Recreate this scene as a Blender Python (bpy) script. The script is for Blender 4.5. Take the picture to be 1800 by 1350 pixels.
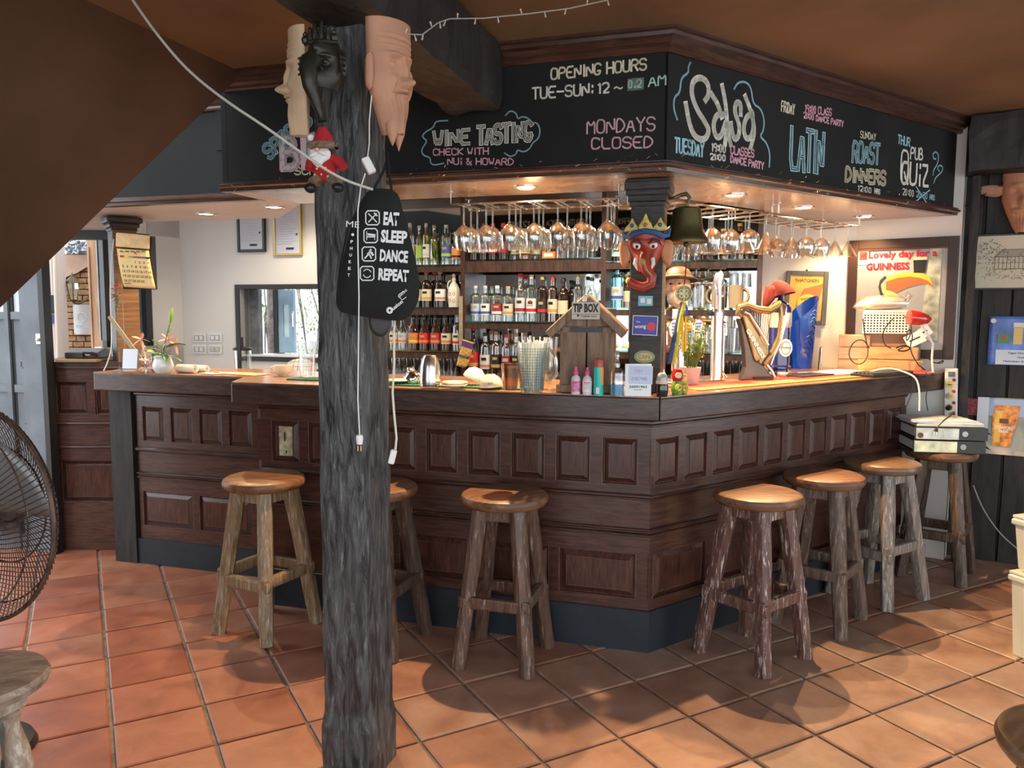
import bpy, math, random
from mathutils import Matrix, Vector, noise
R=math.radians; PI=math.pi
for o in list(bpy.data.objects): bpy.data.objects.remove(o)
S=bpy.context.scene; COL=S.collection
# ---------------- camera, world, exposure ----------------
HC=1.48; F=1382.2; PITCH=.0925793; ROLL=-.0035386
cd=bpy.data.cameras.new('camera'); cam=bpy.data.objects.new('camera',cd); COL.objects.link(cam); S.camera=cam
cd.sensor_fit='HORIZONTAL'; cd.sensor_width=36; cd.lens=F*36/1800; cd.clip_start=.05; cd.clip_end=200
_F=Vector((0,math.cos(PITCH),-math.sin(PITCH))); _X=Vector((1,0,0)); _D=_F.cross(_X)
_R=math.cos(ROLL)*_X+math.sin(ROLL)*_D; _D2=-math.sin(ROLL)*_X+math.cos(ROLL)*_D
m=Matrix((_R,-_D2,-_F)).transposed().to_4x4(); m.translation=(0,0,HC); cam.matrix_world=m
S.view_settings.view_transform='Standard'; S.view_settings.look='None'; S.view_settings.gamma=1
S.view_settings.exposure=0.95; S.view_settings.use_curve_mapping=False
w=bpy.data.worlds.new('sky'); S.world=w; w.use_nodes=True
bg=w.node_tree.nodes['Background']; bg.inputs[0].default_value=(.90,.95,1,1); bg.inputs[1].default_value=1.7
WARM=(1,.62,.30)
def lamp(name,kind,loc,energy,color=WARM,size=.05,rot=(0,0,0),**k):
    l=bpy.data.lights.new(name,kind); l.energy=energy; l.color=color
    if kind=='AREA': l.shape='RECTANGLE'; l.size=k.get('sx',size); l.size_y=k.get('sy',size)
    else: l.shadow_soft_size=size
    if kind=='SPOT': l.spot_size=k.get('angle',2.3); l.spot_blend=k.get('blend',.35)
    o=bpy.data.objects.new(name,l); COL.objects.link(o); o.location=loc; o.rotation_euler=rot; return o
# ---------------- pixel ray tools (photo frame 1800x1350) ----------------
def ray(x,y): return (_R*((x-900)/F)+_D2*((y-675)/F)+_F)
def at(x,y,z=0.): d=ray(x,y); t=(z-HC)/d.z; return Vector((0,0,HC))+d*t
def atY(x,y,Y): d=ray(x,y); return Vector((0,0,HC))+d*(Y/d.y)
def on(x,y,A,d2):
    n=Vector((-d2[1],d2[0],0)); d=ray(x,y); t=n.dot(Vector((A[0],A[1],0)))/n.dot(d); return Vector((0,0,HC))+d*t
def V2(a): return Vector((math.cos(R(a)),math.sin(R(a))))
dL=V2(-17); dR=V2(36); nL=V2(73); nR=V2(126); CC=Vector((.61,3.216)); CB=Vector((.594,3.304))
def LP(s,o,z): p=CC+dL*s+nL*o; return Vector((p.x,p.y,z))
def RP(s,o,z): p=CC+dR*s+nR*o; return Vector((p.x,p.y,z))
FL=Matrix.Translation((CC.x,CC.y,0))@Matrix.Rotation(R(-17),4,'Z')
FR=Matrix.Translation((CC.x,CC.y,0))@Matrix.Rotation(R(36),4,'Z')
BL=Matrix.Translation((CB.x,CB.y,0))@Matrix.Rotation(R(-17),4,'Z')
BR=Matrix.Translation((CB.x,CB.y,0))@Matrix.Rotation(R(36),4,'Z')
def T(x=0,y=0,z=0): return Matrix.Translation((x,y,z))
def RZ(a): return Matrix.Rotation(R(a),4,'Z')
def RX(a): return Matrix.Rotation(R(a),4,'X')
def RY(a): return Matrix.Rotation(R(a),4,'Y')
def SC(x,y=None,z=None):
    y=x if y is None else y; z=x if z is None else z; return Matrix.Diagonal((x,y,z,1))
# ---------------- materials ----------------
MT={}
def _new(name):
    m=bpy.data.materials.new(name); m.use_nodes=True; nt=m.node_tree; return m,nt,nt.nodes['Principled BSDF']
def _co(nt,scale,kind='Object'):
    tc=nt.nodes.new('ShaderNodeTexCoord'); mp=nt.nodes.new('ShaderNodeMapping'); mp.inputs['Scale'].default_value=scale
    nt.links.new(tc.outputs[kind],mp.inputs[0]); return mp
def _noise(nt,mp,scale=5,detail=5,dist=0,rough=.55):
    n=nt.nodes.new('ShaderNodeTexNoise'); n.inputs['Scale'].default_value=scale; n.inputs['Detail'].default_value=detail
    n.inputs['Distortion'].default_value=dist; n.inputs['Roughness'].default_value=rough
    nt.links.new(mp.outputs[0],n.inputs['Vector']); return n
def _ramp(nt,src,stops):
    r=nt.nodes.new('ShaderNodeValToRGB'); e=r.color_ramp.elements
    while len(e)<len(stops): e.new(.5)
    for i,(p,c) in enumerate(stops): e[i].position=p; e[i].color=(*c,1) if len(c)==3 else c
    nt.links.new(src,r.inputs[0]); return r
def _bump(nt,b,src,st,dist=.01):
    u=nt.nodes.new('ShaderNodeBump'); u.inputs['Strength'].default_value=st; u.inputs['Distance'].default_value=dist
    nt.links.new(src,u.inputs['Height']); nt.links.new(u.outputs[0],b.inputs['Normal']); return u
def plain(name,c,rough=.5,metal=0,emit=0,coat=0,spec=.5,var=0,vs=8,bump=0):
    if name in MT: return MT[name]
    m,nt,b=_new(name); b.inputs['Base Color'].default_value=(*c,1); b.inputs['Roughness'].default_value=rough
    b.inputs['Metallic'].default_value=metal; b.inputs['Coat Weight'].default_value=coat; b.inputs['Specular IOR Level'].default_value=spec
    if emit: b.inputs['Emission Color'].default_value=(*c,1); b.inputs['Emission Strength'].default_value=emit
    if var or bump:
        n=_noise(nt,_co(nt,(1,1,1)),vs,6)
        if var:
            r=_ramp(nt,n.outputs[0],[(.3,tuple(x*(1-var) for x in c)),(.7,tuple(min(1,x*(1+var)) for x in c))]); nt.links.new(r.outputs[0],b.inputs['Base Color'])
        if bump: _bump(nt,b,n.outputs[0],bump)
    MT[name]=m; return m
def wood(name,c1,c2,scale=(1,1,1),ns=14,rough=.4,bump=.25,coat=0,wear=None,wl=(.60,.72),rand=0,wns=6,contrast=(.35,.65),bd=.004):
    """grain runs along the axis with the small scale; wear = colour of scuffs"""
    m,nt,b=_new(name); mp=_co(nt,scale)
    if rand:
        oi=nt.nodes.new('ShaderNodeObjectInfo'); ad=nt.nodes.new('ShaderNodeVectorMath'); ad.operation='ADD'
        cb=nt.nodes.new('ShaderNodeCombineXYZ'); mu=nt.nodes.new('ShaderNodeMath'); mu.operation='MULTIPLY'; mu.inputs[1].default_value=37
        nt.links.new(oi.outputs['Random'],mu.inputs[0]); nt.links.new(mu.outputs[0],cb.inputs[0]); nt.links.new(mu.outputs[0],cb.inputs[2])
        nt.links.new(mp.outputs[0],ad.inputs[0]); nt.links.new(cb.outputs[0],ad.inputs[1]); mp=ad
    n=_noise(nt,mp,ns,7,.6); r=_ramp(nt,n.outputs[0],[(contrast[0],c1),(contrast[1],c2)]); out=r.outputs[0]
    if wear:
        n2=_noise(nt,mp,wns,9,.3,.7); k=_ramp(nt,n2.outputs[0],[(wl[0],(0,0,0)),(wl[1],(1,1,1))])
        mx=nt.nodes.new('ShaderNodeMix'); mx.data_type='RGBA'; nt.links.new(k.outputs[0],mx.inputs['Factor'])
        nt.links.new(out,mx.inputs['A']); mx.inputs['B'].default_value=(*wear,1); out=mx.outputs['Result']
    nt.links.new(out,b.inputs['Base Color']); b.inputs['Roughness'].default_value=rough; b.inputs['Coat Weight'].default_value=coat
    b.inputs['Coat Roughness'].default_value=.15
    _bump(nt,b,n.outputs[0],bump,bd); MT[name]=m; return m
def glass(name,tint=(1,1,1),body=.12,edge=.85,rough=.03,tr=None):
    """thin clear glass: see-through face on, shiny at the rim"""
    if name in MT: return MT[name]
    m,nt,b=_new(name); nt.nodes.remove(b); out=nt.nodes['Material Output']
    tp=nt.nodes.new('ShaderNodeBsdfTransparent'); tp.inputs[0].default_value=(*tint,1)
    gl=nt.nodes.new('ShaderNodeBsdfGlossy'); gl.inputs['Roughness'].default_value=rough; gl.inputs[0].default_value=(1,1,1,1)
    lw=nt.nodes.new('ShaderNodeLayerWeight'); lw.inputs[0].default_value=.35
    mr=nt.nodes.new('ShaderNodeMapRange'); mr.inputs['To Min'].default_value=body; mr.inputs['To Max'].default_value=edge
    nt.links.new(lw.outputs['Facing'],mr.inputs['Value'])
    mx=nt.nodes.new('ShaderNodeMixShader'); nt.links.new(mr.outputs[0],mx.inputs[0]); nt.links.new(tp.outputs[0],mx.inputs[1]); nt.links.new(gl.outputs[0],mx.inputs[2])
    nt.links.new(mx.outputs[0],out.inputs[0]); MT[name]=m; return m
# ---------------- mesh builder ----------------
class MB:
    def __init__(s): s.v=[]; s.f=[]; s.sm=False
    def add(s,vs,fs,M=None):
        k=len(s.v)
        for p in vs:
            p=Vector(p); s.v.append(M@p if M else p)
        s.f+= [tuple(i+k for i in f) for f in fs]; return s
    def box(s,c,d,M=None,rot=None):
        x,y,z=d[0]/2,d[1]/2,d[2]/2; L=T(*c)
        if rot is not None: L=L@rot
        if M: L=M@L
        return s.add([(-x,-y,-z),(x,-y,-z),(x,y,-z),(-x,y,-z),(-x,-y,z),(x,-y,z),(x,y,z),(-x,y,z)],[(0,3,2,1),(4,5,6,7),(0,1,5,4),(1,2,6,5),(2,3,7,6),(3,0,4,7)],L)
    def prism(s,poly,z0,z1,M=None):
        n=len(poly); vs=[(p[0],p[1],z0) for p in poly]+[(p[0],p[1],z1) for p in poly]
        a=sum(poly[i][0]*poly[(i+1)%n][1]-poly[(i+1)%n][0]*poly[i][1] for i in range(n))
        b=tuple(range(n)); t=tuple(range(n,2*n)); fs=[(i,(i+1)%n,n+(i+1)%n,n+i) for i in range(n)]
        if a>0: fs=[b[::-1],t]+fs
        else: fs=[b,t[::-1]]+[f[::-1] for f in fs]
        return s.add(vs,fs,M)
    def xprism(s,poly,x0,x1,M=None):   # poly in (y,z), swept along x
        return s.prism(poly,x0,x1,(M or Matrix())@Matrix(((0,0,1,0),(1,0,0,0),(0,1,0,0),(0,0,0,1))))
    def yprism(s,poly,y0,y1,M=None):   # poly in (x,z), swept along y
        return s.prism(poly,-y1,-y0,(M or Matrix())@RX(90))
    def lathe(s,prof,seg=20,M=None,cap=True):
        vs=[];fs=[];n=len(prof)
        for r,z in prof:
            for k in range(seg): a=2*PI*k/seg; vs.append((r*math.cos(a),r*math.sin(a),z))
        for i in range(n-1):
            for k in range(seg): fs.append((i*seg+k,i*seg+(k+1)%seg,(i+1)*seg+(k+1)%seg,(i+1)*seg+k))
        if cap:
            if prof[0][0]>1e-5: fs.append(tuple(range(seg))[::-1])
            if prof[-1][0]>1e-5: fs.append(tuple(range((n-1)*seg,n*seg)))
        s.sm=True; return s.add(vs,fs,M)
    def tube(s,pts,r,seg=6,M=None,caps=True,flat=None):
        pts=[Vector(p) for p in pts]; n=len(pts); rr=r if isinstance(r,(list,tuple)) else [r]*n
        vs=[];fs=[]; up=None
        for i,p in enumerate(pts):
            t=(pts[min(i+1,n-1)]-pts[max(i-1,0)]).normalized()
            if up is None:
                up=t.cross(Vector((0,0,1)) if abs(t.z)<.9 else Vector((1,0,0))).normalized()
            up=(up-t*up.dot(t)).normalized(); sd=t.cross(up)
            for k in range(seg):
                a=2*PI*k/seg; vs.append(p+rr[i]*(up*math.cos(a)+sd*math.sin(a)*(flat or 1)))
        for i in range(n-1):
            for k in range(seg): fs.append((i*seg+k,i*seg+(k+1)%seg,(i+1)*seg+(k+1)%seg,(i+1)*seg+k))
        if caps: fs+=[tuple(range(seg))[::-1],tuple(range((n-1)*seg,n*seg))]
        s.sm=True; return s.add(vs,fs,M)
    def ball(s,c,r,M=None,seg=14,rings=9):
        r=r if isinstance(r,(list,tuple)) else (r,r,r)
        pr=[(max(0,math.sin(PI*i/rings)),-math.cos(PI*i/rings)) for i in range(rings+1)]
        pr[0]=(1e-6,-1);pr[-1]=(1e-6,1)
        return s.lathe(pr,seg,(M or Matrix())@T(*c)@SC(*r),cap=False)
    def ribbon(s,pts,wd,M=None):        # flat stroke in the xz plane facing -y
        pts=[Vector((p[0],0,p[1])) for p in pts]
        for i in range(len(pts)-1):
            a,b=pts[i],pts[i+1]; d=b-a
            if d.length<1e-6: continue
            d.normalize(); q=Vector((-d.z,0,d.x))*wd/2; e=d*wd*.35
            s.add([a-e-q,b+e-q,b+e+q,a-e+q],[(0,1,2,3)],M)
        return s
    def sheet(s,fn,nu,nv,M=None,closed=False):
        vs=[fn(i/nu,j/nv) for j in range(nv+1) for i in range(nu+1)]
        fs=[(j*(nu+1)+i,j*(nu+1)+i+1,(j+1)*(nu+1)+i+1,(j+1)*(nu+1)+i) for j in range(nv) for i in range(nu)]
        s.sm=True; return s.add(vs,fs,M)
    def mesh(s,name,mat,smooth=None):
        me=bpy.data.meshes.new(name); me.from_pydata([tuple(p) for p in s.v],[],s.f)
        if mat: me.materials.append(mat)
        if s.sm if smooth is None else smooth:
            me.polygons.foreach_set('use_smooth',[True]*len(me.polygons)); 
            try: me.set_sharp_from_angle(angle=R(38))
            except Exception: pass
        me.update(); return me
def wm(o):
    m=o.matrix_basis.copy()
    while o.parent: o=o.parent; m=o.matrix_basis@m
    return m
def part(name,mb,mat,parent,label=None,world=False,smooth=None,bevel=0,M=None,solid=0,sub=0):
    if world is True:
        inv=wm(parent).inverted(); mb.v=[inv@p for p in mb.v]
    me=mb if isinstance(mb,bpy.types.Mesh) else mb.mesh(name,mat,smooth)
    o=bpy.data.objects.new(name,me); COL.objects.link(o); o.parent=parent
    if M is not None: o.matrix_basis=wm(parent).inverted()@M if world!=2 else M
    mods(o,bevel,solid,sub)
    if label: o['label']=label
    return o
def mods(o,bevel=0,solid=0,sub=0):
    if solid: m=o.modifiers.new('s','SOLIDIFY'); m.thickness=solid; m.offset=0
    if bevel: m=o.modifiers.new('b','BEVEL'); m.width=bevel; m.segments=2; m.limit_method='ANGLE'; m.angle_limit=R(50)
    if sub: m=o.modifiers.new('u','SUBSURF'); m.levels=sub; m.render_levels=sub
def inst(name,me,parent,Mw,label=None):
    o=bpy.data.objects.new(name,me); COL.objects.link(o); o.parent=parent; o.matrix_basis=wm(parent).inverted()@Mw
    if label: o['label']=label
    return o
def thing(name,label,cat,loc=(0,0,0),rz=0,group=None,M=None):
    o=bpy.data.objects.new(name,None); COL.objects.link(o); o.empty_display_size=.05
    if M is not None: o.matrix_basis=M
    else: o.location=loc; o.rotation_euler=(0,0,R(rz))
    o['label']=label; o['category']=cat
    if group: o['group']=group
    return o
def solo(name,mb,mat,label,cat,M=None,group=None,smooth=None,bevel=0,solid=0,sub=0,local=False):
    """one-mesh thing; mb is in local coordinates of M"""
    o=bpy.data.objects.new(name,mb.mesh(name,mat,smooth)); COL.objects.link(o)
    if M is not None: o.matrix_basis=M
    o['label']=label; o['category']=cat
    if group: o['group']=group
    mods(o,bevel,solid,sub); return o
def struct(name,mb,mat,parent=None,bevel=0,smooth=None):
    o=bpy.data.objects.new(name,mb.mesh(name,mat,smooth)); COL.objects.link(o)
    if parent: o.parent=parent
    else: o['kind']='structure'
    mods(o,bevel); return o
def dup(root,M,label=None,group=None):
    r=root.copy(); COL.objects.link(r); r.matrix_basis=M
    if label: r['label']=label
    if group: r['group']=group
    for ch in root.children:
        c=ch.copy(); COL.objects.link(c); c.parent=r
        for g in ch.children: d=g.copy(); COL.objects.link(d); d.parent=c
    return r
# ---------------- lettering ----------------
G={'A':'00 26 40/12 32','B':'00 06 26 35 34 23 03/23 33 42 41 30 00','C':'45 36 16 05 01 10 30 41','D':'00 06 26 44 42 20 00','E':'46 06 00 40/03 33','F':'46 06 00/03 33','G':'45 36 16 05 01 10 30 42 22','H':'00 06/40 46/03 43','I':'20 26','J':'36 31 20 10 01','K':'00 06/46 03 40','L':'06 00 40','M':'00 06 23 46 40','N':'00 06 40 46','O':'16 05 01 10 30 41 45 36 16','P':'00 06 36 45 44 33 03','Q':'16 05 01 10 30 41 45 36 16/22 40','R':'00 06 36 45 44 33 03/23 40','S':'45 36 16 05 04 13 33 42 41 30 10 01','T':'06 46/26 20','U':'06 01 10 30 41 46','V':'06 20 46','W':'06 10 23 30 46','X':'06 40/46 00','Y':'06 23 46/23 20','Z':'06 46 00 40','0':'16 05 01 10 20 31 35 26 16','1':'15 26 20','2':'05 16 36 45 43 00 40','3':'06 46 23 33 42 41 30 10 01','4':'40 46 02 42','5':'46 06 04 34 43 41 30 00','6':'46 16 03 01 10 30 41 42 33 03','7':'06 46 10','8':'13 04 05 16 36 45 44 33 13 02 01 10 30 41 42 33','9':'43 13 04 05 16 36 45 43 30','-':'03 43',':':'21 22/24 25','~':'03 14 32 43','&':'40 05 16 25 02 01 10 20 43','?':'04 16 36 45 44 23 22/20 21','i':'20 23/25 26','.':'20 21','!':'22 26/20 21','/':'00 46'}
rn=random.Random(5)
def strokes(txt,h,wf=.62,sp=.3,jit=.05):
    out=[];x=0;u=h/6
    for ch in txt:
        if ch==' ': x+=h*wf*.7; continue
        g=G.get(ch,G['O']); wd=h*wf/4
        if ch in 'Ii1:.!': x-=wd
        for st in g.split('/'):
            out.append([(x+int(p[0])*wd+rn.uniform(-jit,jit)*u,int(p[1])*u+rn.uniform(-jit,jit)*u*2) for p in st.split()])
        x+=4*wd-(wd*1.6 if ch in 'Ii1:.!' else 0)+h*wf*sp
    return out,x
def smooth_line(p,n=3):
    for _ in range(n-1):
        if len(p)<3: break
        q=[p[0]]
        for i in range(len(p)-1):
            a,b=Vector(p[i]),Vector(p[i+1]); q+= [tuple(a*.75+b*.25),tuple(a*.25+b*.75)]
        q.append(p[-1]); p=q
    return p
def chalk(parent,txt,x,z,h,width,mat,M,th=.006,outline=None,rot=0,name='chalk_lettering',skew=0,wave=0,y=-.0015):
    """hand lettering on the plane of M (x right, z up, facing -y); width = total run"""
    st,wd=strokes(txt,h); k=width/max(wd,1e-6); mb=MB(); A=M@T(x,y,z)@RY(-rot)
    pts=[smooth_line([(p[0]*k,p[1]+skew*p[0]*k) for p in s],2) for s in st]
    for s in pts: mb.ribbon(s,th,A)
    o=part(name,mb,mat,parent,world=True)
    if outline:
        mb=MB(); A=M@T(x,y-.0012,z)@RY(-rot)
        for s in pts: mb.ribbon(s,th*.45,A)
        part(name,mb,outline,parent,world=True)
    return o
def curve_stroke(parent,pts,th,mat,M,n=4,name='chalk_line',y=-.0015):
    mb=MB(); mb.ribbon(smooth_line(pts,n),th,M@T(0,y,0)); return part(name,mb,mat,parent,world=True)
def printed(parent,txt,x,z,h,mat,M,bold=0,width=None,y=-.0015,name='lettering',rot=0,center=False,label=None):
    c=bpy.data.curves.new('txt','FONT'); c.body=txt; c.size=1; c.offset=bold; c.resolution_u=2
    o=bpy.data.objects.new('txt',c); COL.objects.link(o); dg=bpy.context.evaluated_depsgraph_get(); dg.update()
    me=bpy.data.meshes.new_from_object(o.evaluated_get(dg)); bpy.data.objects.remove(o)
    xs=[v.co.x for v in me.vertices] or [0]; ys=[v.co.y for v in me.vertices] or [0]
    k=h/.72; wd=(max(xs)-min(xs))*k; kx=k*(width/wd if width else 1); wd=(max(xs)-min(xs))*kx
    A=wm(parent).inverted()@M@T(x-(wd/2 if center else 0),y,z)@RY(-rot)@RX(90)@SC(kx,k,1)@T(-min(xs),0,0)
    me.transform(A); me.materials.clear(); me.materials.append(mat)
    p=bpy.data.objects.new(name,me); COL.objects.link(p); p.parent=parent
    if label: p['label']=label
    return p
# ---------------- shared materials ----------------
M_bar=wood('bar_wood',(.035,.012,.008),(.085,.030,.018),(2.2,2.2,14),5,.34,.15,.25,wear=(.16,.10,.075),wl=(.70,.86),wns=4)
M_barh=wood('bar_rail_wood',(.038,.016,.011),(.095,.040,.026),(2.2,2.2,22),4,.32,.15,.3,wear=(.17,.11,.085),wl=(.68,.84),wns=5)
M_panel=wood('panel_wood',(.034,.012,.008),(.088,.032,.020),(20,20,2.5),4,.30,.12,.3,wear=(.2,.13,.1),wl=(.76,.9))
M_top=wood('worktop_wood',(.20,.085,.030),(.36,.17,.065),(2,8,4),4,.28,.10,.35,wear=(.10,.04,.018),wl=(.62,.75))
M_edge=wood('worktop_edge_wood',(.028,.013,.010),(.075,.038,.027),(2,2,12),5,.38,.3,.2,wear=(.17,.13,.09),wl=(.64,.80))
M_kick=plain('kick_paint',(.012,.019,.027),.5,var=.35,vs=7,bump=.1)
M_black=wood('black_timber',(.008,.007,.007),(.026,.023,.021),(7,7,1.2),4,.62,.55,.0,wear=(.10,.095,.085),wl=(.68,.86),wns=9,rand=1)
M_post=wood('post_timber',(.016,.016,.017),(.095,.098,.098),(9,9,1.9),5,.40,1.0,.15,wear=(.26,.265,.26),wl=(.56,.74),wns=7,bd=.012)
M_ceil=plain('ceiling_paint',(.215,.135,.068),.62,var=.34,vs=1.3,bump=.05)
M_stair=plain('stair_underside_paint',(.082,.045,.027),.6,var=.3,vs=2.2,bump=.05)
M_soff=wood('soffit_wood',(.26,.16,.10),(.42,.28,.18),(1.2,1.2,9),3,.25,.05,.3)
M_soffw=plain('soffit_white',(.62,.57,.52),.4,var=.1,vs=3)
M_wall=plain('white_plaster',(.74,.72,.68),.75,var=.035,vs=2,bump=.06)
M_board=plain('blackboard',(.012,.013,.0125),.75,spec=.3,var=.35,vs=2.5)
M_trim=wood('dark_trim',(.034,.014,.009),(.085,.036,.024),(2,2,16),4,.30,.12,.35,wear=(.22,.16,.12),wl=(.64,.80),wns=5)
M_grout=plain('grout',(.21,.18,.15),.9,var=.4,vs=20,bump=.3)
M_steel=plain('steel',(.72,.71,.69),.22,1)
M_chrome=plain('chrome',(.9,.9,.9),.07,1)
M_brass=plain('brass',(.62,.42,.16),.28,1)
M_white=plain('white',(.8,.8,.78),.5)
M_blk=plain('black_plastic',(.012,.012,.013),.4)
M_glass=glass('clear_glass',(.97,.98,.97),.10,.80,.04)
M_shelfglass=glass('green_edge_glass',(.72,.93,.82),.10,.6,.03)
M_ch=plain('chalk_white',(.80,.79,.70),.9); M_chb=plain('chalk_blue',(.36,.62,.70),.9); M_chp=plain('chalk_pink',(.78,.42,.52),.9)
M_chy=plain('chalk_cream',(.80,.75,.55),.9); M_chg=plain('chalk_mint',(.42,.68,.56),.9)
M_terra=None
def tilemat():
    m,nt,b=_new('terracotta'); mp=_co(nt,(1,1,1)); oi=nt.nodes.new('ShaderNodeObjectInfo')
    ad=nt.nodes.new('ShaderNodeVectorMath'); mu=nt.nodes.new('ShaderNodeVectorMath'); mu.operation='SCALE'; mu.inputs['Scale'].default_value=50
    cb=nt.nodes.new('ShaderNodeCombineXYZ'); nt.links.new(oi.outputs['Random'],cb.inputs[0]); nt.links.new(oi.outputs['Random'],cb.inputs[1]); nt.links.new(cb.outputs[0],mu.inputs[0])
    nt.links.new(mp.outputs[0],ad.inputs[0]); nt.links.new(mu.outputs[0],ad.inputs[1])
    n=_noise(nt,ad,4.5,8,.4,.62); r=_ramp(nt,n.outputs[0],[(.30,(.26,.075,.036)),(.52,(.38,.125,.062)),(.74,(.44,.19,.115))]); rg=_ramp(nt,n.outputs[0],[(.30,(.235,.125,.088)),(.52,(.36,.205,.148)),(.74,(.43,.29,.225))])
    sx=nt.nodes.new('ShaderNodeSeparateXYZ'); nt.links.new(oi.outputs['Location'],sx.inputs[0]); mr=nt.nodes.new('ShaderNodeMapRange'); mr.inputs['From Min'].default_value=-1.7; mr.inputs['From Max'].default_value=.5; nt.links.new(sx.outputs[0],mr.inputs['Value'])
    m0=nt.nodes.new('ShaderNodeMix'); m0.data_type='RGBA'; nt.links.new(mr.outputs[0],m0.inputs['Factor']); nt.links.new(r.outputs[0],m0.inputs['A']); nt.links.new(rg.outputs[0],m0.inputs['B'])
    r2=_ramp(nt,oi.outputs['Random'],[(0,(.74,.66,.62)),(.45,(1,1,1)),(1,(.92,1.08,1.14))])
    mx=nt.nodes.new('ShaderNodeMix'); mx.data_type='RGBA'; mx.blend_type='MULTIPLY'; mx.inputs['Factor'].default_value=1
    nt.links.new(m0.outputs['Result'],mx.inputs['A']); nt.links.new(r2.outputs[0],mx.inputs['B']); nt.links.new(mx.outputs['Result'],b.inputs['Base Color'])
    n3=_noise(nt,ad,70,3); rr=nt.nodes.new('ShaderNodeMapRange'); rr.inputs['To Min'].default_value=.34; rr.inputs['To Max'].default_value=.62; nt.links.new(n.outputs[0],rr.inputs['Value']); nt.links.new(rr.outputs[0],b.inputs['Roughness'])
    _bump(nt,b,n3.outputs[0],.12,.002); return m
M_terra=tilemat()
def corner(o): return Vector((CC.x-.184*o,CC.y+1.102*o))
def band(prof,sL,sR,mb=None,only=None):
    """sweep a closed (o,z) profile along both bar faces with a mitred corner"""
    mb=mb or MB(); n=len(prof); st=[]
    if only!='R': st.append([LP(sL,o,z) for o,z in prof])
    st.append([Vector((*corner(o),z)) for o,z in prof])
    if only!='L': st.append([RP(sR,o,z) for o,z in prof])
    vs=[p for r in st for p in r]; fs=[]
    for k in range(len(st)-1):
        for i in range(n): fs.append((k*n+i,(k+1)*n+i,(k+1)*n+(i+1)%n,k*n+(i+1)%n))
    fs+= [tuple(range(n)),tuple(range((len(st)-1)*n,len(st)*n))[::-1]]
    return mb.add(vs,fs)
def lband(prof,s0,s1,mb=None,fn=LP):
    mb=mb or MB(); n=len(prof); vs=[fn(s0,o,z) for o,z in prof]+[fn(s1,o,z) for o,z in prof]
    fs=[(i,n+i,n+(i+1)%n,(i+1)%n) for i in range(n)]+[tuple(range(n)),tuple(range(n,2*n))[::-1]]
    return mb.add(vs,fs)
# ---------------- floor ----------------
fl=MB().box((0,3.2,-.035),(16,15,.05)); floor=struct('floor',fl,M_grout)
TH=R(28.720324); TS=.3105695; TX,TY=.9246928,2.9173893
def tile_mesh(w,h,seed):
    r=random.Random(seed); a,b=w/2,h/2; e=.006; c=[(-a,-b),(a,-b),(a,b),(-a,b)]
    c=[(x+r.uniform(-.0015,.0015),y+r.uniform(-.0015,.0015)) for x,y in c]; k=1-e/a
    vs=[(x,y,-.012) for x,y in c]+[(x,y,-.004) for x,y in c]+[(x*k,y*k,0) for x,y in c]
    fs=[(8,9,10,11)]
    for i in range(4): j=(i+1)%4; fs+=[(i,j,4+j,4+i),(4+i,4+j,8+j,8+i)]
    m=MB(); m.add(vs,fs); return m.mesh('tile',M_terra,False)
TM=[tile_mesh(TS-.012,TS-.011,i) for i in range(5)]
ci=cam.matrix_world.inverted(); cand=[]
fx=Vector((math.cos(TH),math.sin(TH))); fy=Vector((math.sin(TH),-math.cos(TH)))
def inbar(p):
    v=p-CC; o1=v.dot(nL); o2=v.dot(nR)
    return o1>.45 and o2>.45 and v.dot(dL)>-3.3
for a in range(-22,22):
    for b in range(-26,10):
        p=Vector((TX,TY))+fx*(a+.5)*TS+fy*(b+.5)*TS
        if p.y<.3 or p.y>8.2 or inbar(p): continue
        q=ci@Vector((p.x,p.y,0)); u=F*q.x/-q.z+900; v=675-F*q.y/-q.z
        vis=-60<u<1860 and v<1440 and q.z<0 and p.y>1.2
        if vis or (q.z<0 and -1500<u<2600): cand.append((p.length+(0 if vis else 100),a,b,p))
cand.sort(key=lambda c:c[0]); rn2=random.Random(3); rest=MB()
for i,(d,a,b,p) in enumerate(cand):
    M=Matrix.Translation((p.x+rn2.uniform(-.001,.001),p.y,rn2.uniform(-.0012,.0004)))@Matrix.Rotation(TH+rn2.uniform(-.004,.004),4,'Z')@RX(rn2.uniform(-.12,.12))
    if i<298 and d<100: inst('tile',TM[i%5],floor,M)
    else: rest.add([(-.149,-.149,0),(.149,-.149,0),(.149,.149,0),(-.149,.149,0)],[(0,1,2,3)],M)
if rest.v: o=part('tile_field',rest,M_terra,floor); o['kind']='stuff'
# ---------------- ceiling, stair soffit ----------------
ZC=2.58
P1=at(428,128,ZC); P2=atY(0,542,3.35); FD=at(150,0,ZC)-P1
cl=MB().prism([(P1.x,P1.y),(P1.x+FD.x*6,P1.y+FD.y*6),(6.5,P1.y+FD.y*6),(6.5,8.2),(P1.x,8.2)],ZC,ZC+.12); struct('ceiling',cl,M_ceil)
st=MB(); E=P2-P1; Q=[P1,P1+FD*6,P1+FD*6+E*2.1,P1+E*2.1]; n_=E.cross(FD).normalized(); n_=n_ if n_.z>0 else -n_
st.add([p+n_*.001 for p in Q]+[p+n_*.10 for p in Q],[(0,1,2,3),(4,5,6,7)[::-1],(0,1,5,4),(1,2,6,5),(2,3,7,6),(3,0,4,7)]); struct('ceiling',st,M_stair)
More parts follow.
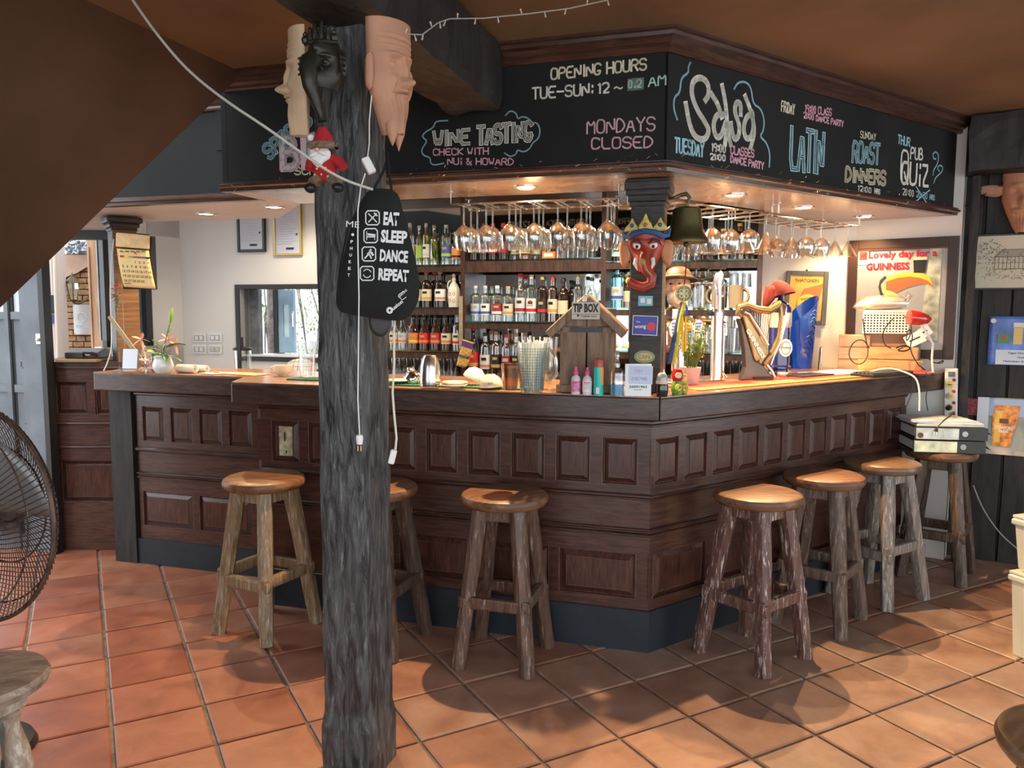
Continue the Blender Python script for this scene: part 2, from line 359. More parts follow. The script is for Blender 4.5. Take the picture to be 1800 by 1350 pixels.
# ---------------- fascia over the bar ----------------
def board(name,label,mb): return solo(name,mb,M_board,label,'chalkboard')
b=thing('chalkboard','long black chalkboard fascia facing left with opening hours, wine tasting and sports lettering','chalkboard',M=FL)
part('board_panel',lband([(0,2.08),(.03,2.08),(.03,2.505),(0,2.505)],-2.055,-.006),M_board,b,world=True); bl=b
b=thing('chalkboard','angled black chalkboard fascia on the right with salsa, latin, roast and quiz lettering','chalkboard',M=FR)
part('board_panel',lband([(0,2.08),(.03,2.08),(.03,2.505),(0,2.505)],.006,2.395,fn=RP),M_board,b,world=True); br=b
b=thing('chalkboard','blank black fascia board set back above the left end of the bar','chalkboard',M=FL)
part('board_panel',lband([(.28,2.08),(.31,2.08),(.31,2.505),(.28,2.505)],-3.75,-2.06),M_board,b,world=True)
part('board_end',lband([(.0,2.06),(.31,2.06),(.31,2.505),(.0,2.505)],-2.085,-2.057),M_board,b,world=True)
part('frame_strip',lband([(.272,2.30),(.28,2.30),(.28,2.505),(.272,2.505)],-2.32,-2.10),M_board,b,world=True)
cor=[(.03,2.50),(-.012,2.50),(-.020,2.508),(-.020,2.520),(-.034,2.530),(-.045,2.545),(-.060,2.552),(-.062,2.566),(-.076,2.570),(-.076,2.58),(.03,2.58)]
struct('trim_1',band(cor,-2.055,2.47),M_trim)
mol=[(.03,2.087),(-.004,2.087),(-.018,2.082),(-.018,2.076),(-.030,2.070),(-.030,2.060),(-.018,2.054),(-.014,2.040),(.03,2.040)]
struct('trim_2',band(mol,-2.09,2.46),M_trim)
struct('trim_3',lband([(o+.28,z) for o,z in cor],-3.75,-2.06),M_trim); struct('trim_4',lband([(o+.28,z) for o,z in mol],-3.75,-2.06),M_trim)
def poly(pts,z0,z1): return MB().prism([(p.x,p.y) for p in pts],z0,z1)
c5=corner(.47)
struct('trim_5',poly([LP(-1.97,.03,0),Vector((*corner(.03),0)),Vector((*c5,0)),LP(-1.95,.46,0)],2.041,2.055),M_soff)
struct('trim_6',poly([Vector((*corner(.03),0)),RP(2.46,.03,0),RP(2.36,.64,0),RP(1.3,.53,0),Vector((*c5,0))],2.0412,2.055),M_soff)
struct('trim_7',poly([LP(-2.07,.03,0),LP(-1.97,.03,0),LP(-1.95,.46,0),LP(-2.44,1.0,0),LP(-3.4,.95,0),LP(-4.4,1.5,0),LP(-4.6,.31,0),LP(-2.07,.31,0)],2.0414,2.055),M_soffw)
# inner fascia (chalk menus facing the shelves, seen in the shelf mirror)
ib=thing('chalkboard','inner black menu board facing the shelves, reflected in the shelf mirror','chalkboard',M=FL)
part('board_panel',lband([(.455,2.056),(.47,2.056),(.47,2.345),(.455,2.345)],-1.95,-.30),M_board,ib,world=True)
part('board_panel',lband([(.50,2.056),(.515,2.056),(.515,2.345),(.50,2.345)],.05,2.2,fn=RP),M_board,ib,world=True)
MI=FL@T(-.35,.471,0)@RZ(180)
chalk(ib,'BOSS AFRICAN',.15,2.24,.045,.4,M_ch,MI,.006); chalk(ib,'BAILEYS 2095',.2,2.16,.045,.38,M_ch,MI,.006); chalk(ib,'KIWI 3 GLASS 6',.15,2.09,.04,.5,M_ch,MI,.006)
chalk(ib,'SOUTH AFRICA',.75,2.24,.05,.35,M_ch,MI,.006); chalk(ib,'WHITE WINE 150',.72,2.15,.05,.45,M_ch,MI,.006); chalk(ib,'12 INCH',1.25,2.24,.045,.25,M_ch,MI,.006)
struct('ceiling',poly([LP(-2.2,.47,0),Vector((*corner(.515),0)),RP(2.4,.515,0),Vector((2.75,4.75,0)),LP(.955,2.2,0),LP(-4.6,2.2,0),LP(-4.3,.96,0),LP(-2.4,.96,0)],2.35,2.40),M_soffw)
# ---------------- walls ----------------
def wseg(mb,fn,s0,s1,o,z0,z1,th=.12): return lband([(o,z0),(o+th,z0),(o+th,z1),(o,z1)],s0,s1,mb,fn)
wb=MB(); W0,W1,Z0,Z1=-3.535,-2.5,1.115,1.645
wseg(wb,LP,-4.085,W0,2.1,0,2.6); wseg(wb,LP,W1,.99,2.1,0,2.6); wseg(wb,LP,W0,W1,2.1,0,Z0); wseg(wb,LP,W0,W1,2.1,Z1,2.6)
struct('wall_back',wb,M_wall)
dWv=V2(-36); WA=Vector((2.57,4.63)); nW=V2(54)
def WP(s,o,z): p=WA+dWv*s+nW*o; return Vector((p.x,p.y,z))
struct('wall_right',wseg(MB(),WP,-.57,.035,0,0,2.6,.1),M_wall)
# short white wall left of the window with a second opening
A0=LP(-4.085,2.1,0); A1=Vector((-3.06,5.86,0)); d2=(A1-A0); L2=d2.length; ML=Matrix.Translation(A1)@Matrix.Rotation(math.atan2(-d2.y,-d2.x),4,'Z')
wl=MB(); wl.box((L2*.79,.05,1.3),(L2*.42,.1,2.6),ML); wl.box((L2*.5,.05,.6),(L2,.1,1.2),ML); wl.box((L2*.5,.05,2.33),(L2,.1,.55),ML); struct('wall_left',wl,M_wall)
wf=MB()
for a,b_,c_,d_ in ((.02,.07,1.2,2.06),(L2*.58-.05,L2*.58,1.2,2.06),(.02,L2*.58,1.2,1.25),(.02,L2*.58,2.01,2.06)): wf.box(((a+b_)/2,-.01,(c_+d_)/2),(b_-a,.06,d_-c_),ML)
w2=struct('window_2',wf,M_blk); part('pane',MB().box((L2*.3,.06,1.63),(L2*.52,.01,.76),ML),plain('bluish_pane',(.28,.36,.42),.25,var=.2),w2,world=True)
# window 1
fr=MB(); e=.035
for s0,s1,z0,z1 in ((W0-e,W0,Z0-e,Z1+e),(W1,W1+e,Z0-e,Z1+e),(W0,W1,Z0-e,Z0),(W0,W1,Z1,Z1+e)): lband([(2.085,z0),(2.22,z0),(2.22,z1),(2.085,z1)],s0,s1,fr)
win=struct('window_1',fr,plain('dark_frame',(.022,.017,.014),.5))
M_blue=plain('blue_grey_paint',(.30,.46,.60),.5,var=.15); M_greyw=plain('grey_weathered',(.16,.17,.19),.7,var=.35,vs=12)
part('side_jamb',lband([(2.22,Z0),(2.27,Z0),(2.27,Z1),(2.22,Z1)],W0,W0+.085),M_greyw,win,world=True)
part('sill',lband([(2.1,Z0-.01),(2.33,Z0-.01),(2.33,Z0+.012),(2.1,Z0+.012)],W0,W1),M_white,win,world=True)
sash=thing('window_shutter','pale blue open window shutter seen through the dark framed window','shutter',M=FL)
sm=MB(); s0=W0+.20
for a,b_,z0,z1 in ((s0,s0+.045,Z0+.02,Z1),(s0+.10,s0+.145,Z0+.02,Z1),(s0+.045,s0+.10,Z0+.02,Z0+.15),(s0+.045,s0+.10,Z1-.12,Z1)): lband([(2.32,z0),(2.35,z0),(2.35,z1),(2.32,z1)],a,b_,sm)
part('frame',sm,M_blue,sash,world=True); part('pane',lband([(2.33,Z0+.15),(2.34,Z0+.15),(2.34,Z1-.12),(2.33,Z1-.12)],s0+.045,s0+.10),plain('pale_pane',(.5,.68,.72),.15),sash,world=True)
part('dark_stile',lband([(2.31,Z0+.02),(2.36,Z0+.02),(2.36,Z1),(2.31,Z1)],s0-.04,s0),M_blk,sash,world=True)
hd=MB().tube([(s0+.15,2.30,1.33),(s0+.165,2.27,1.35),(s0+.165,2.27,1.45),(s0+.15,2.30,1.47)],.006,6,FL); part('handle',hd,M_steel,sash,world=True)
struct('wall_light_blocker',MB().box((-3.35,1.0,1.3),(.12,5.0,2.6)),plain('blocker_brown',(.16,.10,.07),.8,var=.2,vs=2))  # unseen wall added to block sky light and darken the left side
# ---------------- black plank wall at right ----------------
dBv=V2(-30); nB=V2(60); BA=Vector((2.655,4.715)); MBW=Matrix.Translation((BA.x,BA.y,0))@RZ(-30)
bw=struct('wall_far_right',MB().box((1.3,.06,1.3),(2.7,.06,2.6),MBW),M_black)
x=.0; r=random.Random(8)
for wd in (.115,.16,.19,.17,.2,.16,.2,.18,.2,.2,.2,.2,.2):
    me=MB(); nz=10; A=[]
    for k in range(nz+1):
        z=2.6*k/nz; j=r.uniform(-.004,.004); A.append((z,j,r.uniform(-.003,.003)))
    vs=[];fs=[]
    for z,j,y in A: vs+=[(x+.004+j,.03,z),(x+.008+j,y,z),(x+wd-.008+j,y+r.uniform(-.004,.004),z),(x+wd-.004+j,.03,z)]
    for k in range(nz):
        for i in range(3): fs.append((4*k+i,4*k+i+1,4*k+5+i,4*k+4+i))
    me.add(vs,fs,MBW); part('plank',me,M_black,bw,world=True); x+=wd
def rough_timber(mb,pts,w,h,n=26,seed=1,amp=.006,M=None,flare=None):
    """squared hand-hewn timber from pts[0] to pts[1]; w,h section"""
    a,b_=Vector(pts[0]),Vector(pts[1]); d=(b_-a); up=Vector((0,0,1)) if abs(d.normalized().z)<.9 else Vector((0,1,0))
    return mb
def hewn(name,a,b_,wx,wy,rz,n,m,amp,seed,mat,parent=None,flare=None):
    mb=MB(); a=Vector(a);b_=Vector(b_); ax=(b_-a).normalized(); Rm=Matrix.Rotation(rz,3,'Z')
    if abs(ax.z)>.9: u=Rm@Vector((1,0,0)); v=Rm@Vector((0,1,0))
    else: v=Vector((0,0,1)); u=ax.cross(v).normalized()
    vs=[];ring=[]
    for i in range(m):
        for q in range(4): pass
    per=[]
    for q in range(4):
        for i in range(m):
            t=-1+2*i/m; per.append([(t,-1),(1,t),(-t,1),(-1,-t)][q])
    N=len(per)
    for k in range(n+1):
        t=k/n; p=a.lerp(b_,t); f=flare(t) if flare else 1
        for (x_,y_) in per:
            co=1-.06*(abs(x_*y_)**4)
            w_=p+u*x_*wx/2*f*co+v*y_*wy/2*f*co; nv=noise.noise_vector((w_*Vector((14,14,5)) if False else Vector((w_.x*14,w_.y*14,w_.z*5)))+Vector((seed,0,0)))
            n2=noise.noise_vector(Vector((w_.x*45,w_.y*45,w_.z*11))+Vector((seed,9,0)))
            nv=nv+n2*.55; vs.append(w_+Vector(nv)*amp)
    fs=[(k*N+i,k*N+(i+1)%N,(k+1)*N+(i+1)%N,(k+1)*N+i) for k in range(n) for i in range(N)]+[tuple(range(N))[::-1],tuple(range(n*N,(n+1)*N))]
    mb.add(vs,fs); return mb
# ---------------- posts and beams ----------------
pc=Vector((-.438,2.345)); u1=Vector((.947,-.32)); v1=Vector((.32,.947)); cen=pc-u1*.0875+v1*.085
post=hewn('p',(cen.x,cen.y,0),(cen.x,cen.y,2.31),.168,.165,math.atan2(-.32,.947),190,13,.0052,3,None,flare=lambda t:1.10 if t<.068 else max(1.0,1.10-(t-.068)*4.5))
solo('timber_post',post,M_post,'black hewn timber post standing alone on the tiles in front of the bar','post')
dB2=(Vector((-.161,3.39,0))-Vector((-.455,2.43,0))).normalized(); pe=Vector((-.161,3.385,2.44)); pb=pe-dB2*4.6
solo('ceiling_beam',hewn('b',pb,pe,.245,.27,0,60,6,.012,7,None),M_black,'thick black ceiling beam resting on the timber post and running to the chalkboard','beam')
solo('corner_post',hewn('cp',(2.650,4.582,0),(2.650,4.582,2.25),.045,.06,R(-30),60,4,.008,11,None),M_black,'slim black corner post between white wall and black plank wall','post')
e0=Vector((2.60,4.58,2.42)); e1=e0+Vector((dBv.x,dBv.y,0))*2.4
solo('ceiling_beam',hewn('b2',e0,e1,.24,.32,0,40,6,.012,15,None),M_black,'black beam along the ceiling above the plank wall at right','beam')
# ---------------- bar counter body ----------------
bar=thing('bar_counter','dark panelled wooden bar counter with raised panels on two faces','bar counter',(CB.x,CB.y,0))
SE=-1.93
def P(n_,mb,mat=M_bar,label=None): return part(n_,mb,mat,bar,label,world=True)
bd=MB(); band([(.105,.01),(.6,.01),(.6,1.02),(.105,1.02)],SE-.04,2.13,bd); P('carcass',bd)
P('kick_board',band([(.074,.0),(.105,.0),(.105,.184),(.074,.184)],SE-.05,2.12),M_kick,'blue-black painted kick board')
for z0,z1,o in ((.184,.233,.085),(.433,.512,.085),(.549,.672,.088),(.700,.735,.085),(.940,1.02,.085)):
    P('rail',band([(o,z0),(.106,z0),(.106,z1),(o,z1)],SE-.04,2.13),M_barh)
bead=lambda z,h,d:[(.09,z),(.085-d*.5,z),(.085-d,z+h*.3),(.085-d,z+h*.7),(.085-d*.5,z+h),(.09,z+h)]
for z,h,d in ((.511,.014,.012),(.525,.012,.006),(.537,.012,.014),(.672,.010,.008),(.682,.018,.020),(.990,.010,.008),(1.000,.020,.014),(.180,.006,.004)):
    P('moulding',band(bead(z,h,d),SE-.045,2.135),M_trim)
M_worn=plain('worn_edge',(.135,.085,.062),.4,var=.55,vs=22)
def raised(w,h,bv=.026,d=.016):
    m=MB(); x,z=w/2,h/2; e=.0035
    L=[(x,z,.012),(x-.0,z,-.004),(x-e,z-e,-.004),(x-e-.003,z-e-.003,.008),(x-e-.006,z-e-.006,.008),(x-bv-e,z-bv-e,-d*.35),(x-bv-e,z-bv-e,-d*.35)]
    L=L[:6]+[(x-bv-e-.0015,z-bv-e-.0015,-d*.55),(x-bv-e-.003,z-bv-e-.003,-d*.55)]
    vs=[];fs=[]
    for a,b_,y in L: vs+=[(-a,y,-b_),(a,y,-b_),(a,y,b_),(-a,y,b_)]
    for k in range(len(L)-1):
        for i in range(4): j=(i+1)%4; fs.append((4*k+i,4*k+j,4*k+4+j,4*k+4+i))
    n=4*(len(L)-1); fs.append((n,n+1,n+2,n+3)); m.add(vs,fs); me=m.mesh('panel',M_panel,False); me.materials.append(M_worn)
    for f in range(4,8): me.polygons[f].material_index=1
    for f in range(24,28): me.polygons[f].material_index=1
    return me
meT=raised(.157,.209); meTR=raised(.152,.209); meLo=raised(.345,.205,.03); meLR=raised(.348,.220,.03); meN=raised(.13,.209)
def stile(mb,fr_,x0,x1,z0,z1,o=.005): mb.box(((x0+x1)/2,o+.010,(z0+z1)/2),(x1-x0,.02,z1-z0),fr_)
def row(fr_,xs,w,z0,z1,me,x0,x1):
    xs=sorted(xs); edges=[x0]+[v for x in xs for v in (x,x+w)]+[x1]
    for i in range(0,len(edges),2):
        if edges[i+1]-edges[i]>.004:
            s_=MB(); stile(s_,fr_,edges[i],edges[i+1],z0,z1); part('stile',s_,M_bar,bar if fr_ in (BL,BR) else lbar,world=True)
    for x in xs: inst('panel',me,bar if fr_ in (BL,BR) else lbar,fr_@T(x+w/2,.010,(z0+z1)/2))
tl=[-.056-.207*k-.157 for k in range(9)]
row(BL,tl,.157,.735,.94,meT,SE-.02,0)
row(BL,[-.056-.39*k-.345 for k in range(4)],.345,.233,.433,meLo,SE-.02,0)
row(BL,[],.1,.549,.55,meT,0,0) if 0 else None
row(BR,[.026+.1885*k for k in range(11)],.152,.735,.94,meTR,0,2.11)
row(BR,[.03+.378*k for k in range(5)],.348,.233,.433,meLR,0,2.11)
pp=part('patch_plate',MB().box((tl[8]+.088,-.004,.84),(.072,.006,.145),BL),plain('stained_plate',(.36,.31,.20),.6,var=.6,vs=30),bar,'pale stained plate with two slots',world=True)
part('slot',MB().box((tl[8]+.085,-.0075,.862),(.007,.002,.045),BL).box((tl[8]+.092,-.0075,.787),(.007,.002,.014),BL),M_blk,pp,world=True)
# connecting cheek and recessed left section
lbar=thing('bar_counter','recessed dark panelled end section of the bar at far left','bar counter',tuple(LP(-3.04,.418,0)))
FLl=FL@T(0,.418,0)
ck=MB(); ck.prism([tuple(LP(-1.97,.085,0))[:2],tuple(LP(-1.95,.105,0))[:2],tuple(LP(-2.18,.44,0))[:2],tuple(LP(-2.22,.42,0))[:2]],0,1.02); part('end_cheek',ck,M_bar,lbar,world=True)
part('carcass',lband([(.443,0),(.9,0),(.9,1.02),(.443,1.02)],-3.04,-2.19),M_bar,lbar,world=True)
part('kick_board',lband([(.41,0),(.45,0),(.45,.149),(.41,.149)],-3.05,-2.2),M_kick,lbar,world=True)
for z0,z1,o in ((.149,.226,.423),(.431,.508,.423),(.545,.665,.426),(.690,.726,.423),(.928,1.02,.423)): part('rail',lband([(o,z0),(.445,z0),(.445,z1),(o,z1)],-3.04,-2.2),M_barh,lbar,world=True)
for z,h,d in ((.508,.012,.012),(.520,.012,.004),(.532,.012,.014),(.665,.024,.016),(.99,.02,.012)): part('moulding',lband([(o+.338,zz) for o,zz in bead(z,h,d)],-3.04,-2.2),M_trim,lbar,world=True)
row(FLl,[-2.998,-2.803,-2.608,-2.413],.152,.726,.928,raised(.152,.206),-3.04,-2.2)
row(FLl,[-3.015,-2.625],.35,.226,.431,raised(.35,.208,.03),-3.04,-2.2)
lp=MB(); lp.box((-3.13,.425,.51),(.155,.05,1.02),FL); solo('support_plank',lp,M_black,'rough black upright plank under the left end of the bar top','plank')
# worktops
def slab(label,pts,z0=1.025,z1=1.13):
    t=thing('countertop',label,'countertop',(pts[0][0],pts[0][1],z0))
    part('slab',MB().prism([(p[0],p[1]) for p in pts],z0,z1-.004),M_edge,t,world=True,bevel=.008)
    c=Vector((sum(p[0] for p in pts)/len(pts),sum(p[1] for p in pts)/len(pts)))
    q=[c+(Vector((p[0],p[1]))-c)*.996 for p in pts]; part('top_surface',MB().prism([tuple(p) for p in q],z1-.006,z1),M_top,t,'honey brown polished top',world=True)
    return t
g=.0015
slab('long front countertop slab from the step to the bar corner',[LP(-2.075,0,0),LP(-g,0,0),Vector((*corner(.66),0))-Vector((g,0,0)),LP(-2.24,.74,0),LP(-2.203,.282,0)])
def rws(o): return (WA-CC-nR*o).dot(nW)/dR.dot(nW)-.006
slab('right-hand countertop slab running from the bar corner to the white wall',[RP(g,0,0),RP(rws(0),0,0),RP(rws(.62),.62,0),Vector((*corner(.62),0))+Vector((g*2,0,0))])
slab('set-back left countertop slab under the flower vase',[LP(-3.195,.281,0),LP(-2.207,.281,0),LP(-2.245,.78,0),LP(-3.195,.78,0)])
# side counter at far left
MSC=Matrix.Translation((-2.95,4.755,0))@RZ(1)
sc=thing('side_counter','low dark panelled side counter beside the grey door','side counter',M=MSC)
part('carcass',MB().box((.3,.27,.57),(.6,.5,1.14)),M_bar,sc); part('worktop',MB().box((.3,.25,1.15),(.62,.56,.03)),M_edge,sc)
for z0,z1 in ((0,.30),(.56,.64),(.655,.78),(.80,.845),(1.045,1.135)): part('rail',MB().box((.3,.0,(z0+z1)/2),(.6,.04,z1-z0)),M_barh,sc)
for z in (.645,.79,1.13): part('moulding',MB().tube([(0,-.025,z),(.6,-.025,z)],.009,8),M_trim,sc)
for x0,x1,z0,z1 in ((.03,.13,.845,1.045),(.18,.37,.845,1.045),(.42,.58,.845,1.045),(.03,.14,.30,.56),(.19,.58,.30,.56)):
    part('panel',raised(x1-x0,z1-z0,.025),None,sc,M=T((x0+x1)/2,.0,(z0+z1)/2),world=2)
for x0,x1,z0,z1 in ((.0,.03,.3,1.045),(.13,.18,.56,1.045),(.37,.42,.845,1.045),(.58,.6,.3,1.045),(.14,.19,.3,.56)): part('stile',MB().box(((x0+x1)/2,-.002,(z0+z1)/2),(x1-x0,.036,z1-z0)),M_bar,sc)
# ---------------- columns on the bar ----------------
M_col=wood('charcoal_column',(.018,.017,.017),(.045,.042,.040),(3,3,26),4,.5,.8,0)
cc=LP(-.088,.225,0); 
gcol=thing('bar_column','charcoal square column on the bar corner with stickers and a carved capital','column',(cc.x,cc.y,1.13),-17)
part('shaft',MB().box((0,0,.45),(.138,.138,.90)),M_col,gcol,bevel=.004)
cap=MB()
for z,w_,h_ in ((.805,.150,.02),(.828,.165,.026),(.852,.180,.024),(.880,.192,.034),(.902,.185,.012)): cap.box((0,0,z),(w_,w_,h_))
part('capital',cap,M_col,gcol,bevel=.004)
gb=-.0702
def sticker(par,lab,cx,cz,w_,h_,mat,M,txts=(),rot=0):
    o=part('sticker',MB().box((cx,gb,cz),(w_,.002,h_),rot=RY(rot)),mat,par,lab)
    for t in txts: printed(o,t[0],t[1],t[2],t[3],t[4],wm(par),t[5] if len(t)>5 else 0,y=gb-.0015,center=True,rot=rot)
    return o
MG=wm(gcol)
s1=sticker(gcol,'small light-blue sticker',.0,.395,.062,.042,plain('cyan_print',(.16,.5,.62),.4),MG)
part('print',MB().box((-.012,gb-.0012,.397),(.018,.001,.02)).box((.016,gb-.0012,.393),(.018,.001,.022)),M_white,s1)
s2=sticker(gcol,'blue restaurant sticker with a red bubble',.0,.29,.102,.078,plain('royal_blue',(.02,.035,.36),.35),MG,[('wong',-.02,.278,.016,M_white,.02),('nai',.027,.278,.016,M_white,.02),('The',-.03,.302,.008,M_white)],2)
part('bubble',MB().lathe([(.019,0),(.019,.0008)],20,T(.027,gb-.001,.285)@RX(90)),plain('bubble_red',(.62,.03,.03),.4),s2)
part('border',MB().box((0,gb+.0006,.29),(.108,.0016,.084),rot=RY(2)),M_white,s2)
s3=part('sticker',MB().lathe([(.045,0),(.045,.002)],24,T(0,gb+.001,.155)@RX(90)@SC(1,.62,1)),plain('sage_oval',(.22,.32,.17),.5),gcol,'green oval cafe sticker')
part('inset',MB().lathe([(.034,0),(.034,.002)],24,T(0,gb-.0006,.155)@RX(90)@SC(1,.5,1)),plain('sage_in',(.52,.50,.28),.5),s3); printed(s3,'CAFE',0,.147,.017,plain('gold_print',(.30,.20,.03),.5),MG,.02,y=gb-.0045,center=True)
lc=at(213,646,1.13); lcol=thing('bar_column','black square column at the left end of the bar with calendar hung in front','column',(lc.x,lc.y+.08,1.13),38)
part('shaft',MB().box((0,0,.45),(.135,.135,.90)),M_col,lcol,bevel=.004); cap=MB()
for z,w_,h_ in ((.83,.150,.02),(.855,.17,.028),(.885,.20,.034)): cap.box((0,0,z),(w_,w_,h_))
part('capital',cap,M_col,lcol,bevel=.01)
card=wood('brown_cardboard',(.13,.07,.03),(.24,.13,.055),(1,1,18),5,.7,.2)
part('cardboard_facing',MB().box((0,-.070,.42),(.13,.004,.84)),card,lcol,'corrugated brown facing')
# ---------------- downlights ----------------
M_bulb=plain('bulb_glow',(1,.78,.45),.5,emit=14)
for i,(pt,lab) in enumerate((((362,376),'leftmost recessed downlight in the white soffit'),((481,364),'second recessed downlight from the left, in the white soffit'),((924,329),'recessed downlight above the overhead glasses left of the column'),((1291,343),'recessed downlight right of the brass bell'),((1412,365),'recessed downlight between bell and mirror over the right rack'),((1518,381),'rightmost recessed downlight nearest the white wall'))):
    p=at(*pt,2.041); t=thing('downlight',lab,'downlight',(p.x,p.y,2.041),0,'downlights in the bar soffit')
    part('ring',MB().lathe([(.043,.004),(.062,.002),(.062,-.004),(.052,-.006),(.044,-.002),(.040,.004)],28),M_steel,t)
    part('bulb',MB().lathe([(.001,-.001),(.041,-.001),(.041,.003),(.001,.004)],24),M_bulb,t)
    lamp('downlight_lamp','SPOT',(p.x,p.y,2.03),(98 if i>1 else 26)*(.22 if i==5 else .52 if i==4 else 1),size=.011,angle=R(128),blend=.5)
for i,(s,o,f) in enumerate(((-2.7,1.5,LP),(-1.3,1.2,LP),(-.45,1.2,LP),(.9,.95,RP))):
    p=f(s,o,2.35); t=thing('downlight','downlight in the inner aisle ceiling, %s from the left'%['first','second','third','fourth'][i],'downlight',(p.x,p.y,2.349),0,'downlights over the bar aisle')
    part('ring',MB().lathe([(.043,.004),(.062,.002),(.062,-.004),(.052,-.006),(.044,-.002),(.040,.004)],24),M_steel,t); part('bulb',MB().lathe([(.001,-.001),(.041,-.001),(.041,.003),(.001,.004)],20),M_bulb,t)
    lamp('aisle_lamp','SPOT',(p.x,p.y,2.33),18,(1,.86,.66),.03,angle=R(150),blend=.5)
# ---------------- back-bar shelf ----------------
SO=1.85; SD=.22
sh=thing('back_bar_shelf','dark wooden back-bar shelf unit with mirror back and three bays','shelf unit',M=FL)
def SHP(n_,mb,mat,lab=None,bev=0): return part(n_,mb,mat,sh,lab,bevel=bev)
M_shelf=wood('shelf_wood',(.028,.012,.008),(.085,.038,.022),(10,10,2),4,.35,.2,.2)
for x in (-2.33,-1.56,-.585,.385): SHP('upright',MB().box((x,SO+SD/2,1.18),(.032 if x>-2 else .04,SD,2.28)),M_shelf)
SHP('top_board',MB().box((-.97,SO+SD/2,2.285),(2.76,SD+.02,.08)),M_shelf)
SHP('mirror',MB().box((-.97,SO+SD+.006,1.66),(2.72,.008,1.24)),plain('mirror_glass',(.50,.51,.50),.03,1,var=.25,vs=3),'tarnished mirror back')
SHP('cabinet',MB().box((-.97,SO+.0,.51),(2.76,.5,1.02)),M_shelf,bev=.004)
bays=((-2.31,-1.576,(1.795,1.500,1.195)),(-1.544,-.601,(1.825,1.405)),(-.569,.369,(1.800,1.500,1.220)))
for x0,x1,zs in bays:
    for z in zs:
        SHP('glass_shelf',MB().box(((x0+x1)/2,SO+SD/2-.005,z),(x1-x0,SD,.008)),M_shelfglass)
        SHP('shelf_rail',MB().box(((x0+x1)/2,SO+.014,z-.028 if z<1.82 else z-.045),(x1-x0,.022,.038 if z<1.82 else .075)),M_shelf)
# ---------------- bar stools ----------------
def legmat(n,c1,c2,wear,wl): return wood(n,c1,c2,(20,20,2.2),3,.46,.8,.1,wear=wear,wl=wl,wns=4.2,bd=.006)
LMS=[legmat('leg_yellow',(.15,.095,.045),(.30,.20,.105),(.48,.41,.31),(.50,.68)),
 legmat('leg_brown',(.060,.032,.020),(.15,.080,.050),(.40,.34,.28),(.55,.70)),
 legmat('leg_dark',(.050,.030,.022),(.115,.068,.046),(.34,.29,.25),(.56,.72)),
 legmat('leg_red',(.075,.034,.026),(.165,.078,.056),(.58,.54,.50),(.54,.64)),
 legmat('leg_taupe',(.075,.050,.036),(.165,.115,.085),(.44,.38,.32),(.54,.70)),
 legmat('leg_grey',(.12,.10,.085),(.25,.215,.185),(.52,.49,.45),(.50,.68)),
 legmat('leg_umber',(.045,.028,.018),(.10,.062,.042),(.32,.27,.21),(.56,.72))]
def seatmat(n,c1,c2,rg=.46): return wood(n,c1,c2,(2.5,14,14),3,rg,.2,.05)
SM=[seatmat('seat_brown',(.11,.048,.020),(.24,.115,.050)),seatmat('seat_dark',(.10,.045,.022),(.23,.11,.052)),seatmat('seat_olive',(.12,.070,.038),(.21,.130,.075),.35)]
def rlimb(a,b,r0,r1,seed,n=9,seg=9,sq=.25):
    mb=MB(); a=Vector(a);b=Vector(b); rr=random.Random(seed); d=(b-a).normalized(); up=d.cross(Vector((0,1,0)) if abs(d.y)<.9 else Vector((1,0,0))).normalized(); sd=d.cross(up)
    ph=rr.uniform(0,6); vs=[];fs=[]
    for i in range(n+1):
        t=i/n; p=a.lerp(b,t); r=r0+(r1-r0)*t
        for k in range(seg):
            an=2*PI*k/seg; q=r*(1+sq*.5*abs(math.cos(2*an+ph)))*(1+.10*noise.noise(Vector((t*4+seed,math.cos(an),math.sin(an)))))
            vs.append(p+q*(up*math.cos(an)+sd*math.sin(an)))
    fs=[(i*seg+k,i*seg+(k+1)%seg,(i+1)*seg+(k+1)%seg,(i+1)*seg+k) for i in range(n) for k in range(seg)]+[tuple(range(seg))[::-1],tuple(range(n*seg,(n+1)*seg))]
    mb.add(vs,fs); mb.sm=True; return mb
def beam_(mb,a,b,w,h,M=None):
    a=Vector(a);b=Vector(b); d=(b-a); L=d.length; c=(a+b)/2
    return mb.box((0,0,0),(L,w,h),(M or Matrix())@T(*c)@Matrix.Rotation(math.atan2(d.y,d.x),4,'Z'))
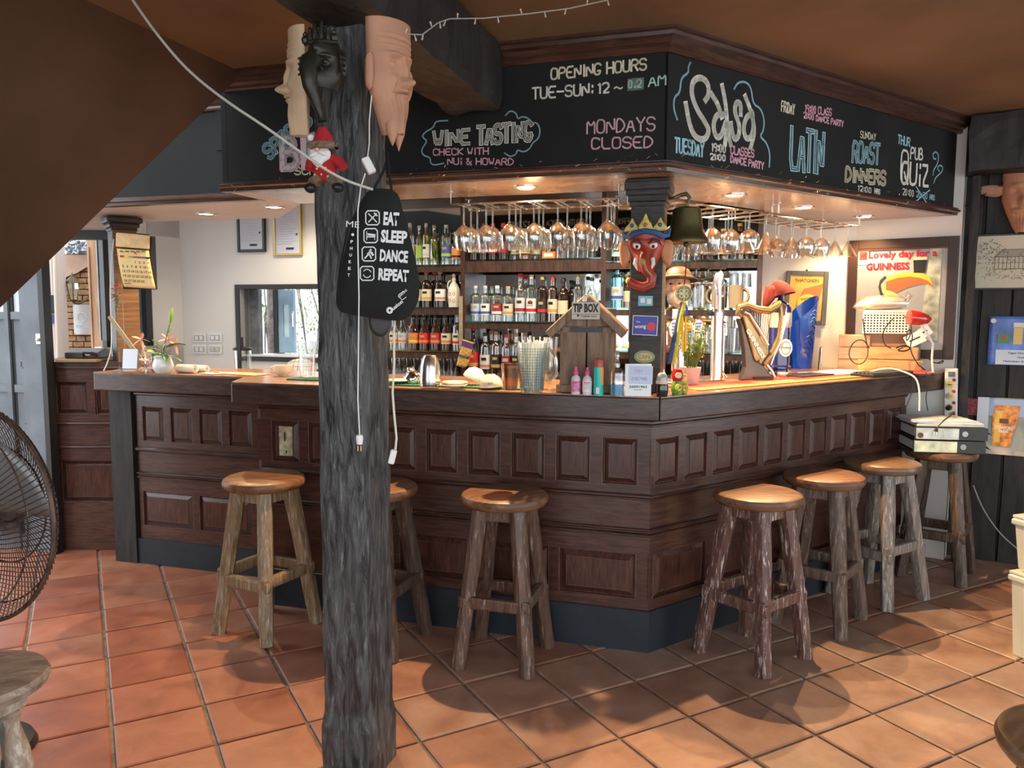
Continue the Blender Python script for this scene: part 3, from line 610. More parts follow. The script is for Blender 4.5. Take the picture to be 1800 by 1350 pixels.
def stool(label,x,y,rz,li,si,seed,H=.72,r=.186,drop=0):
    t=thing('bar_stool',label,'bar stool',(x,y,0),rz,'wooden bar stools along the counter')
    lm,sm_=LMS[li],SM[si]
    part('seat',MB().lathe([(.001,H-.052),(r-.03,H-.052),(r-.012,H-.047),(r-.002,H-.034),(r,H-.022),(r-.006,H-.008),(r-.02,H-.001),(.001,H)],48),sm_,t)
    rf,rt=.222,.112; zt=H-.05; rr=random.Random(seed); zs=[.285,.255,.300,.250]
    tops=[];feet=[]
    for k in range(4):
        a=R(90*k); c,s=math.cos(a),math.sin(a); ft=(rf*c+rr.uniform(-.008,.008),rf*s+rr.uniform(-.008,.008),.0); tp=(rt*c,rt*s,zt)
        feet.append(Vector(ft));tops.append(Vector(tp))
        part('leg',rlimb(ft,tp,.030,.034,seed*7+k),lm,t)
    for k in range(4):
        j=(k+1)%4; z=H*(.395 if k%2 else .37)+rr.uniform(-.012,.012); f=z/zt
        p=feet[k].lerp(tops[k],f); q=feet[j].lerp(tops[j],f); d=(q-p).normalized(); n_=Vector((d.y,-d.x,0))*.012
        part('stretcher',beam_(MB(),p-d*.035+n_,q+d*.035+n_,.034,.052),lm,t,bevel=.009)
        p=feet[k].lerp(tops[k],.955); q=feet[j].lerp(tops[j],.955); part('apron',beam_(MB(),p+d*.015,q-d*.015,.032,.052),lm,t,bevel=.004)
    return t
g2=at(690,1163); g3=at(765,1110)
stool('stool with yellowish worn legs at far left, left of the timber post',-1.14,3.565,197,0,0,1)
stool('stool half hidden behind the right side of the timber post',-.60,3.41,24,2,1,2)
stool('brown-legged stool in front of the main panels, just right of the timber post',-.03,3.262,28.5,1,1,3)
stool('reddish scuffed stool with a cracked leg, nearest right of the bar corner',1.05,3.295,-8,3,1,4)
stool('second stool right of the bar corner, dark-brown leg in front',1.478,3.668,7,4,1,5)
stool('grey-legged stool with olive seat, third right of the bar corner',1.915,4.005,-12,5,2,6)
s7=stool('dark stool at the right end carrying the ring binders',2.41,4.36,8,6,1,7)
# foreground stool, left: round seat on turned legs
q=at(8,1182,.56); t=thing('turned_leg_stool','worn grey round stool on turned legs in the bottom left corner','stool',(q.x-.055,q.y-.03,0),20)
M_old=wood('old_grey_wood',(.19,.13,.10),(.36,.28,.23),(4,14,14),2,.6,.5,0,wear=(.5,.47,.43),wl=(.55,.7))
part('seat',MB().lathe([(.001,.520),(.135,.520),(.158,.530),(.165,.548),(.158,.562),(.13,.566),(.001,.560)],44),M_old,t)
M_turn=wood('turned_wood',(.24,.17,.12),(.42,.33,.25),(10,10,4),2.4,.55,.35,0,wear=(.62,.58,.52),wl=(.5,.7))
prof=[(.020,0),(.024,.05),(.03,.09),(.022,.12),(.030,.13),(.022,.145),(.031,.155),(.022,.17),(.030,.185),(.020,.2),(.024,.24),(.033,.30),(.030,.35),(.018,.42),(.020,.44),(.030,.455),(.022,.465),(.028,.47),(.028,.52)]
for k in range(4):
    a=R(90*k+5); M=T(.115*math.cos(a),.115*math.sin(a),0)@Matrix.Rotation(-.10*math.sin(-a),4,'X')@Matrix.Rotation(-.10*math.cos(a),4,'Y')
    part('leg',MB().lathe(prof,18,M),M_turn,t)
for k in range(4):
    a=R(90*k+5);b=R(90*k+95); rr_=.135; part('stretcher',beam_(MB(),(rr_*math.cos(a),rr_*math.sin(a),.17),(rr_*math.cos(b),rr_*math.sin(b),.17),.02,.045),M_turn,t,bevel=.006)
    part('apron',beam_(MB(),(.1*math.cos(a),.1*math.sin(a),.495),(.1*math.cos(b),.1*math.sin(b),.495),.024,.05),M_turn,t)
# foreground stool, right
q=at(1850,1300,.60); t=thing('bar_stool','dark glossy round stool seat cut off in the bottom right corner','stool',(q.x+.085,q.y-.02,0),30)
part('seat',MB().lathe([(.001,.55),(.15,.55),(.172,.556),(.183,.57),(.186,.585),(.18,.597),(.165,.602),(.155,.600),(.001,.598)],56),SM[2],t)
for k in range(4):
    a=R(90*k); part('leg',rlimb((.2*math.cos(a),.2*math.sin(a),0),(.11*math.cos(a),.11*math.sin(a),.55),.027,.03,90+k),LMS[6],t)
for k in range(4):
    a=R(90*k);b=R(90*k+90); part('stretcher',beam_(MB(),(.16*math.cos(a),.16*math.sin(a),.25),(.16*math.cos(b),.16*math.sin(b),.25),.03,.045),LMS[6],t)
# ---------------- chalk lettering on the fascia ----------------
def fs(px,py,d): p=on(px,py,CC,d); return (Vector((p.x,p.y))-CC).dot(d),p.z
def ck_(par,fr_,d,txt,b0,b1,top,mat,th=.006,outline=None,wf=.62):
    s0,z0=fs(*b0,d); s1,z1=fs(*b1,d); _,zt=fs(b0[0],top,d); h=zt-z0; w_=s1-s0
    st,wd=strokes(txt,h,wf); k=w_/wd; sk=(z1-z0)/w_
    groups=[]
    pts=[smooth_line([(s0+p[0]*k,z0+p[1]+sk*p[0]*k) for p in s],2) for s in st]
    o=MB()
    for s in pts: o.ribbon(s,th,fr_@T(0,-.0012,0))
    o=part('chalk_lettering',o,mat,par,world=True); o['kind']='stuff'
    if outline:
        q=MB()
        for s in pts: q.ribbon(s,th*.5,fr_@T(0,-.0024,0))
        q=part('chalk_lettering',q,outline,par,world=True); q['kind']='stuff'
        q=MB()
        for s in pts: q.ribbon(s,th*.16,fr_@T(0,-.0032,0))
        q=part('chalk_lettering',q,mat,par,world=True); q['kind']='stuff'
def cs_(par,fr_,d,pts,th,mat,n=4,name='chalk_line'):
    q=[fs(x,y,d) for x,y in pts]; mb=MB(); mb.ribbon(smooth_line(q,n),th,fr_@T(0,-.0012,0)); o=part(name,mb,mat,par,world=True); return o
for a in (('OPENING HOURS',(969,140),(1139,122),121,M_chy,.0075),('TUE-SUN:',(936,174),(1046,166),155,M_ch,.0075),('12',(1052,164),(1073,162),147,M_ch,.0075),('~',(1080,163),(1098,161),148,M_ch,.006),('AM',(1140,152),(1174,148),134,M_chg,.006),
          ('MONDAYS',(1032,235),(1155,229),212,M_chp,.0065),('CLOSED',(1040,262),(1151,259),243,M_chp,.0065),('CHECK WITH',(762,273),(861,271),262,M_chp,.005),('NUi & HOWARD',(787,289),(905,290),278,M_chp,.005)):
    ck_(bl,FL,dL,*a)
ck_(bl,FL,dL,'MONDAYS',(1032.5,234.5),(1155.5,228.5),211.5,M_ch,.003); ck_(bl,FL,dL,'CLOSED',(1040.5,261.5),(1151.5,258.5),242.5,M_ch,.003)
ck_(bl,FL,dL,'WINE',(763,256),(829,252),232,M_ch,.016,M_board); ck_(bl,FL,dL,'TASTING',(840,254),(938,246),223,M_ch,.0185,M_board)
sm_=MB(); s0,z0=fs(1103,160,dL); s1,z1=fs(1132,136,dL); sm_.box(((s0+s1)/2,-.0008,(z0+z1)/2),(s1-s0,.0006,z1-z0),FL)
part('chalk_smudge',sm_,plain('smudge',(.12,.17,.155),.9,var=.5,vs=40),bl,world=True); ck_(bl,FL,dL,'0.2',(1105,155),(1129,153),142,M_chg,.006)
cs_(bl,FL,dL,[(787,212),(765,213),(763,224),(746,233),(742,241),(752,248),(741,262),(743,273),(757,277),(756,285),(762,291),(780,287)],.006,M_chb)
cs_(bl,FL,dL,[(889,203),(897,194),(908,199),(910,210),(919,204),(932,210),(934,217),(944,215),(950,228),(947,244),(936,251),(932,261),(921,268),(909,263),(908,271),(897,276),(887,269)],.006,M_chb)
# SPORTS arched up to the right, BIG
def diag(par,txt,p0,p1,hpx,mat,th,inner):
    (s0,z0),(s1,z1)=fs(*p0,dL),fs(*p1,dL); ang=math.atan2(z1-z0,s1-s0); L=math.hypot(s1-s0,z1-z0); h=hpx*.00275
    st,wd=strokes(txt,h); k=L/wd
    for m_,t_,y_ in ((mat,th,-.0012),(inner,th*.5,-.0024),(mat,th*.16,-.003)):
        q=MB()
        for s in st:
            q.ribbon([(s0+p[0]*k*math.cos(ang)-p[1]*math.sin(ang),z0+p[0]*k*math.sin(ang)+p[1]*math.cos(ang)) for p in smooth_line(s,2)],t_,FL@T(0,y_,0))
        q=part('chalk_lettering',q,m_,par,world=True); q['kind']='stuff'
diag(bl,'SPORTS',(474,280),(552,213),24,M_chb,.018,M_board)
ck_(bl,FL,dL,'BIG',(498,294),(578,292),242,M_chp,.040,M_chg); ck_(bl,FL,dL,'SCREEN',(518,307),(600,306),294,M_chy,.006)
br_=br
def sp(l): return [(x/3+1150,y/3+50) for x,y in l]
for pts in (sp([(268,380),(288,350),(282,285),(240,255),(200,280),(195,350),(225,430),(265,490),(290,540),(265,590),(215,575),(185,510),(165,395)]),
            sp([(375,455),(330,450),(308,510),(325,575),(352,570),(374,500)]),sp([(300,345),(335,400),(355,470)]),sp([(357,300),(376,400),(384,500),(372,610)]),sp([(384,500),(392,570),(402,612)]),
            sp([(455,455),(455,395),(430,390),(422,440),(446,500),(448,560),(425,590),(410,550),(404,500)]),
            sp([(520,455),(488,460),(468,520),(480,580),(508,580),(525,520),(512,440)]),sp([(478,355),(510,440),(530,540),(508,628)])):
    cs_(br,FR,dR,pts,.025,M_ch,3,'chalk_lettering')
for pts in (sp([(190,180),(178,205),(180,235),(140,260),(135,340),(105,360),(100,420),(120,480)]),sp([(420,320),(440,285),(480,280),(510,310),(520,400),(560,420),(580,480),(575,540),(555,570),(590,600),(610,660),(605,730)])):
    cs_(br,FR,dR,pts,.009,M_chb); 
for a in (('TUESDAY',(1186,267),(1238,276),242,M_chb,.009),('19:00',(1251,265),(1277,269),252,M_ch,.007),('CLASSES',(1284,270),(1326,277),256,M_chp,.007),('21:00',(1248,280),(1277,283),270,M_ch,.007),('DANCE PARTY',(1284,285),(1343,298),273,M_chp,.007),
          ('FRiDAY',(1373,195),(1397,202),177,M_chy,.006),('19:00 CLASS',(1415,197),(1462,204),184,M_chp,.0065),('21:00 DANCE PARTY',(1412,207),(1483,223),197,M_chp,.0065),
          ('SUNDAY',(1512,242),(1540,247),230,M_chy,.0045),('12:00',(1508,335),(1533,340),326,M_ch,.006),('HRS',(1537,339),(1547,342),331,M_ch,.006),
          ('THUR',(1578,252),(1600,258),237,M_chb,.008),('PUB',(1600,279),(1623,281),259,M_ch,.010),('QUiZ',(1584,322),(1634,328),284,M_ch,.016),('20:00',(1586,342),(1607,346),331,M_ch,.005),('20:30',(1610,346),(1631,350),336,M_chb,.005),('HRS',(1634,350),(1643,352),342,M_chb,.006)):
    ck_(br,FR,dR,*a)
ck_(br,FR,dR,'LATIN',(1389,296),(1448,306),222,M_chb,.026,M_board); ck_(br,FR,dR,'ROAST',(1498,284),(1547,288),249,M_chb,.018,M_board); ck_(br,FR,dR,'DINNERS',(1486,318),(1558,325),294,M_chy,.017,M_board)
ck_(br,FR,dR,'Q',(1582,320),(1598,323),262,M_ch,.012)
cs_(br,FR,dR,[(1640,308),(1640,300),(1648,288),(1650,272),(1644,266),(1639,271),(1641,280),(1645,279)],.008,M_chb); cs_(br,FR,dR,[(1641,322),(1644,312),(1656,302),(1657,293),(1651,290),(1647,296),(1651,301)],.008,M_chb)
cs_(br,FR,dR,[(1606,357),(1634,334)],.007,M_chb,2); cs_(br,FR,dR,[(1610,328),(1630,359)],.007,M_chb,2)
# ---------------- helpers for props ----------------
def loc(px,py,Y,rz=0):
    p=atY(px,py,Y); return Matrix.Translation(p)@RZ(rz), Y/F
def pillow(outline,t,rings=7,flat=6,back=True,mb=None,M=None):
    """closed cushion shape from an outline in x,z"""
    mb=mb or MB(); cx=sum(p[0] for p in outline)/len(outline); cz=sum(p[1] for p in outline)/len(outline); n=len(outline)
    for sgn in ((-1,1) if back else (-1,)):
        vs=[(cx,sgn*t/2,cz)];fs_=[]
        for r_ in range(1,rings+1):
            k=r_/rings; y=sgn*t/2*(1-k**flat)
            for p in outline: vs.append((cx+(p[0]-cx)*k,y,cz+(p[1]-cz)*k))
        for i in range(n):
            j=(i+1)%n; fs_.append((0,1+j,1+i) if sgn>0 else (0,1+i,1+j))
        for r_ in range(rings-1):
            for i in range(n):
                j=(i+1)%n; a=1+r_*n; b=1+(r_+1)*n; f=(a+i,b+i,b+j,a+j); fs_.append(f[::-1] if sgn>0 else f)
        mb.add(vs,fs_,M)
    mb.sm=True; return mb
def pxo(pts,cx,cy,k): return [((x-cx)*k,-(y-cy)*k) for x,y in pts]
def densify(p,n=3,sm=2):
    q=list(p)+[p[0]]; q=smooth_line(q,sm+1); return q[:-1]
def cable(name,label,pts,r,mat,cat='cable',parent=None,sm=3):
    P3=[Vector(p) for p in pts]
    for _ in range(sm):
        q=[P3[0]]
        for i in range(len(P3)-1): q+= [P3[i].lerp(P3[i+1],.25),P3[i].lerp(P3[i+1],.75)]
        q.append(P3[-1]); P3=q
    mb=MB().tube([p for p in P3],r,6)
    if parent: return part(name,mb,mat,parent,label,world=True)
    return solo(name,mb,mat,label,cat)
# ---------------- bag and things on the timber post ----------------
YB=2.17; M_bagc=plain('black_cotton',(.009,.010,.010),.9,var=.2,vs=60,bump=.1); M_prn=plain('print_white',(.78,.80,.80),.6)
MBg,k=loc(662,450,YB,-6)
bag=thing('drawstring_bag','black drawstring bag with white eat sleep dance repeat print hanging on the timber post','bag',M=MBg)
ol=densify(pxo([(640,350),(648,338),(670,334),(692,337),(703,347),(708,368),(716,395),(727,440),(736,480),(738,510),(735,530),(722,552),(708,562),(690,562),(640,556),(605,550),(592,545),(587,530),(590,505),(604,445),(616,400),(630,370)],662,450,k),3,1)
part('pouch',pillow(ol,.06,8,5),M_bagc,bag)
def bx(px): return (px-662)*k
def bz(py): return -(py-450)*k
part('cord',MB().tube([(bx(655),.01,bz(338)),(bx(672),.03,bz(300)),(bx(676),.05,bz(268)),(bx(680),.03,bz(300)),(bx(690),.0,bz(338))],.004,6),M_bagc,bag)
part('cord',MB().tube([(bx(640),0,bz(352)),(bx(612),.0,bz(400)),(bx(596),.0,bz(470)),(bx(590),.0,bz(530))],.003,6),M_bagc,bag)
I=Matrix(); yb=-.0325
MBw=wm(bag)
for txt,x0,y1,y0,x1 in (('EAT',679,398,377,706),('SLEEP',674,427,407,720),('DANCE',672,459,440,721),('REPEAT',669,491,472,722)):
    printed(bag,txt,bx(x0+1),bz(y1),(y1-y0)*k,M_prn,MBw,.045,(x1-x0)*k,y=yb,rot=-4)
for i,cy_ in enumerate((387,417,448,481)):
    cx_=661.5-i*3.6; h_=.0185; fr_=MB()
    o_=densify([(bx(cx_)-h_,bz(cy_)-h_),(bx(cx_)+h_,bz(cy_)-h_),(bx(cx_)+h_,bz(cy_)+h_),(bx(cx_)-h_,bz(cy_)+h_)],1,0)
    c_=.0055; X_,Z_=bx(cx_),bz(cy_); o_=[(X_+sx*(h_-(c_ if a else 0)),Z_+sz*(h_-(0 if a else c_))) for sx,sz,a in ((-1,-1,1),(1,-1,1),(1,-1,0),(1,1,0),(1,1,1),(-1,1,1),(-1,1,0),(-1,-1,0))]; fr_.ribbon(o_+[o_[0]],.0032,T(0,yb,0)); part('icon_frame',fr_,M_prn,bag)
    ic=MB(); A=T(bx(cx_),yb,bz(cy_)); u=.011
    if i==0: ic.ribbon([(-u,-u),(u,u)],.003,A); ic.ribbon([(-u,u),(u,-u)],.003,A); ic.ribbon([(u*.5,u*1.1),(u*1.1,u*.5)],.004,A)
    elif i==1: ic.ribbon([(-u,u),(-u,-u)],.002,A); ic.ribbon([(u,.2*u),(u,-u)],.002,A); ic.ribbon([(-u,-.3*u),(u,-.3*u)],.003,A); ic.ribbon([(-.6*u,.3*u),(u,.1*u)],.006,A)
    elif i==2: ic.ribbon([(-u,-u),(0,.1*u),(.6*u,-u)],.004,A); ic.ribbon([(-.2*u,.0),(.4*u,.6*u),(u,-.2*u)],.006,A); ic.ribbon([(.3*u,.8*u),(.5*u,1.05*u)],.005,A)
    else:
        for a0 in (20,200): ic.ribbon([(u*math.cos(R(a0+q*14)),u*math.sin(R(a0+q*14))) for q in range(10)],.0028,A)
    part('icon',ic,M_prn,bag)
printed(bag,'ME',bx(615),bz(402),.017,M_prn,MBw,.0,.036,y=yb-.001,rot=-4)
for i,ch in enumerate('PHUKET'): printed(bag,ch,bx(621.5-i*1.3),bz(429+i*11.4),.0078,M_prn,MBw,.03,.0075,y=yb+.004)
part('print_dot',MB().lathe([(.004,0),(.004,.0005)],12,T(bx(626),yb+.002,bz(415))@RX(90)),M_prn,bag)
printed(bag,'fusion',bx(694),bz(546),.010,M_prn,MBw,.03,.04,y=yb-.002,rot=38); lg=MB()
for a in range(8): lg.box((0,0,.006),(.006,.0005,.006),T(bx(690),yb-.002,bz(544))@RY(a*45))
part('gear_print',lg,M_prn,bag); lg=MB(); lg.ribbon([(.0,.012),(-.012,0),(0,-.012),(.010,-.002)],.0016,T(bx(713),yb-.002,bz(519))@RY(10)); lg.ribbon([(0,.012),(.004,.008)],.0016,T(bx(713),yb-.002,bz(519))); part('logo_print',lg,M_prn,bag)
printed(bag,'DANCING',bx(707),bz(523),.006,M_prn,MBw,.02,.03,y=yb-.002,rot=42)
MBh,k2=loc(668,572,2.20,0)
solo('leather_flap',pillow(densify([(-.032,.03),(.03,.03),(.032,-.0),(.012,-.034),(-.012,-.03),(-.03,-.01)],1,2),.008),plain('dark_leather',(.022,.015,.012),.5),'rounded dark leather tab poking out beneath the black bag','leather tab',M=MBh)
# masks
def mask_sheet(hw,h,D,bumps,nu=64,nv=110,M=None,mb=None,pw=.5):
    mb=mb or MB()
    def fn(a,b):
        u=-1+2*a; v=b; w_=hw(v); y=D*(max(0,1-u*u))**pw
        for (bu,bv,su,sv,am) in bumps: y+=am*math.exp(-((u-bu)/su)**2-((v-bv)/sv)**2)
        return (u*w_,-y,(v-.5)*h)
    return mb.sheet(fn,nu,nv,M)
M_clay=plain('terracotta_clay',(.50,.26,.16),.75,var=.16,vs=10,bump=.08); M_clayl=plain('pale_clay',(.62,.44,.28),.75,var=.12,vs=14,bump=.08)
def hwm(v): # chin at v=0
    return .013+.060*min(1,(v/.42))**.9 if v<.42 else .073+.006*math.sin((v-.42)*3)
face=[(0,.55,.10,.12,.016),(0,.44,.17,.040,.034),(-.2,.43,.09,.026,.014),(.2,.43,.09,.026,.014),(0,.335,.4,.012,.010),(0,.375,.42,.014,.012),(0,.354,.36,.009,-.012)]+[q for s_ in (-1,1) for q in ((s_*.40,.615,.22,.040,-.013),(s_*.40,.61,.11,.018,.012),(s_*.40,.636,.16,.006,.005),(s_*.40,.588,.15,.006,.004),(s_*.38,.685,.28,.016,.011),(s_*.5,.47,.2,.05,.009),(s_*.42,.36,.06,.04,-.007),(s_*.34,.42,.05,.03,-.006))]+[(0,.76,.75,.009,.005),(0,.81,.85,.009,.005),(0,.86,.9,.008,.003)]+[(u_,.2,.035,.13,.006) for u_ in (-.7,-.5,-.3,-.1,.1,.3,.5,.7)]
Mm,_=loc(677,143,2.27,60)
mk=thing('clay_mask','pink terracotta bearded face mask on the right side of the timber post','mask',M=Mm)
part('face',mask_sheet(hwm,.30,.062,face),M_clay,mk,solid=.006)
for s_ in (-1,1): part('ear',pillow(densify([(-.020,.050),(.012,.056),(.024,.02),(.016,-.03),(0,-.050),(-.016,-.02)],1,2),.022,M=T(s_*.080,-.010,.0)@RZ(-s_*48)),M_clay,mk)
part('beard_point',MB().lathe([(.001,-.182),(.008,-.168),(.017,-.145),(.020,-.125),(.012,-.10)],12,T(-.013,-.034,0)@SC(1,1.0,1)),M_clay,mk); part('beard_point',MB().lathe([(.001,-.192),(.008,-.172),(.017,-.148),(.020,-.125),(.012,-.10)],12,T(.015,-.034,0)@SC(1,1.0,1)),M_clay,mk)
Mm,_=loc(541,150,2.37,-80)
mk=thing('clay_mask','pale clay mask seen edge-on at the left side of the timber post','mask',M=Mm)
part('face',mask_sheet(hwm,.29,.050,face),M_clayl,mk,solid=.006)
part('ear',pillow(densify([(-.014,.045),(.008,.05),(.018,.02),(.012,-.03),(0,-.045),(-.012,-.02)],1,2),.02,M=T(-.07,-.01,.0)@RZ(50)),M_clayl,mk)
# black elephant mask
Me,k=loc(574,118,2.16,-14)
M_bronze=plain('dark_bronze',(.028,.025,.018),.4,.3,var=.4,vs=30,bump=.2)
em=thing('elephant_mask','dark carved elephant-head mask with long trunk on the front of the timber post','mask',M=Me)
hwe=lambda v:.048*math.sin(PI*(.12+.76*v))**.6
part('head',mask_sheet(hwe,.13,.05,[(-.4,.5,.25,.1,-.01),(.4,.5,.25,.1,-.01),(-.4,.5,.12,.05,.012),(.4,.5,.12,.05,.012),(0,.75,.3,.12,.014),(-.4,.62,.3,.03,.006),(.4,.62,.3,.03,.006),(0,.2,.3,.2,.02)]),M_bronze,em,solid=.006)
part('trunk',MB().tube([(-.006,-.062,0),(-.008,-.085,-.03),(-.004,-.085,-.07),(.006,-.072,-.11),(.014,-.060,-.14),(.016,-.060,-.155)],[.026,.024,.019,.014,.010,.012],12),M_bronze,em)
for s_ in (-1,1):
    e=MB(); pillow(densify([(0,.035),(s_*.02,.03),(s_*.026,0),(s_*.018,-.04),(s_*.004,-.03)],1,2),.012,mb=e,M=T(s_*.045,-.02,.0)); 
    for q in range(4): e.tube([(s_*(.052+.003*q),-.028,.022-.014*q),(s_*(.068),-.028,.018-.014*q)],.003,5)
    part('ear',e,M_bronze,em); part('tusk',MB().tube([(s_*.022,-.06,-.02),(s_*.026,-.078,-.03),(s_*.026,-.085,-.024)],[.006,.004,.002],8),M_bronze,em)
cr=MB(); cr.tube([(-.044,-.03,.052),(-.02,-.052,.05),(.02,-.052,.05),(.044,-.03,.052)],.006,6)
for x_,h_ in ((-.040,.03),(-.024,.04),(-.008,.05),(.010,.052),(.027,.042),(.042,.03)):
    cr.lathe([(.009,0),(.011,h_*.3),(.006,h_*.6),(.007,h_*.75),(.0005,h_)],8,T(x_,-.036-.01*(1-abs(x_)/.05),.052)); cr.ball((x_+.007,-.04,.066),.005,seg=6,rings=4)
part('crown',cr,M_bronze,em)
# santa doll
Ms,k=loc(573,280,2.13,-8)
M_red=plain('red_felt',(.42,.015,.02),.9,var=.2,vs=50); M_fur=plain('brown_fur',(.22,.15,.10),.95,var=.45,vs=90,bump=.8); M_wf=plain('white_felt',(.80,.80,.80),.9)
sd=thing('plush_doll','small plush santa doll in red with white beard hanging on the timber post','doll',M=Ms)
part('body',MB().ball((0,-.01,-.022),(.034,.024,.04)),M_red,sd); part('head',MB().ball((-.008,-.018,.022),(.022,.02,.02)),plain('doll_skin',(.70,.45,.32),.8),sd)
part('hat',MB().tube([(0,-.016,.03),(.0,-.016,.055),(-.002,-.02,.078)],[.03,.024,.010],14),M_red,sd); part('hat_band',MB().tube([(-.030,-.03,.032),(0,-.042,.030),(.030,-.03,.032),(.03,0,.034),(-.03,0,.034),(-.03,-.03,.032)],.010,8),M_fur,sd)
part('beard',pillow(densify([(-.030,.022),(.026,.022),(.028,.0),(.012,-.016),(-.004,-.034),(-.02,-.018),(-.032,0)],1,2),.03,M=T(-.004,-.026,.0)),M_wf,sd)
for s_ in (-1,1): part('moustache',MB().ball((s_*.010-.005,-.044,.010),(.013,.006,.006),M=RY(s_*20)),M_wf,sd)
part('nose',MB().ball((-.005,-.050,.016),.005),plain('doll_nose',(.70,.40,.28),.7),sd); part('pompom',MB().ball((-.032,-.02,.052),.010),M_wf,sd)
part('arm',MB().tube([(.022,-.01,-.0),(.045,-.02,-.012),(.058,-.026,-.028)],[.013,.014,.012],10),M_red,sd); part('arm',MB().tube([(-.024,-.01,0),(-.036,-.02,-.014),(-.036,-.028,-.03)],[.012,.012,.011],10),M_red,sd)
for s_,x1 in ((-1,-.028),(1,.042)):
    part('leg',MB().tube([(s_*.014,-.012,-.05),(x1,-.03,-.066)],[.014,.015],10),M_fur,sd); part('boot',MB().ball((x1+s_*.002,-.035,-.080),(.016,.018,.013)),M_blk,sd)
pt_=MB()
for x_,z_ in ((-.012,-.03),(.0,-.045),(.012,-.028),(.018,-.05),(-.004,-.018),(-.018,-.045)): pt_.box((x_,-.035,z_),(.006,.001,.0015)); pt_.box((x_,-.035,z_),(.0015,.001,.006))
part('snowflake_print',pt_,M_chy,sd)
# adapter box, plug cables
Mx,k=loc(648,291,2.15,-10)
ab=thing('adapter_box','small white adapter box dangling on the timber post above the black bag','adapter',M=Mx)
part('case',MB().box((0,0,0),(.022,.018,.045),rot=RY(-28)@RZ(25)),M_white,ab,bevel=.003); part('lead',MB().tube([(-.003,0,.022),(-.001,.01,.06),(-.004,.02,.12),(.0,.03,.19)],.0016,5),M_white,ab)
def wplug(px,py,Y): return atY(px,py,Y)
cb=thing('power_cable','thin white cable ending in a two-pin plug in front of the timber post','cable',tuple(atY(632,770,2.10)))
part('wire',MB().tube(smooth3([atY(642,305,2.13),atY(633,330,2.12),atY(630,420,2.10),atY(630,600,2.10),atY(631,700,2.10),atY(632,762,2.10)]) if 0 else [atY(642,305,2.13),atY(634,330,2.12),atY(629,370,2.10),atY(629,430,2.10),atY(631,520,2.10),atY(630,620,2.10),atY(629,700,2.10),atY(632,764,2.10)],.0018,6),M_white,cb,world=True)
part('plug',MB().lathe([(.006,.012),(.009,.010),(.010,0),(.008,-.012),(.008,-.014)],10,T(*atY(632,772,2.10))@SC(1,.7,1)),M_white,cb,world=True)
for s_ in (-1,1): part('pin',MB().box((s_*.004,0,0),(.002,.003,.014),T(*atY(632,788,2.10))),M_brass,cb,world=True)
cb=thing('power_cable','thicker cream cable ending in a socket connector right of the timber post','cable',tuple(atY(692,800,2.2)))
part('wire',MB().tube([atY(694,556,2.22),atY(692,590,2.22),atY(693,640,2.22),atY(690,690,2.22),atY(693,730,2.22),atY(697,770,2.22),atY(695,790,2.22)],.0034,7),plain('cream_cable',(.68,.68,.56),.5),cb,world=True)
part('connector',MB().box((0,0,0),(.018,.014,.042),T(*atY(690,803,2.22))@RY(14)),M_white,cb,world=True,bevel=.004)
cable('long_cable','long pale cable running from the top left down to the black bag',[atY(233,0,2.2),atY(275,60,2.15),atY(330,125,2.1),atY(400,180,2.05),atY(470,225,2.02),atY(545,280,2.02),atY(600,315,2.05),atY(655,333,2.1)],.0036,plain('pale_cable',(.50,.50,.44),.6))
fl_=thing('string_lights','unlit fairy light string draped from the mask across the black beam','string lights',tuple(atY(735,60,2.3)))
lp_=[atY(712,60,2.25),atY(742,61,2.3),atY(770,40,2.35),atY(790,33,2.4),atY(850,32,2.45),atY(930,24,2.5),atY(1000,15,2.55),atY(1068,0,2.6)]
part('wire',MB().tube(lp_,.002,5),plain('clear_wire',(.35,.33,.30),.3),fl_,world=True)
for i in range(14):
    t=i/13*(len(lp_)-1); a=int(min(t,len(lp_)-2)); p=lp_[a].lerp(lp_[a+1],t-a); q=p+Vector((rn.uniform(-.008,.008),-.005,-.018 if i%3 else .014)); part('bulb',MB().tube([p,q],[.0012,.003],5),M_glass if 0 else plain('tiny_bulb',(.55,.53,.48),.2),fl_,world=True)

r=random.Random(77); mb=MB()
for i in range(150):
    fn_,s_=(LP,r.uniform(-2.0,-.02)) if i<80 else (RP,r.uniform(.02,2.3))
    p=fn_(s_,-.034,r.choice((2.096,2.08,2.06,2.043))+r.uniform(-.004,.004)); mb.tube([p,p+Vector((r.uniform(-.018,.018),r.uniform(-.01,0),r.uniform(-.014,.012)))],.0009,3)
o=solo('tinsel_threads',mb,plain('tinsel',(.75,.68,.50),.15,1),'stray glittering tinsel threads left along the lower fascia moulding','tinsel'); o['kind']='stuff'
# ---------------- props on the front and left counter ----------------
ZT=1.1305
def base(px,py,z=ZT): p=at(px,py,z); return p,p.y/F
def plastic(n,c,rg=.35,**k): return plain(n,c,rg,**k)
M_ceram=plain('cream_ceramic',(.78,.72,.58),.18,coat=.5); M_por=plain('white_porcelain',(.80,.78,.74),.15,coat=.5)
M_clear=glass('clear_plastic',(.93,.95,.95),.12,.55,.08); M_paper=plain('paper',(.80,.79,.76),.8); M_ink=plain('ink',(.03,.03,.035),.7)
def arc(c,r0,a0,a1,n,f): return [f(c,r0,R(a0+(a1-a0)*i/n)) for i in range(n+1)]
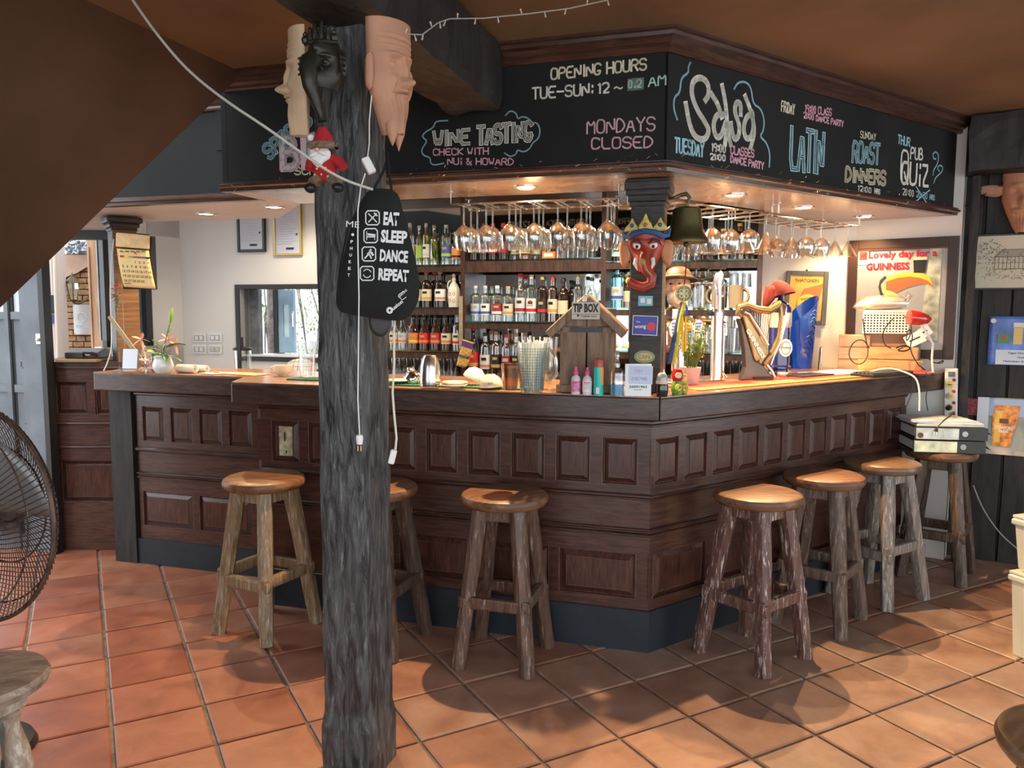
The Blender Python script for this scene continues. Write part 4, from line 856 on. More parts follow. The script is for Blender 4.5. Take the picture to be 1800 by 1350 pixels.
# bar mats (green)
def mat_(name,label,pts,z,h,m_,cat='bar mat'): return solo(name,MB().prism(pts,z,z+h),m_,label,cat)
M_gm=plain('green_rubber',(.010,.13,.060),.5,var=.2,vs=80,bump=.3)
q=[at(683,684,ZT),at(918,696,ZT),at(925,683,ZT),at(683,673,ZT)]; M1=FL
def local(fr_,pts): inv=fr_.inverted(); return [tuple((inv@Vector((p.x,p.y,0))))[:2] for p in pts]
def rubber_mat(label,s0,s1,o0,o1,z=ZT):
    t=thing('bar_mat',label,'bar mat',M=FL@T((s0+s1)/2,(o0+o1)/2,z)); w_,d_=s1-s0,o1-o0
    part('sheet',MB().box((0,0,.003),(w_,d_,.006)),M_gm,t)
    nb=MB(); nx=int(w_/.014); ny=int(d_/.014)
    for i in range(nx):
        for j in range(ny): nb.add([(0,0,.004),(-.004,-.004,0),(.004,-.004,0),(.004,.004,0),(-.004,.004,0)],[(0,1,2),(0,2,3),(0,3,4),(0,4,1)],T(-w_/2+.01+i*.014,-d_/2+.01+j*.014,.006))
    o=part('nubs',nb,M_gm,t); o['kind']='stuff'; return t
sA,_=fs(690,684,dL); 
def so(p): v=Vector((p.x,p.y))-CC; return v.dot(dL),v.dot(nL)
a_,b_=so(at(915,694,ZT)); ZM=ZT+.0105
rubber_mat('long green rubber bar mat under the shaker, plates and bowls',-1.30,so(at(925,694,ZT))[0],.075,.19)
g_,h_=so(at(535,668,ZT)); rubber_mat('small green rubber mat under the ribbed glass left of the timber post',g_-.085,g_+.14,h_-.03,h_+.10)
def lathe_thing(name,label,cat,p,parts,z=None,rz=0,group=None,M=None):
    t=thing(name,label,cat,(p.x,p.y,p.z if z is None else z),rz,group) if M is None else thing(name,label,cat,M=M,group=group)
    for n_,pr,m_,lb in parts: part(n_,MB().lathe(pr,28),m_,t,lb)
    return t
def handle(r,z0,z1,out,th=.004,ang=0,flat=1):
    pts=[]
    for i in range(11):
        a=-PI/2+PI*i/10; pts.append((r+out*math.cos(a),0,(z0+z1)/2+(z1-z0)/2*math.sin(a)))
    return MB().tube(pts,th,8,M=RZ(ang))
# shaker lid and shaker
p,k=base(727,676); t=lathe_thing('cocktail_shaker','steel cocktail shaker cap half lying tilted beside the tall shaker','shaker',p,[('dome',[(.040,.0),(.046,.002),(.047,.02),(.040,.035),(.025,.048),(.018,.052),(.018,.068),(.015,.072),(.001,.073)],M_chrome,None),('seam_ring',[(.0475,.015),(.049,.017),(.0475,.020)],M_steel,None)],ZM,M=Matrix.Translation((p.x,p.y,ZM+.006))@RX(12)@RY(-10))
p,k=base(756,683); lathe_thing('shaker_tumbler','tall brushed steel cocktail shaker tumbler standing upside down','shaker',p,[('body',[(.001,.0),(.046,.0),(.047,.006),(.049,.03),(.044,.09),(.036,.125),(.027,.14),(.001,.142)],M_steel,None),('base_ring',[(.0478,.004),(.0495,.006),(.0478,.009)],M_chrome,None)],ZM)
p,k=base(702,676); lathe_thing('saucer','cream saucer behind the tilted shaker top','saucer',p,[('dish',[(.02,0),(.045,.004),(.062,.012),(.060,.014),(.03,.006),(.001,.005)],M_ceram,None)],ZM)
for i,(px,py,r_,lb) in enumerate(((797,685,.062,'bottom cream plate of the small stack right of the shaker'),(800,684,.058,'top cream plate of the small stack right of the shaker'))):
    p,k=base(px,py); lathe_thing('plate',lb,'plate',p,[('dish',[(.03,0),(r_*.75,.003),(r_,.012),(r_-.002,.015),(r_*.6,.006),(.001,.005)],M_ceram,None)],ZM+i*.0095)
for px,py,tl_,lb in ((832,679,-24,'tilted upside-down white bowl leaning on the plates'),(863,684,4,'upside-down cream bowl with a small dark crest')):
    p,k=base(px,py); t=thing('bowl',lb,'bowl',M=Matrix.Translation((p.x,p.y,ZM+(.022 if tl_<0 else 0)))@RY(-tl_))
    part('shell',MB().lathe([(.052,0),(.053,.003),(.050,.02),(.040,.042),(.024,.052),(.022,.056),(.019,.056),(.018,.052),(.001,.052)],32),M_por if tl_<0 else M_ceram,t)
    if tl_>0:
        c_=MB(); c_.ribbon([(-.012,.018),(-.006,.024),(0,.018),(.006,.024),(.012,.018)],.002,T(0,-.0535,0)); c_.ribbon([(-.010,.013),(.010,.013)],.0018,T(0,-.0538,0)); part('crest',c_,M_ink,t)
    else: part('handle',handle(.048,.01,.035,.014,.003,60),M_por,t)
p,k=base(897,690); lathe_thing('tumbler','amber-tinted clear beaker between the cream bowl and the straw jug','beaker',p,[('wall',[(.030,0),(.040,.115),(.038,.115),(.028,.004),(.001,.004)],glass('amber_plastic',(.78,.60,.42),.12,.5,.1),None),('rim',[(.0395,.108),(.0415,.112),(.0395,.116)],glass('amber_plastic',(.7,.5,.3)),None)],ZM)
# straw jug
p,k=base(935,690); t=thing('straw_jug','clear gridded plastic jug packed with paper-wrapped straws','jug',(p.x,p.y,ZT))
rb,rt,hh=.049,.067,.215
part('jug_wall',MB().lathe([(rb,0),(rt,hh),(rt-.003,hh),(rb-.003,.004),(.001,.004)],36),M_clear,t)
gd=MB()
for i in range(1,17): z=hh*i/18; r_=rb+(rt-rb)*z/hh+.0006; gd.tube([(r_*math.cos(a),r_*math.sin(a),z) for a in [2*PI*q/36 for q in range(37)]],.0009,4)
for i in range(36): a=2*PI*i/36; gd.tube([(rb*math.cos(a),rb*math.sin(a),.01),((rb+(rt-rb)*.9)*math.cos(a),(rb+(rt-rb)*.9)*math.sin(a),hh*.9)],.0009,4)
o=part('moulded_grid',gd,plain('grid_tint',(.12,.24,.26),.3),t); o['kind']='stuff'
part('handle',handle(.058,.05,.19,.046,.008,0),glass('thick_clear',(.85,.86,.84),.35,.8,.12),t)
ms=MB().tube([(0,0,0),(0,0,.19)],.0034,6).mesh('straw',plain('straw_paper',(.74,.80,.80),.7)); r=random.Random(4)
for i in range(64):
    a=r.uniform(0,2*PI); q=math.sqrt(r.random())*.042; x_,y_=q*math.cos(a),q*math.sin(a); Mx=T(x_,y_,.008+r.uniform(0,.03)+(.035 if i%11==0 else 0))@RX(-y_*160+r.uniform(-4,4))@RY(x_*160+r.uniform(-4,4))
    o=bpy.data.objects.new('straw',ms); COL.objects.link(o); o.parent=t; o.matrix_basis=Mx
p,k=base(968,688); lathe_thing('tall_glass','tall clear hurricane glass behind the straw jug handle','glass',p+Vector((0,.05,0)),[('bowl',[(.035,0),(.035,.004),(.008,.012),(.012,.03),(.034,.07),(.034,.13),(.028,.16),(.034,.235),(.033,.235),(.026,.16),(.032,.13),(.032,.075),(.001,.03)],M_glass,None)],ZT)
# tip box
p,k=base(1033,688); t=thing('tip_box','rustic wooden tip box shaped like a little house','tip box',(p.x,p.y,ZT),-12)
M_oldw=wood('driftwood',(.13,.075,.045),(.30,.20,.135),(14,14,2),3,.65,.6,0,wear=(.42,.36,.30),wl=(.62,.8),rand=1); M_roofw=wood('roof_wood',(.24,.13,.07),(.42,.26,.15),(3,14,14),3,.6,.5,0,rand=1)
u=k
W_=.222;D_=.12;Hw=.265
for i,(x0,x1) in enumerate(((-.111,-.003),(.003,.111))):
    part('wall_board',MB().box(((x0+x1)/2,-D_/2,.14),(x1-x0,.014,.26),rot=RX(0)),M_oldw,t,bevel=.003)
for x0,x1 in ((-.104,-.003),(.002,.100)): part('gable_board',MB().prism([(0,0),(1,0),(1,1),(0,1)],0,1,T(x0,-D_/2-.012,.285)@SC(x1-x0,.012,.055)),M_oldw,t,bevel=.002)
for x0 in (-.104,.070): part('block',MB().box((x0+.017,-D_/2-.008,.27),(.034,.012,.022)),M_oldw,t)
part('slot',MB().box((0,-D_/2-.0075,.270),(.135,.003,.020)),M_blk,t)
for s_ in (-1,1): part('side_board',MB().box((s_*.108,0,.14),(.014,D_,.26)),M_oldw,t)
part('back_board',MB().box((0,D_/2,.14),(W_,.012,.26)),M_oldw,t); part('gable',MB().yprism([(-.10,.28),(.10,.28),(0,.395)],-D_/2,D_/2),M_oldw,t)
part('plinth',MB().box((0,-.004,.018),(W_+.036,D_+.03,.034)),M_oldw,t,bevel=.004)
for s_ in (-1,1):
    for y0,y1 in ((-.088,-.03),(-.028,.03),(.032,.085)):
        part('roof_board',MB().box((s_*.080,(y0+y1)/2,.338),(.225,y1-y0-.002,.020),rot=RY(s_*43)),M_roofw,t,bevel=.004)
    part('barge_board',MB().box((s_*.080,-.093,.325),(.225,.012,.034),rot=RY(s_*43)),M_oldw,t,bevel=.004)
sg=part('sign_board',MB().box((0,-.106,.352),(.118,.005,.072)),plain('cream_sign',(.60,.57,.48),.7),t,'hand-lettered tip box sign')
MW=wm(t); 
printed(sg,'TIP BOX',0,.347,.034,M_ink,MW,.05,.108,y=-.1092,center=True); printed(sg,'THANK YOU',.012,.324,.009,M_ink,MW,.02,.066,y=-.1092,center=True); lg=MB(); lg.ribbon([(-.032,.328),(-.036,.333),(-.032,.332),(-.028,.333),(-.032,.328)],.004,T(0,-.1092,0)); part('heart_print',lg,M_ink,sg)
part('line_print',MB().box((0,-.1088,.337),(.114,.0006,.0016)),M_ink,sg); part('paper_tag',MB().box((-.006,-.101,.402),(.018,.003,.022)),M_paper,t)
# spray bottles
def spray(px,py,label,body,labm,cap_,big=False):
    p,k=base(px,py); t=thing('spray_bottle',label,'spray bottle',(p.x,p.y,ZT),-10)
    part('bottle',MB().lathe([(.001,0),(.018,0),(.020,.004),(.020,.062),(.016,.074),(.009,.080),(.009,.086),(.001,.087)],24,SC(1,.72,1)),body,t)
    part('label',MB().lathe([(.0205,.012),(.0205,.058)],24,SC(1,.73,1),cap=False),labm,t); part('cap',MB().lathe([(.010,.082),(.011,.088),(.010,.098),(.006,.104),(.0055,.116),(.001,.118)],18),cap_,t); part('nozzle',MB().box((0,-.008,.108),(.006,.008,.006)),cap_,t)
    return t
M_pk=plain('hot_pink',(.75,.10,.32),.3); tt=spray(1012,693,'small pink spray bottle with a pink flower label, left of the pair',plain('milky',(.70,.66,.76),.25),plain('pink_label',(.72,.22,.42),.4,var=.55,vs=70),M_pk)
part('label_print',MB().box((0,-.0153,.05),(.018,.001,.005)),plain('label_red',(.6,.03,.08),.5),tt)
tt=spray(1032,694,'small pink-capped spray bottle showing its white back label, right of the pair',plain('milky',(.7,.66,.76)),plain('back_label',(.80,.76,.78),.5),M_pk); 
for q in range(5): part('label_line',MB().box((0,-.0155,.052-q*.006),(.020 if q else .026,.001,.0022 if q else .004)),plain('label_pink',(.62,.10,.25),.5) if q<2 else plain('grey_print',(.45,.42,.45),.6),tt)
p,k=base(1052,695); t=lathe_thing('aerosol_can','turquoise and orange aerosol can with a rust-red cap','aerosol can',p,[('can',[(.001,0),(.0205,0),(.021,.003),(.021,.118),(.001,.118)],plain('turquoise',(.03,.55,.48),.3),None),('cap',[(.0205,.118),(.0205,.140),(.016,.152),(.001,.155)],plain('rust_cap',(.42,.08,.05),.35),None)],ZT)
ob=MB()
def swirl(a,b): an=R(-80+80*a); z=.045+.073*b; rr_=.0214; return (rr_*math.cos(an+ (1-b)*.3),rr_*math.sin(an+(1-b)*.3),z if a>.15 else z)
ob.sheet(swirl,8,6); part('orange_band',ob,plain('can_orange',(.85,.30,.03),.3),t); part('barcode',MB().box((-.006,-.0208,.022),(.014,.001,.026),rot=RZ(-18)),M_white,t)
p,k=base(1084,696); t=thing('sanitiser_bottle','clear pump-top bottle half full of blue liquid','bottle',(p.x,p.y,ZT))
part('glass_body',MB().lathe([(.001,0),(.028,0),(.030,.004),(.030,.095),(.026,.108),(.010,.118),(.010,.124)],28),M_clear,t); part('liquid',MB().lathe([(.001,.003),(.0272,.003),(.0275,.05),(.001,.05)],28),plain('blue_liquid',(.03,.28,.50),.1,spec=.6),t)
part('pump',MB().lathe([(.012,.120),(.013,.135),(.009,.140),(.007,.160),(.010,.163),(.009,.182),(.004,.188),(.001,.188)],16),glass('frosted',(.85,.87,.88),.35,.7,.3),t)
p,k=base(1121,697); t=thing('wifi_sign','white acrylic sign card with a taped note and password digits','sign',(p.x,p.y,ZT),-5)
part('card',MB().box((0,0,.068),(.108,.008,.134)),plain('sign_white',(.78,.86,.87),.3),t,bevel=.002); n1=part('note',MB().box((.010,-.005,.09),(.098,.001,.075),rot=RY(1)),plain('lined_note',(.58,.66,.84),.7),t,'blue-lined note taped on')
MW=wm(t); bn=plain('ballpoint',(.30,.34,.52),.7)
def hand(par,txt,x,z,h,w_,m_,M,y,th=.0012):
    st,wd=strokes(txt,h); k_=w_/wd; mb=MB()
    for s in st: mb.ribbon([(x+a*k_,z+b) for a,b in s],th,M@T(0,y,0))
    o=part('handwriting',mb,m_,par,world=True); o['kind']='stuff'
hand(n1,'TBH',-.018,.098,.014,.036,bn,MW,-.0065); hand(n1,'04107986',-.026,.068,.012,.064,bn,MW,-.0065); 
for q in range(4): part('ruled_line',MB().box((.01,-.0056,.118-q*.008),(.092,.0004,.0008)),bn,n1,world=False)
printed(t,'26091963',0,.036,.0105,M_ink,MW,.02,.072,y=-.0052,center=True); printed(t,'PASSWORD',0,.027,.004,M_ink,MW,.01,.034,y=-.0052,center=True)
# nesting dolls
p,k=base(1163,697); t=lathe_thing('nesting_doll','black and grey wooden penguin-like nesting doll on the bar corner','figurine',p,[('lower_half',[(.001,0),(.022,0),(.023,.004),(.026,.02),(.027,.04),(.023,.055),(.001,.056)],plain('glossy_black',(.012,.013,.015),.12,coat=.6),None),('collar',[(.0235,.053),(.025,.058),(.0225,.068)],plain('cream_collar',(.62,.56,.42),.4),None),('upper_half',[(.0225,.066),(.023,.078),(.018,.092),(.010,.099),(.001,.100)],plain('glossy_grey',(.33,.36,.38),.12,coat=.6),None)],ZT)
def doll(px,py,sc_,label,c1,c2):
    p,k=base(px,py); t=thing('nesting_doll',label,'figurine',(p.x,p.y,ZT)); s_=SC(sc_)
    part('body',MB().lathe([(.001,0),(.018,0),(.023,.015),(.023,.035),(.017,.052),(.001,.052)],22,s_),c2,t); part('head',MB().lathe([(.015,.050),(.021,.062),(.022,.078),(.015,.096),(.001,.100)],22,s_),c1,t)
    part('face',MB().ball((0,-.0165,.074),(.013,.007,.013),M=s_),plain('painted_face',(.85,.62,.46),.3),t)
    part('eye',MB().ball((-.005,-.0232,.077),.0016,M=s_).ball((.005,-.0232,.077),.0016,M=s_),M_ink,t) if 0 else [part('eye',MB().ball((q,-.0232,.077),.0017,M=s_,seg=8,rings=5),M_ink,t) for q in (-.005,.005)]
    part('apron',MB().ball((0,-.016,.028),(.014,.009,.018),M=s_),plain('painted_yellow',(.70,.62,.06),.25,var=.4,vs=90),t); part('flower',MB().ball((.006,-.0245,.030),(.005,.003,.005),M=s_,seg=8,rings=5),plain('painted_red',(.6,.04,.03),.25),t)
doll(1190,694,1.12,'tall painted nesting doll with red head scarf behind the penguin-like doll',plain('doll_red',(.48,.02,.015),.2),plain('doll_green',(.12,.28,.06),.25,var=.6,vs=60))
doll(1201,692,.86,'smaller yellow-scarved painted nesting doll, right of the red-scarved one',plain('doll_yellow',(.72,.42,.05),.2),plain('doll_olive',(.32,.30,.04),.25,var=.6,vs=60))
# plant in pot
p,k=base(1214,680); t=thing('potted_plant','bushy small-leaved green plant in a pale pot behind the nesting dolls','plant',(p.x+.02,p.y+.10,ZT))
part('pot',MB().lathe([(.001,0),(.036,0),(.048,.075),(.050,.085),(.044,.085),(.001,.08)],24),plain('pale_pot',(.50,.47,.40),.6),t)
r=random.Random(6); stm=MB(); lv=MB()
for i in range(46):
    a=r.uniform(0,2*PI); h_=r.uniform(.09,.22); o_=r.uniform(.02,.095); e_=Vector((o_*math.cos(a),o_*math.sin(a)*.7,.085+h_)); b_=Vector((e_.x*.3,e_.y*.3,.08)); stm.tube([b_,b_.lerp(e_,.5)+Vector((0,0,.01)),e_],.0012,4)
    for q in range(15):
        c_=b_.lerp(e_,r.uniform(.35,1))+Vector((r.uniform(-.014,.014),r.uniform(-.014,.014),r.uniform(-.01,.012))); s_=r.uniform(.004,.008); Mq=Matrix.Translation(c_)@Matrix.Rotation(r.uniform(0,6),4,'Z')@Matrix.Rotation(r.uniform(-1.2,1.2),4,'X')
        lv.add([(0,0,0),(s_*.7,s_,.001),(0,s_*2,0),(-s_*.7,s_,.001)],[(0,1,2,3)],Mq)
part('stem',stm,plain('stem_green',(.12,.18,.04),.6),t)['kind']='stuff'; part('foliage',lv,plain('leaf_bright',(.16,.30,.04),.5,var=.5,vs=30),t)['kind']='stuff'
# ---- left counter ----
p,k=base(498,661); t=thing('coffee_cup','cream coffee cup on the counter left of the timber post','cup',(p.x,p.y,ZT))
part('bowl',MB().lathe([(.022,0),(.024,.004),(.034,.012),(.048,.032),(.053,.058),(.0505,.058),(.045,.034),(.03,.014),(.001,.009)],32),M_ceram,t); part('handle',handle(.045,.020,.050,.022,.004,180),M_ceram,t)
p,k=base(541,666); t=thing('ribbed_glass','ribbed clear tall glass on the small green mat','glass',(p.x,p.y,ZM))
gb_=MB(); n=28; vs=[]; 
for z,r_ in ((0,.033),(.006,.034),(.18,.044),(.182,.042),(.01,.030)):
    for q in range(n): a=2*PI*q/n; rr_=r_*(1+(.05 if q%2 else 0)); vs.append((rr_*math.cos(a),rr_*math.sin(a),z))
gb_.add(vs,[(i*n+q,i*n+(q+1)%n,(i+1)*n+(q+1)%n,(i+1)*n+q) for i in range(4) for q in range(n)]+[tuple(range(n))[::-1]]); part('wall',gb_,M_glass,t,smooth=False)
# vase with lilies
p,k=base(287,656); t=thing('flower_vase','white vase of pink lilies with one tall green bud','vase',(p.x,p.y,ZT))
part('vase_body',MB().lathe([(.001,0),(.035,0),(.052,.022),(.056,.045),(.050,.065),(.044,.080),(.050,.096),(.047,.096),(.040,.080),(.001,.075)],32),plain('white_glaze',(.72,.76,.74),.15,coat=.5),t)
M_lf=plain('lily_leaf',(.045,.16,.03),.35,var=.3); M_bud=plain('lily_bud',(.22,.38,.04),.4); M_pet=plain('lily_petal',(.80,.42,.30),.5,var=.25,vs=20)
part('stem',MB().tube([(0,0,.08),(.01,0,.14),(.03,0,.22),(.045,0,.27)],.003,6),M_lf,t); part('bud',MB().lathe([(.001,-.045),(.008,-.03),(.012,0),(.009,.03),(.001,.045)],12,T(.055,0,.315)@RY(10)),M_bud,t); part('bud',MB().lathe([(.001,-.018),(.005,-.008),(.005,.008),(.001,.018)],10,T(.045,0,.235)@RY(30)),M_bud,t)
def leaf(par,nm,m_,b0,d_,L,w_,droop,tw=0):
    b0=Vector(b0); d_=Vector(d_).normalized(); sd=d_.cross(Vector((0,0,1))).normalized(); sd=(sd+Vector((0,0,tw))).normalized()
    def fn(a,b): t_=b; c=b0+d_*L*t_+Vector((0,0,-droop*t_*t_)); return c+sd*(a-.5)*2*w_*math.sin(PI*min(1,t_*.94+.05))**.8+Vector((0,0,abs(a-.5)*w_*.5))
    part(nm,MB().sheet(fn,4,8),m_,par)
for a in (((0,0,.09),(-.6,-.5,.45),.11,.022,.02,.6),((.01,0,.12),(-.35,-.4,.5),.09,.026,.0,.8),((.02,0,.14),(.75,-.2,.35),.14,.016,.04,.3),((0,0,.09),(.9,-.3,.2),.14,.018,.06,.2),((0,0,.12),(-.9,0,.35),.13,.010,.03,.2),((.01,0,.10),(.3,-.6,.1),.09,.02,.05,.4),((.0,0,.10),(-.2,-.6,.15),.07,.02,.02,.5)): leaf(t,'leaf',M_lf,*a)
for cx_,cz_,n_ in ((.035,.185,6),(-.115,.185,5),(.07,.16,5)):
    for q in range(n_): a=2*PI*q/n_; leaf(t,'petal',M_pet,(cx_,0,cz_),(math.cos(a),-.25,math.sin(a)*.8),.055,.011,.012,.4)
# pens and dried petals behind the QR stand
p,k=base(262,655); t=thing('pen_pot','cluttered pot of coloured pens and pale petals left of the vase','pen pot',(p.x,p.y+.03,ZT))
part('pot',MB().lathe([(.001,0),(.034,0),(.037,.085),(.035,.085),(.001,.02)],20),M_clear,t); r=random.Random(9)
for i,c in enumerate(((.02,.25,.06),(.03,.05,.3),(.5,.05,.04),(.02,.02,.02),(.7,.5,.35),(.06,.05,.2),(.8,.78,.7),(.65,.35,.2))):
    a=r.uniform(0,6); part('pen',MB().tube([(.012*math.cos(a),.012*math.sin(a),.004),(.045*math.cos(a),.03*math.sin(a),.14+r.uniform(0,.02))],.0042,7),plain('pen%d'%i,c,.3),t)
M_pp=plain('pale_petal',(.72,.50,.44),.6,var=.2)
for i in range(9): leaf(t,'petal',M_pp,(r.uniform(-.03,.04),-.03,r.uniform(.02,.07)),(r.uniform(-1,1),-.4,r.uniform(-.2,.6)),.05,.014,.02,.5)
p,k=base(228,656); t=thing('sign_stand','slanted clear acrylic stand with a small white card','sign stand',(p.x,p.y,ZT),-8)
part('panel',MB().box((0,.0,.075),(.115,.003,.125),rot=RX(-8)),M_clear,t); part('foot',MB().box((.0,-.02,.012),(.125,.075,.02),rot=RX(10)),M_clear,t); part('card',MB().box((.008,-.004,.080),(.086,.002,.108),rot=RX(-8)),plain('card_white',(.70,.74,.80),.5),t)
# towels, papers
p,k=base(328,655); t=thing('rolled_cloth','cream cloths rolled up on the counter right of the vase','cloth',(p.x,p.y,ZT),-20)
for i,(x_,y_,r_) in enumerate(((.02,-.02,.026),(-.02,.03,.024),(.04,.05,.022))):
    sp_=[(r_*(.35+.65*q/30)*math.cos(q*.42),r_*(.35+.65*q/30)*math.sin(q*.42)) for q in range(31)]; m_=MB(); vs=[(-.06,a,b) for a,b in sp_]+[(.06,a,b) for a,b in sp_]; m_.add(vs,[(q,q+1,32+q,31+q) for q in range(30)],T(x_,y_,r_)); part('roll',m_,plain('cream_cloth',(.74,.68,.58),.9),t,solid=.004,smooth=True)
for i,(x,y,a,w_,d_,c,lb) in enumerate(((405,656,5,.22,.10,(.74,.60,.36),'yellowish paper on the left counter near the clip'),(440,658,-12,.20,.13,(.70,.35,.16),'orange paper lying on the counter left of the coffee cup'),(372,657,-20,.14,.08,(.78,.74,.64),'white paper strip by the rolled cloths'))):
    p,k=base(x,y); solo('paper',MB().box((0,0,.001+i*.0008),(w_,d_,.0014)),plain('paper%d'%i,c,.7),lb,'paper',M=Matrix.Translation((p.x,p.y,ZT))@RZ(a-17))
p,k=base(381,657); t=thing('bulldog_clip','small brass clip lying by the papers','clip',(p.x,p.y,ZT+.003),10); part('jaw',MB().xprism([(-.008,0),(.008,0),(0,.014)],-.014,.014),M_brass,t); part('wire_arm',MB().tube([(-.01,.005,.01),(-.008,.03,.012),(.008,.03,.012),(.01,.005,.01)],.0012,5),M_steel,t)
# french press
p,k=base(337,640,1.04); t=thing('coffee_press','glass coffee press with black lid and handle behind the counter','coffee press',tuple(LP(-3.05,1.45,0)))
pz=1.02; part('stand',MB().box((0,0,.5),(.30,.30,1.0)),M_steel,t,bevel=.01)
part('beaker',MB().lathe([(.055,1.0),(.058,1.2),(.055,1.2),(.05,1.004)],24),M_glass,t); part('lid',MB().lathe([(.066,1.2),(.067,1.212),(.05,1.222),(.001,1.228)],24),M_blk,t); part('handle',MB().tube([(0,-.065,1.235),(0,-.068,1.24),(0,-.07,1.2),(0,-.072,1.0)],.014,8),M_blk,t)
part('knob',MB().box((-.005,0,1.255),(.022,.012,.075)),M_blk,t,bevel=.004)
# chair with checked shirt
p=LP(-2.66,1.55,0); t=thing('checked_shirt','blue-grey checked shirt draped over a chair back behind the bar','shirt',(p.x,p.y,1.0))
m_,nt,b_=_new('checked_cloth'); cd_=nt.nodes.new('ShaderNodeTexBrick'); cd_.offset=0; cd_.inputs['Scale'].default_value=26; cd_.inputs['Brick Width'].default_value=.8; cd_.inputs['Row Height'].default_value=.8; cd_.inputs['Mortar Size'].default_value=.05
cd_.inputs['Color1'].default_value=(.34,.38,.42,1); cd_.inputs['Color2'].default_value=(.48,.47,.45,1); cd_.inputs['Mortar'].default_value=(.10,.13,.22,1); mp=_co(nt,(1,1,1)); mp.inputs['Rotation'].default_value=(R(90),0,0); nt.links.new(mp.outputs[0],cd_.inputs[0]); nt.links.new(cd_.outputs[0],b_.inputs[0]); b_.inputs['Roughness'].default_value=.9
part('cloth',pillow(densify([(-.13,-.35),(-.125,.06),(-.09,.125),(0,.15),(.08,.135),(.12,.08),(.17,-.05),(.19,-.35)],1,3),.14,M=RZ(-10)),m_,t)
ch=thing('chair','dark chair standing behind the bar under the checked shirt','chair',(p.x,p.y+.10,0),-17)
part('backrest',MB().box((0,.08,.85),(.24,.03,.42)),M_blk,ch,bevel=.01); part('seat',MB().box((0,.28,.62),(.36,.34,.05)),M_blk,ch,bevel=.01)
for a in (-.14,.14):
    for b in (.13,.42): part('leg',MB().box((a,b,.3),(.03,.03,.6)),M_blk,ch)
# certificates on the back wall, switches
def wallframe(label,x0,x1,y0,y1,fm,im,A,d2,name='framed_picture',cat='picture',border=.1,depth=.025,off=.0,rot=0,parts=None):
    a=on(x0,y0,A,d2);b=on(x1,y1,A,d2); c=(a+b)/2; w_=Vector((b.x-a.x,b.y-a.y)).length; h_=abs(a.z-b.z); ang=math.degrees(math.atan2(d2[1],d2[0]))
    M=Matrix.Translation(c)@RZ(ang)@T(0,-depth/2-off-.001,0)@RY(rot); t=thing(name,label,cat,M=M); bw_=border
    for sx in (-1,1): part('frame_side',MB().box((sx*(w_/2-bw_/2),0,0),(bw_,depth,h_)),fm,t,bevel=.003)
    for sz in (-1,1): part('frame_side',MB().box((0,0,sz*(h_/2-bw_/2)),(w_-2*bw_,depth,bw_)),fm,t,bevel=.003)
    o=part('sheet',MB().box((0,.002,0),(w_-2*bw_,depth*.5,h_-2*bw_)),im,t); return t,o,w_-2*bw_,h_-2*bw_
WBA=(LP(0,2.098,0).x,LP(0,2.098,0).y)
for i,(x0,x1,y0,y1,fm,lb) in enumerate(((418,469,352,443,M_blk,'black-framed certificate above the window, left of the gilt one'),(482,533,348,449,plain('gilt',(.50,.36,.12),.35,.6),'gilt-framed certificate above the window'))):
    t,o,w_,h_=wallframe(lb,x0,x1,y0,y1,fm,plain('certificate',(.56,.58,.66),.5),WBA,dL,border=.022 if i==0 else .016)
    r=random.Random(i)
    tl_=MB()
    for q in range(17): L_=w_*r.uniform(.5,.85); tl_.box((-w_*.43+L_/2,-.0075,h_*(.40-.045*q)),(L_,.0006,.003))
    part('text_lines',tl_,plain('grey_print',(.45,.42,.45)),o)['kind']='stuff'; part('barcode',MB().box((.02,-.008,-h_*.41),(w_*.32,.0006,.016)),M_ink,o); part('seal',MB().lathe([(.008,0),(.008,.001)],12,T(w_*.38,-.0075,-h_*.15)@RX(90)),M_ink,o)
for i,(x0,x1,y0,y1,lb) in enumerate(((340,363,586,602,'double wall socket plate, upper left of the four'),(368,391,585,602,'double wall socket plate, upper right of the four'),(340,364,606,622,'switch plate, lower left of the four, half hidden by the press'),(368,391,606,622,'two-rocker switch plate, lower right of the four'))):
    a=on(x0,y0,WBA,dL);b=on(x1,y1,WBA,dL);c=(a+b)/2;w_=(b-a).length; t=thing('switch_plate',lb,'wall socket',M=Matrix.Translation(c)@RZ(-17)@T(0,-.006,0))
    part('plate',MB().box((0,0,0),(abs(b.x-a.x)*1.04,.01,abs(a.z-b.z))),M_white,t,bevel=.002); part('surround',MB().box((0,-.006,0),(abs(b.x-a.x)*.82,.003,abs(a.z-b.z)*.62)),plain('plate_grey',(.45,.45,.44),.5),t)
    for s_ in (-1,1): part('rocker',MB().box((s_*.022,-.009,0),(.026,.004,.032)),plain('rocker_cream',(.62,.58,.48),.4) if i==3 else M_white,t)
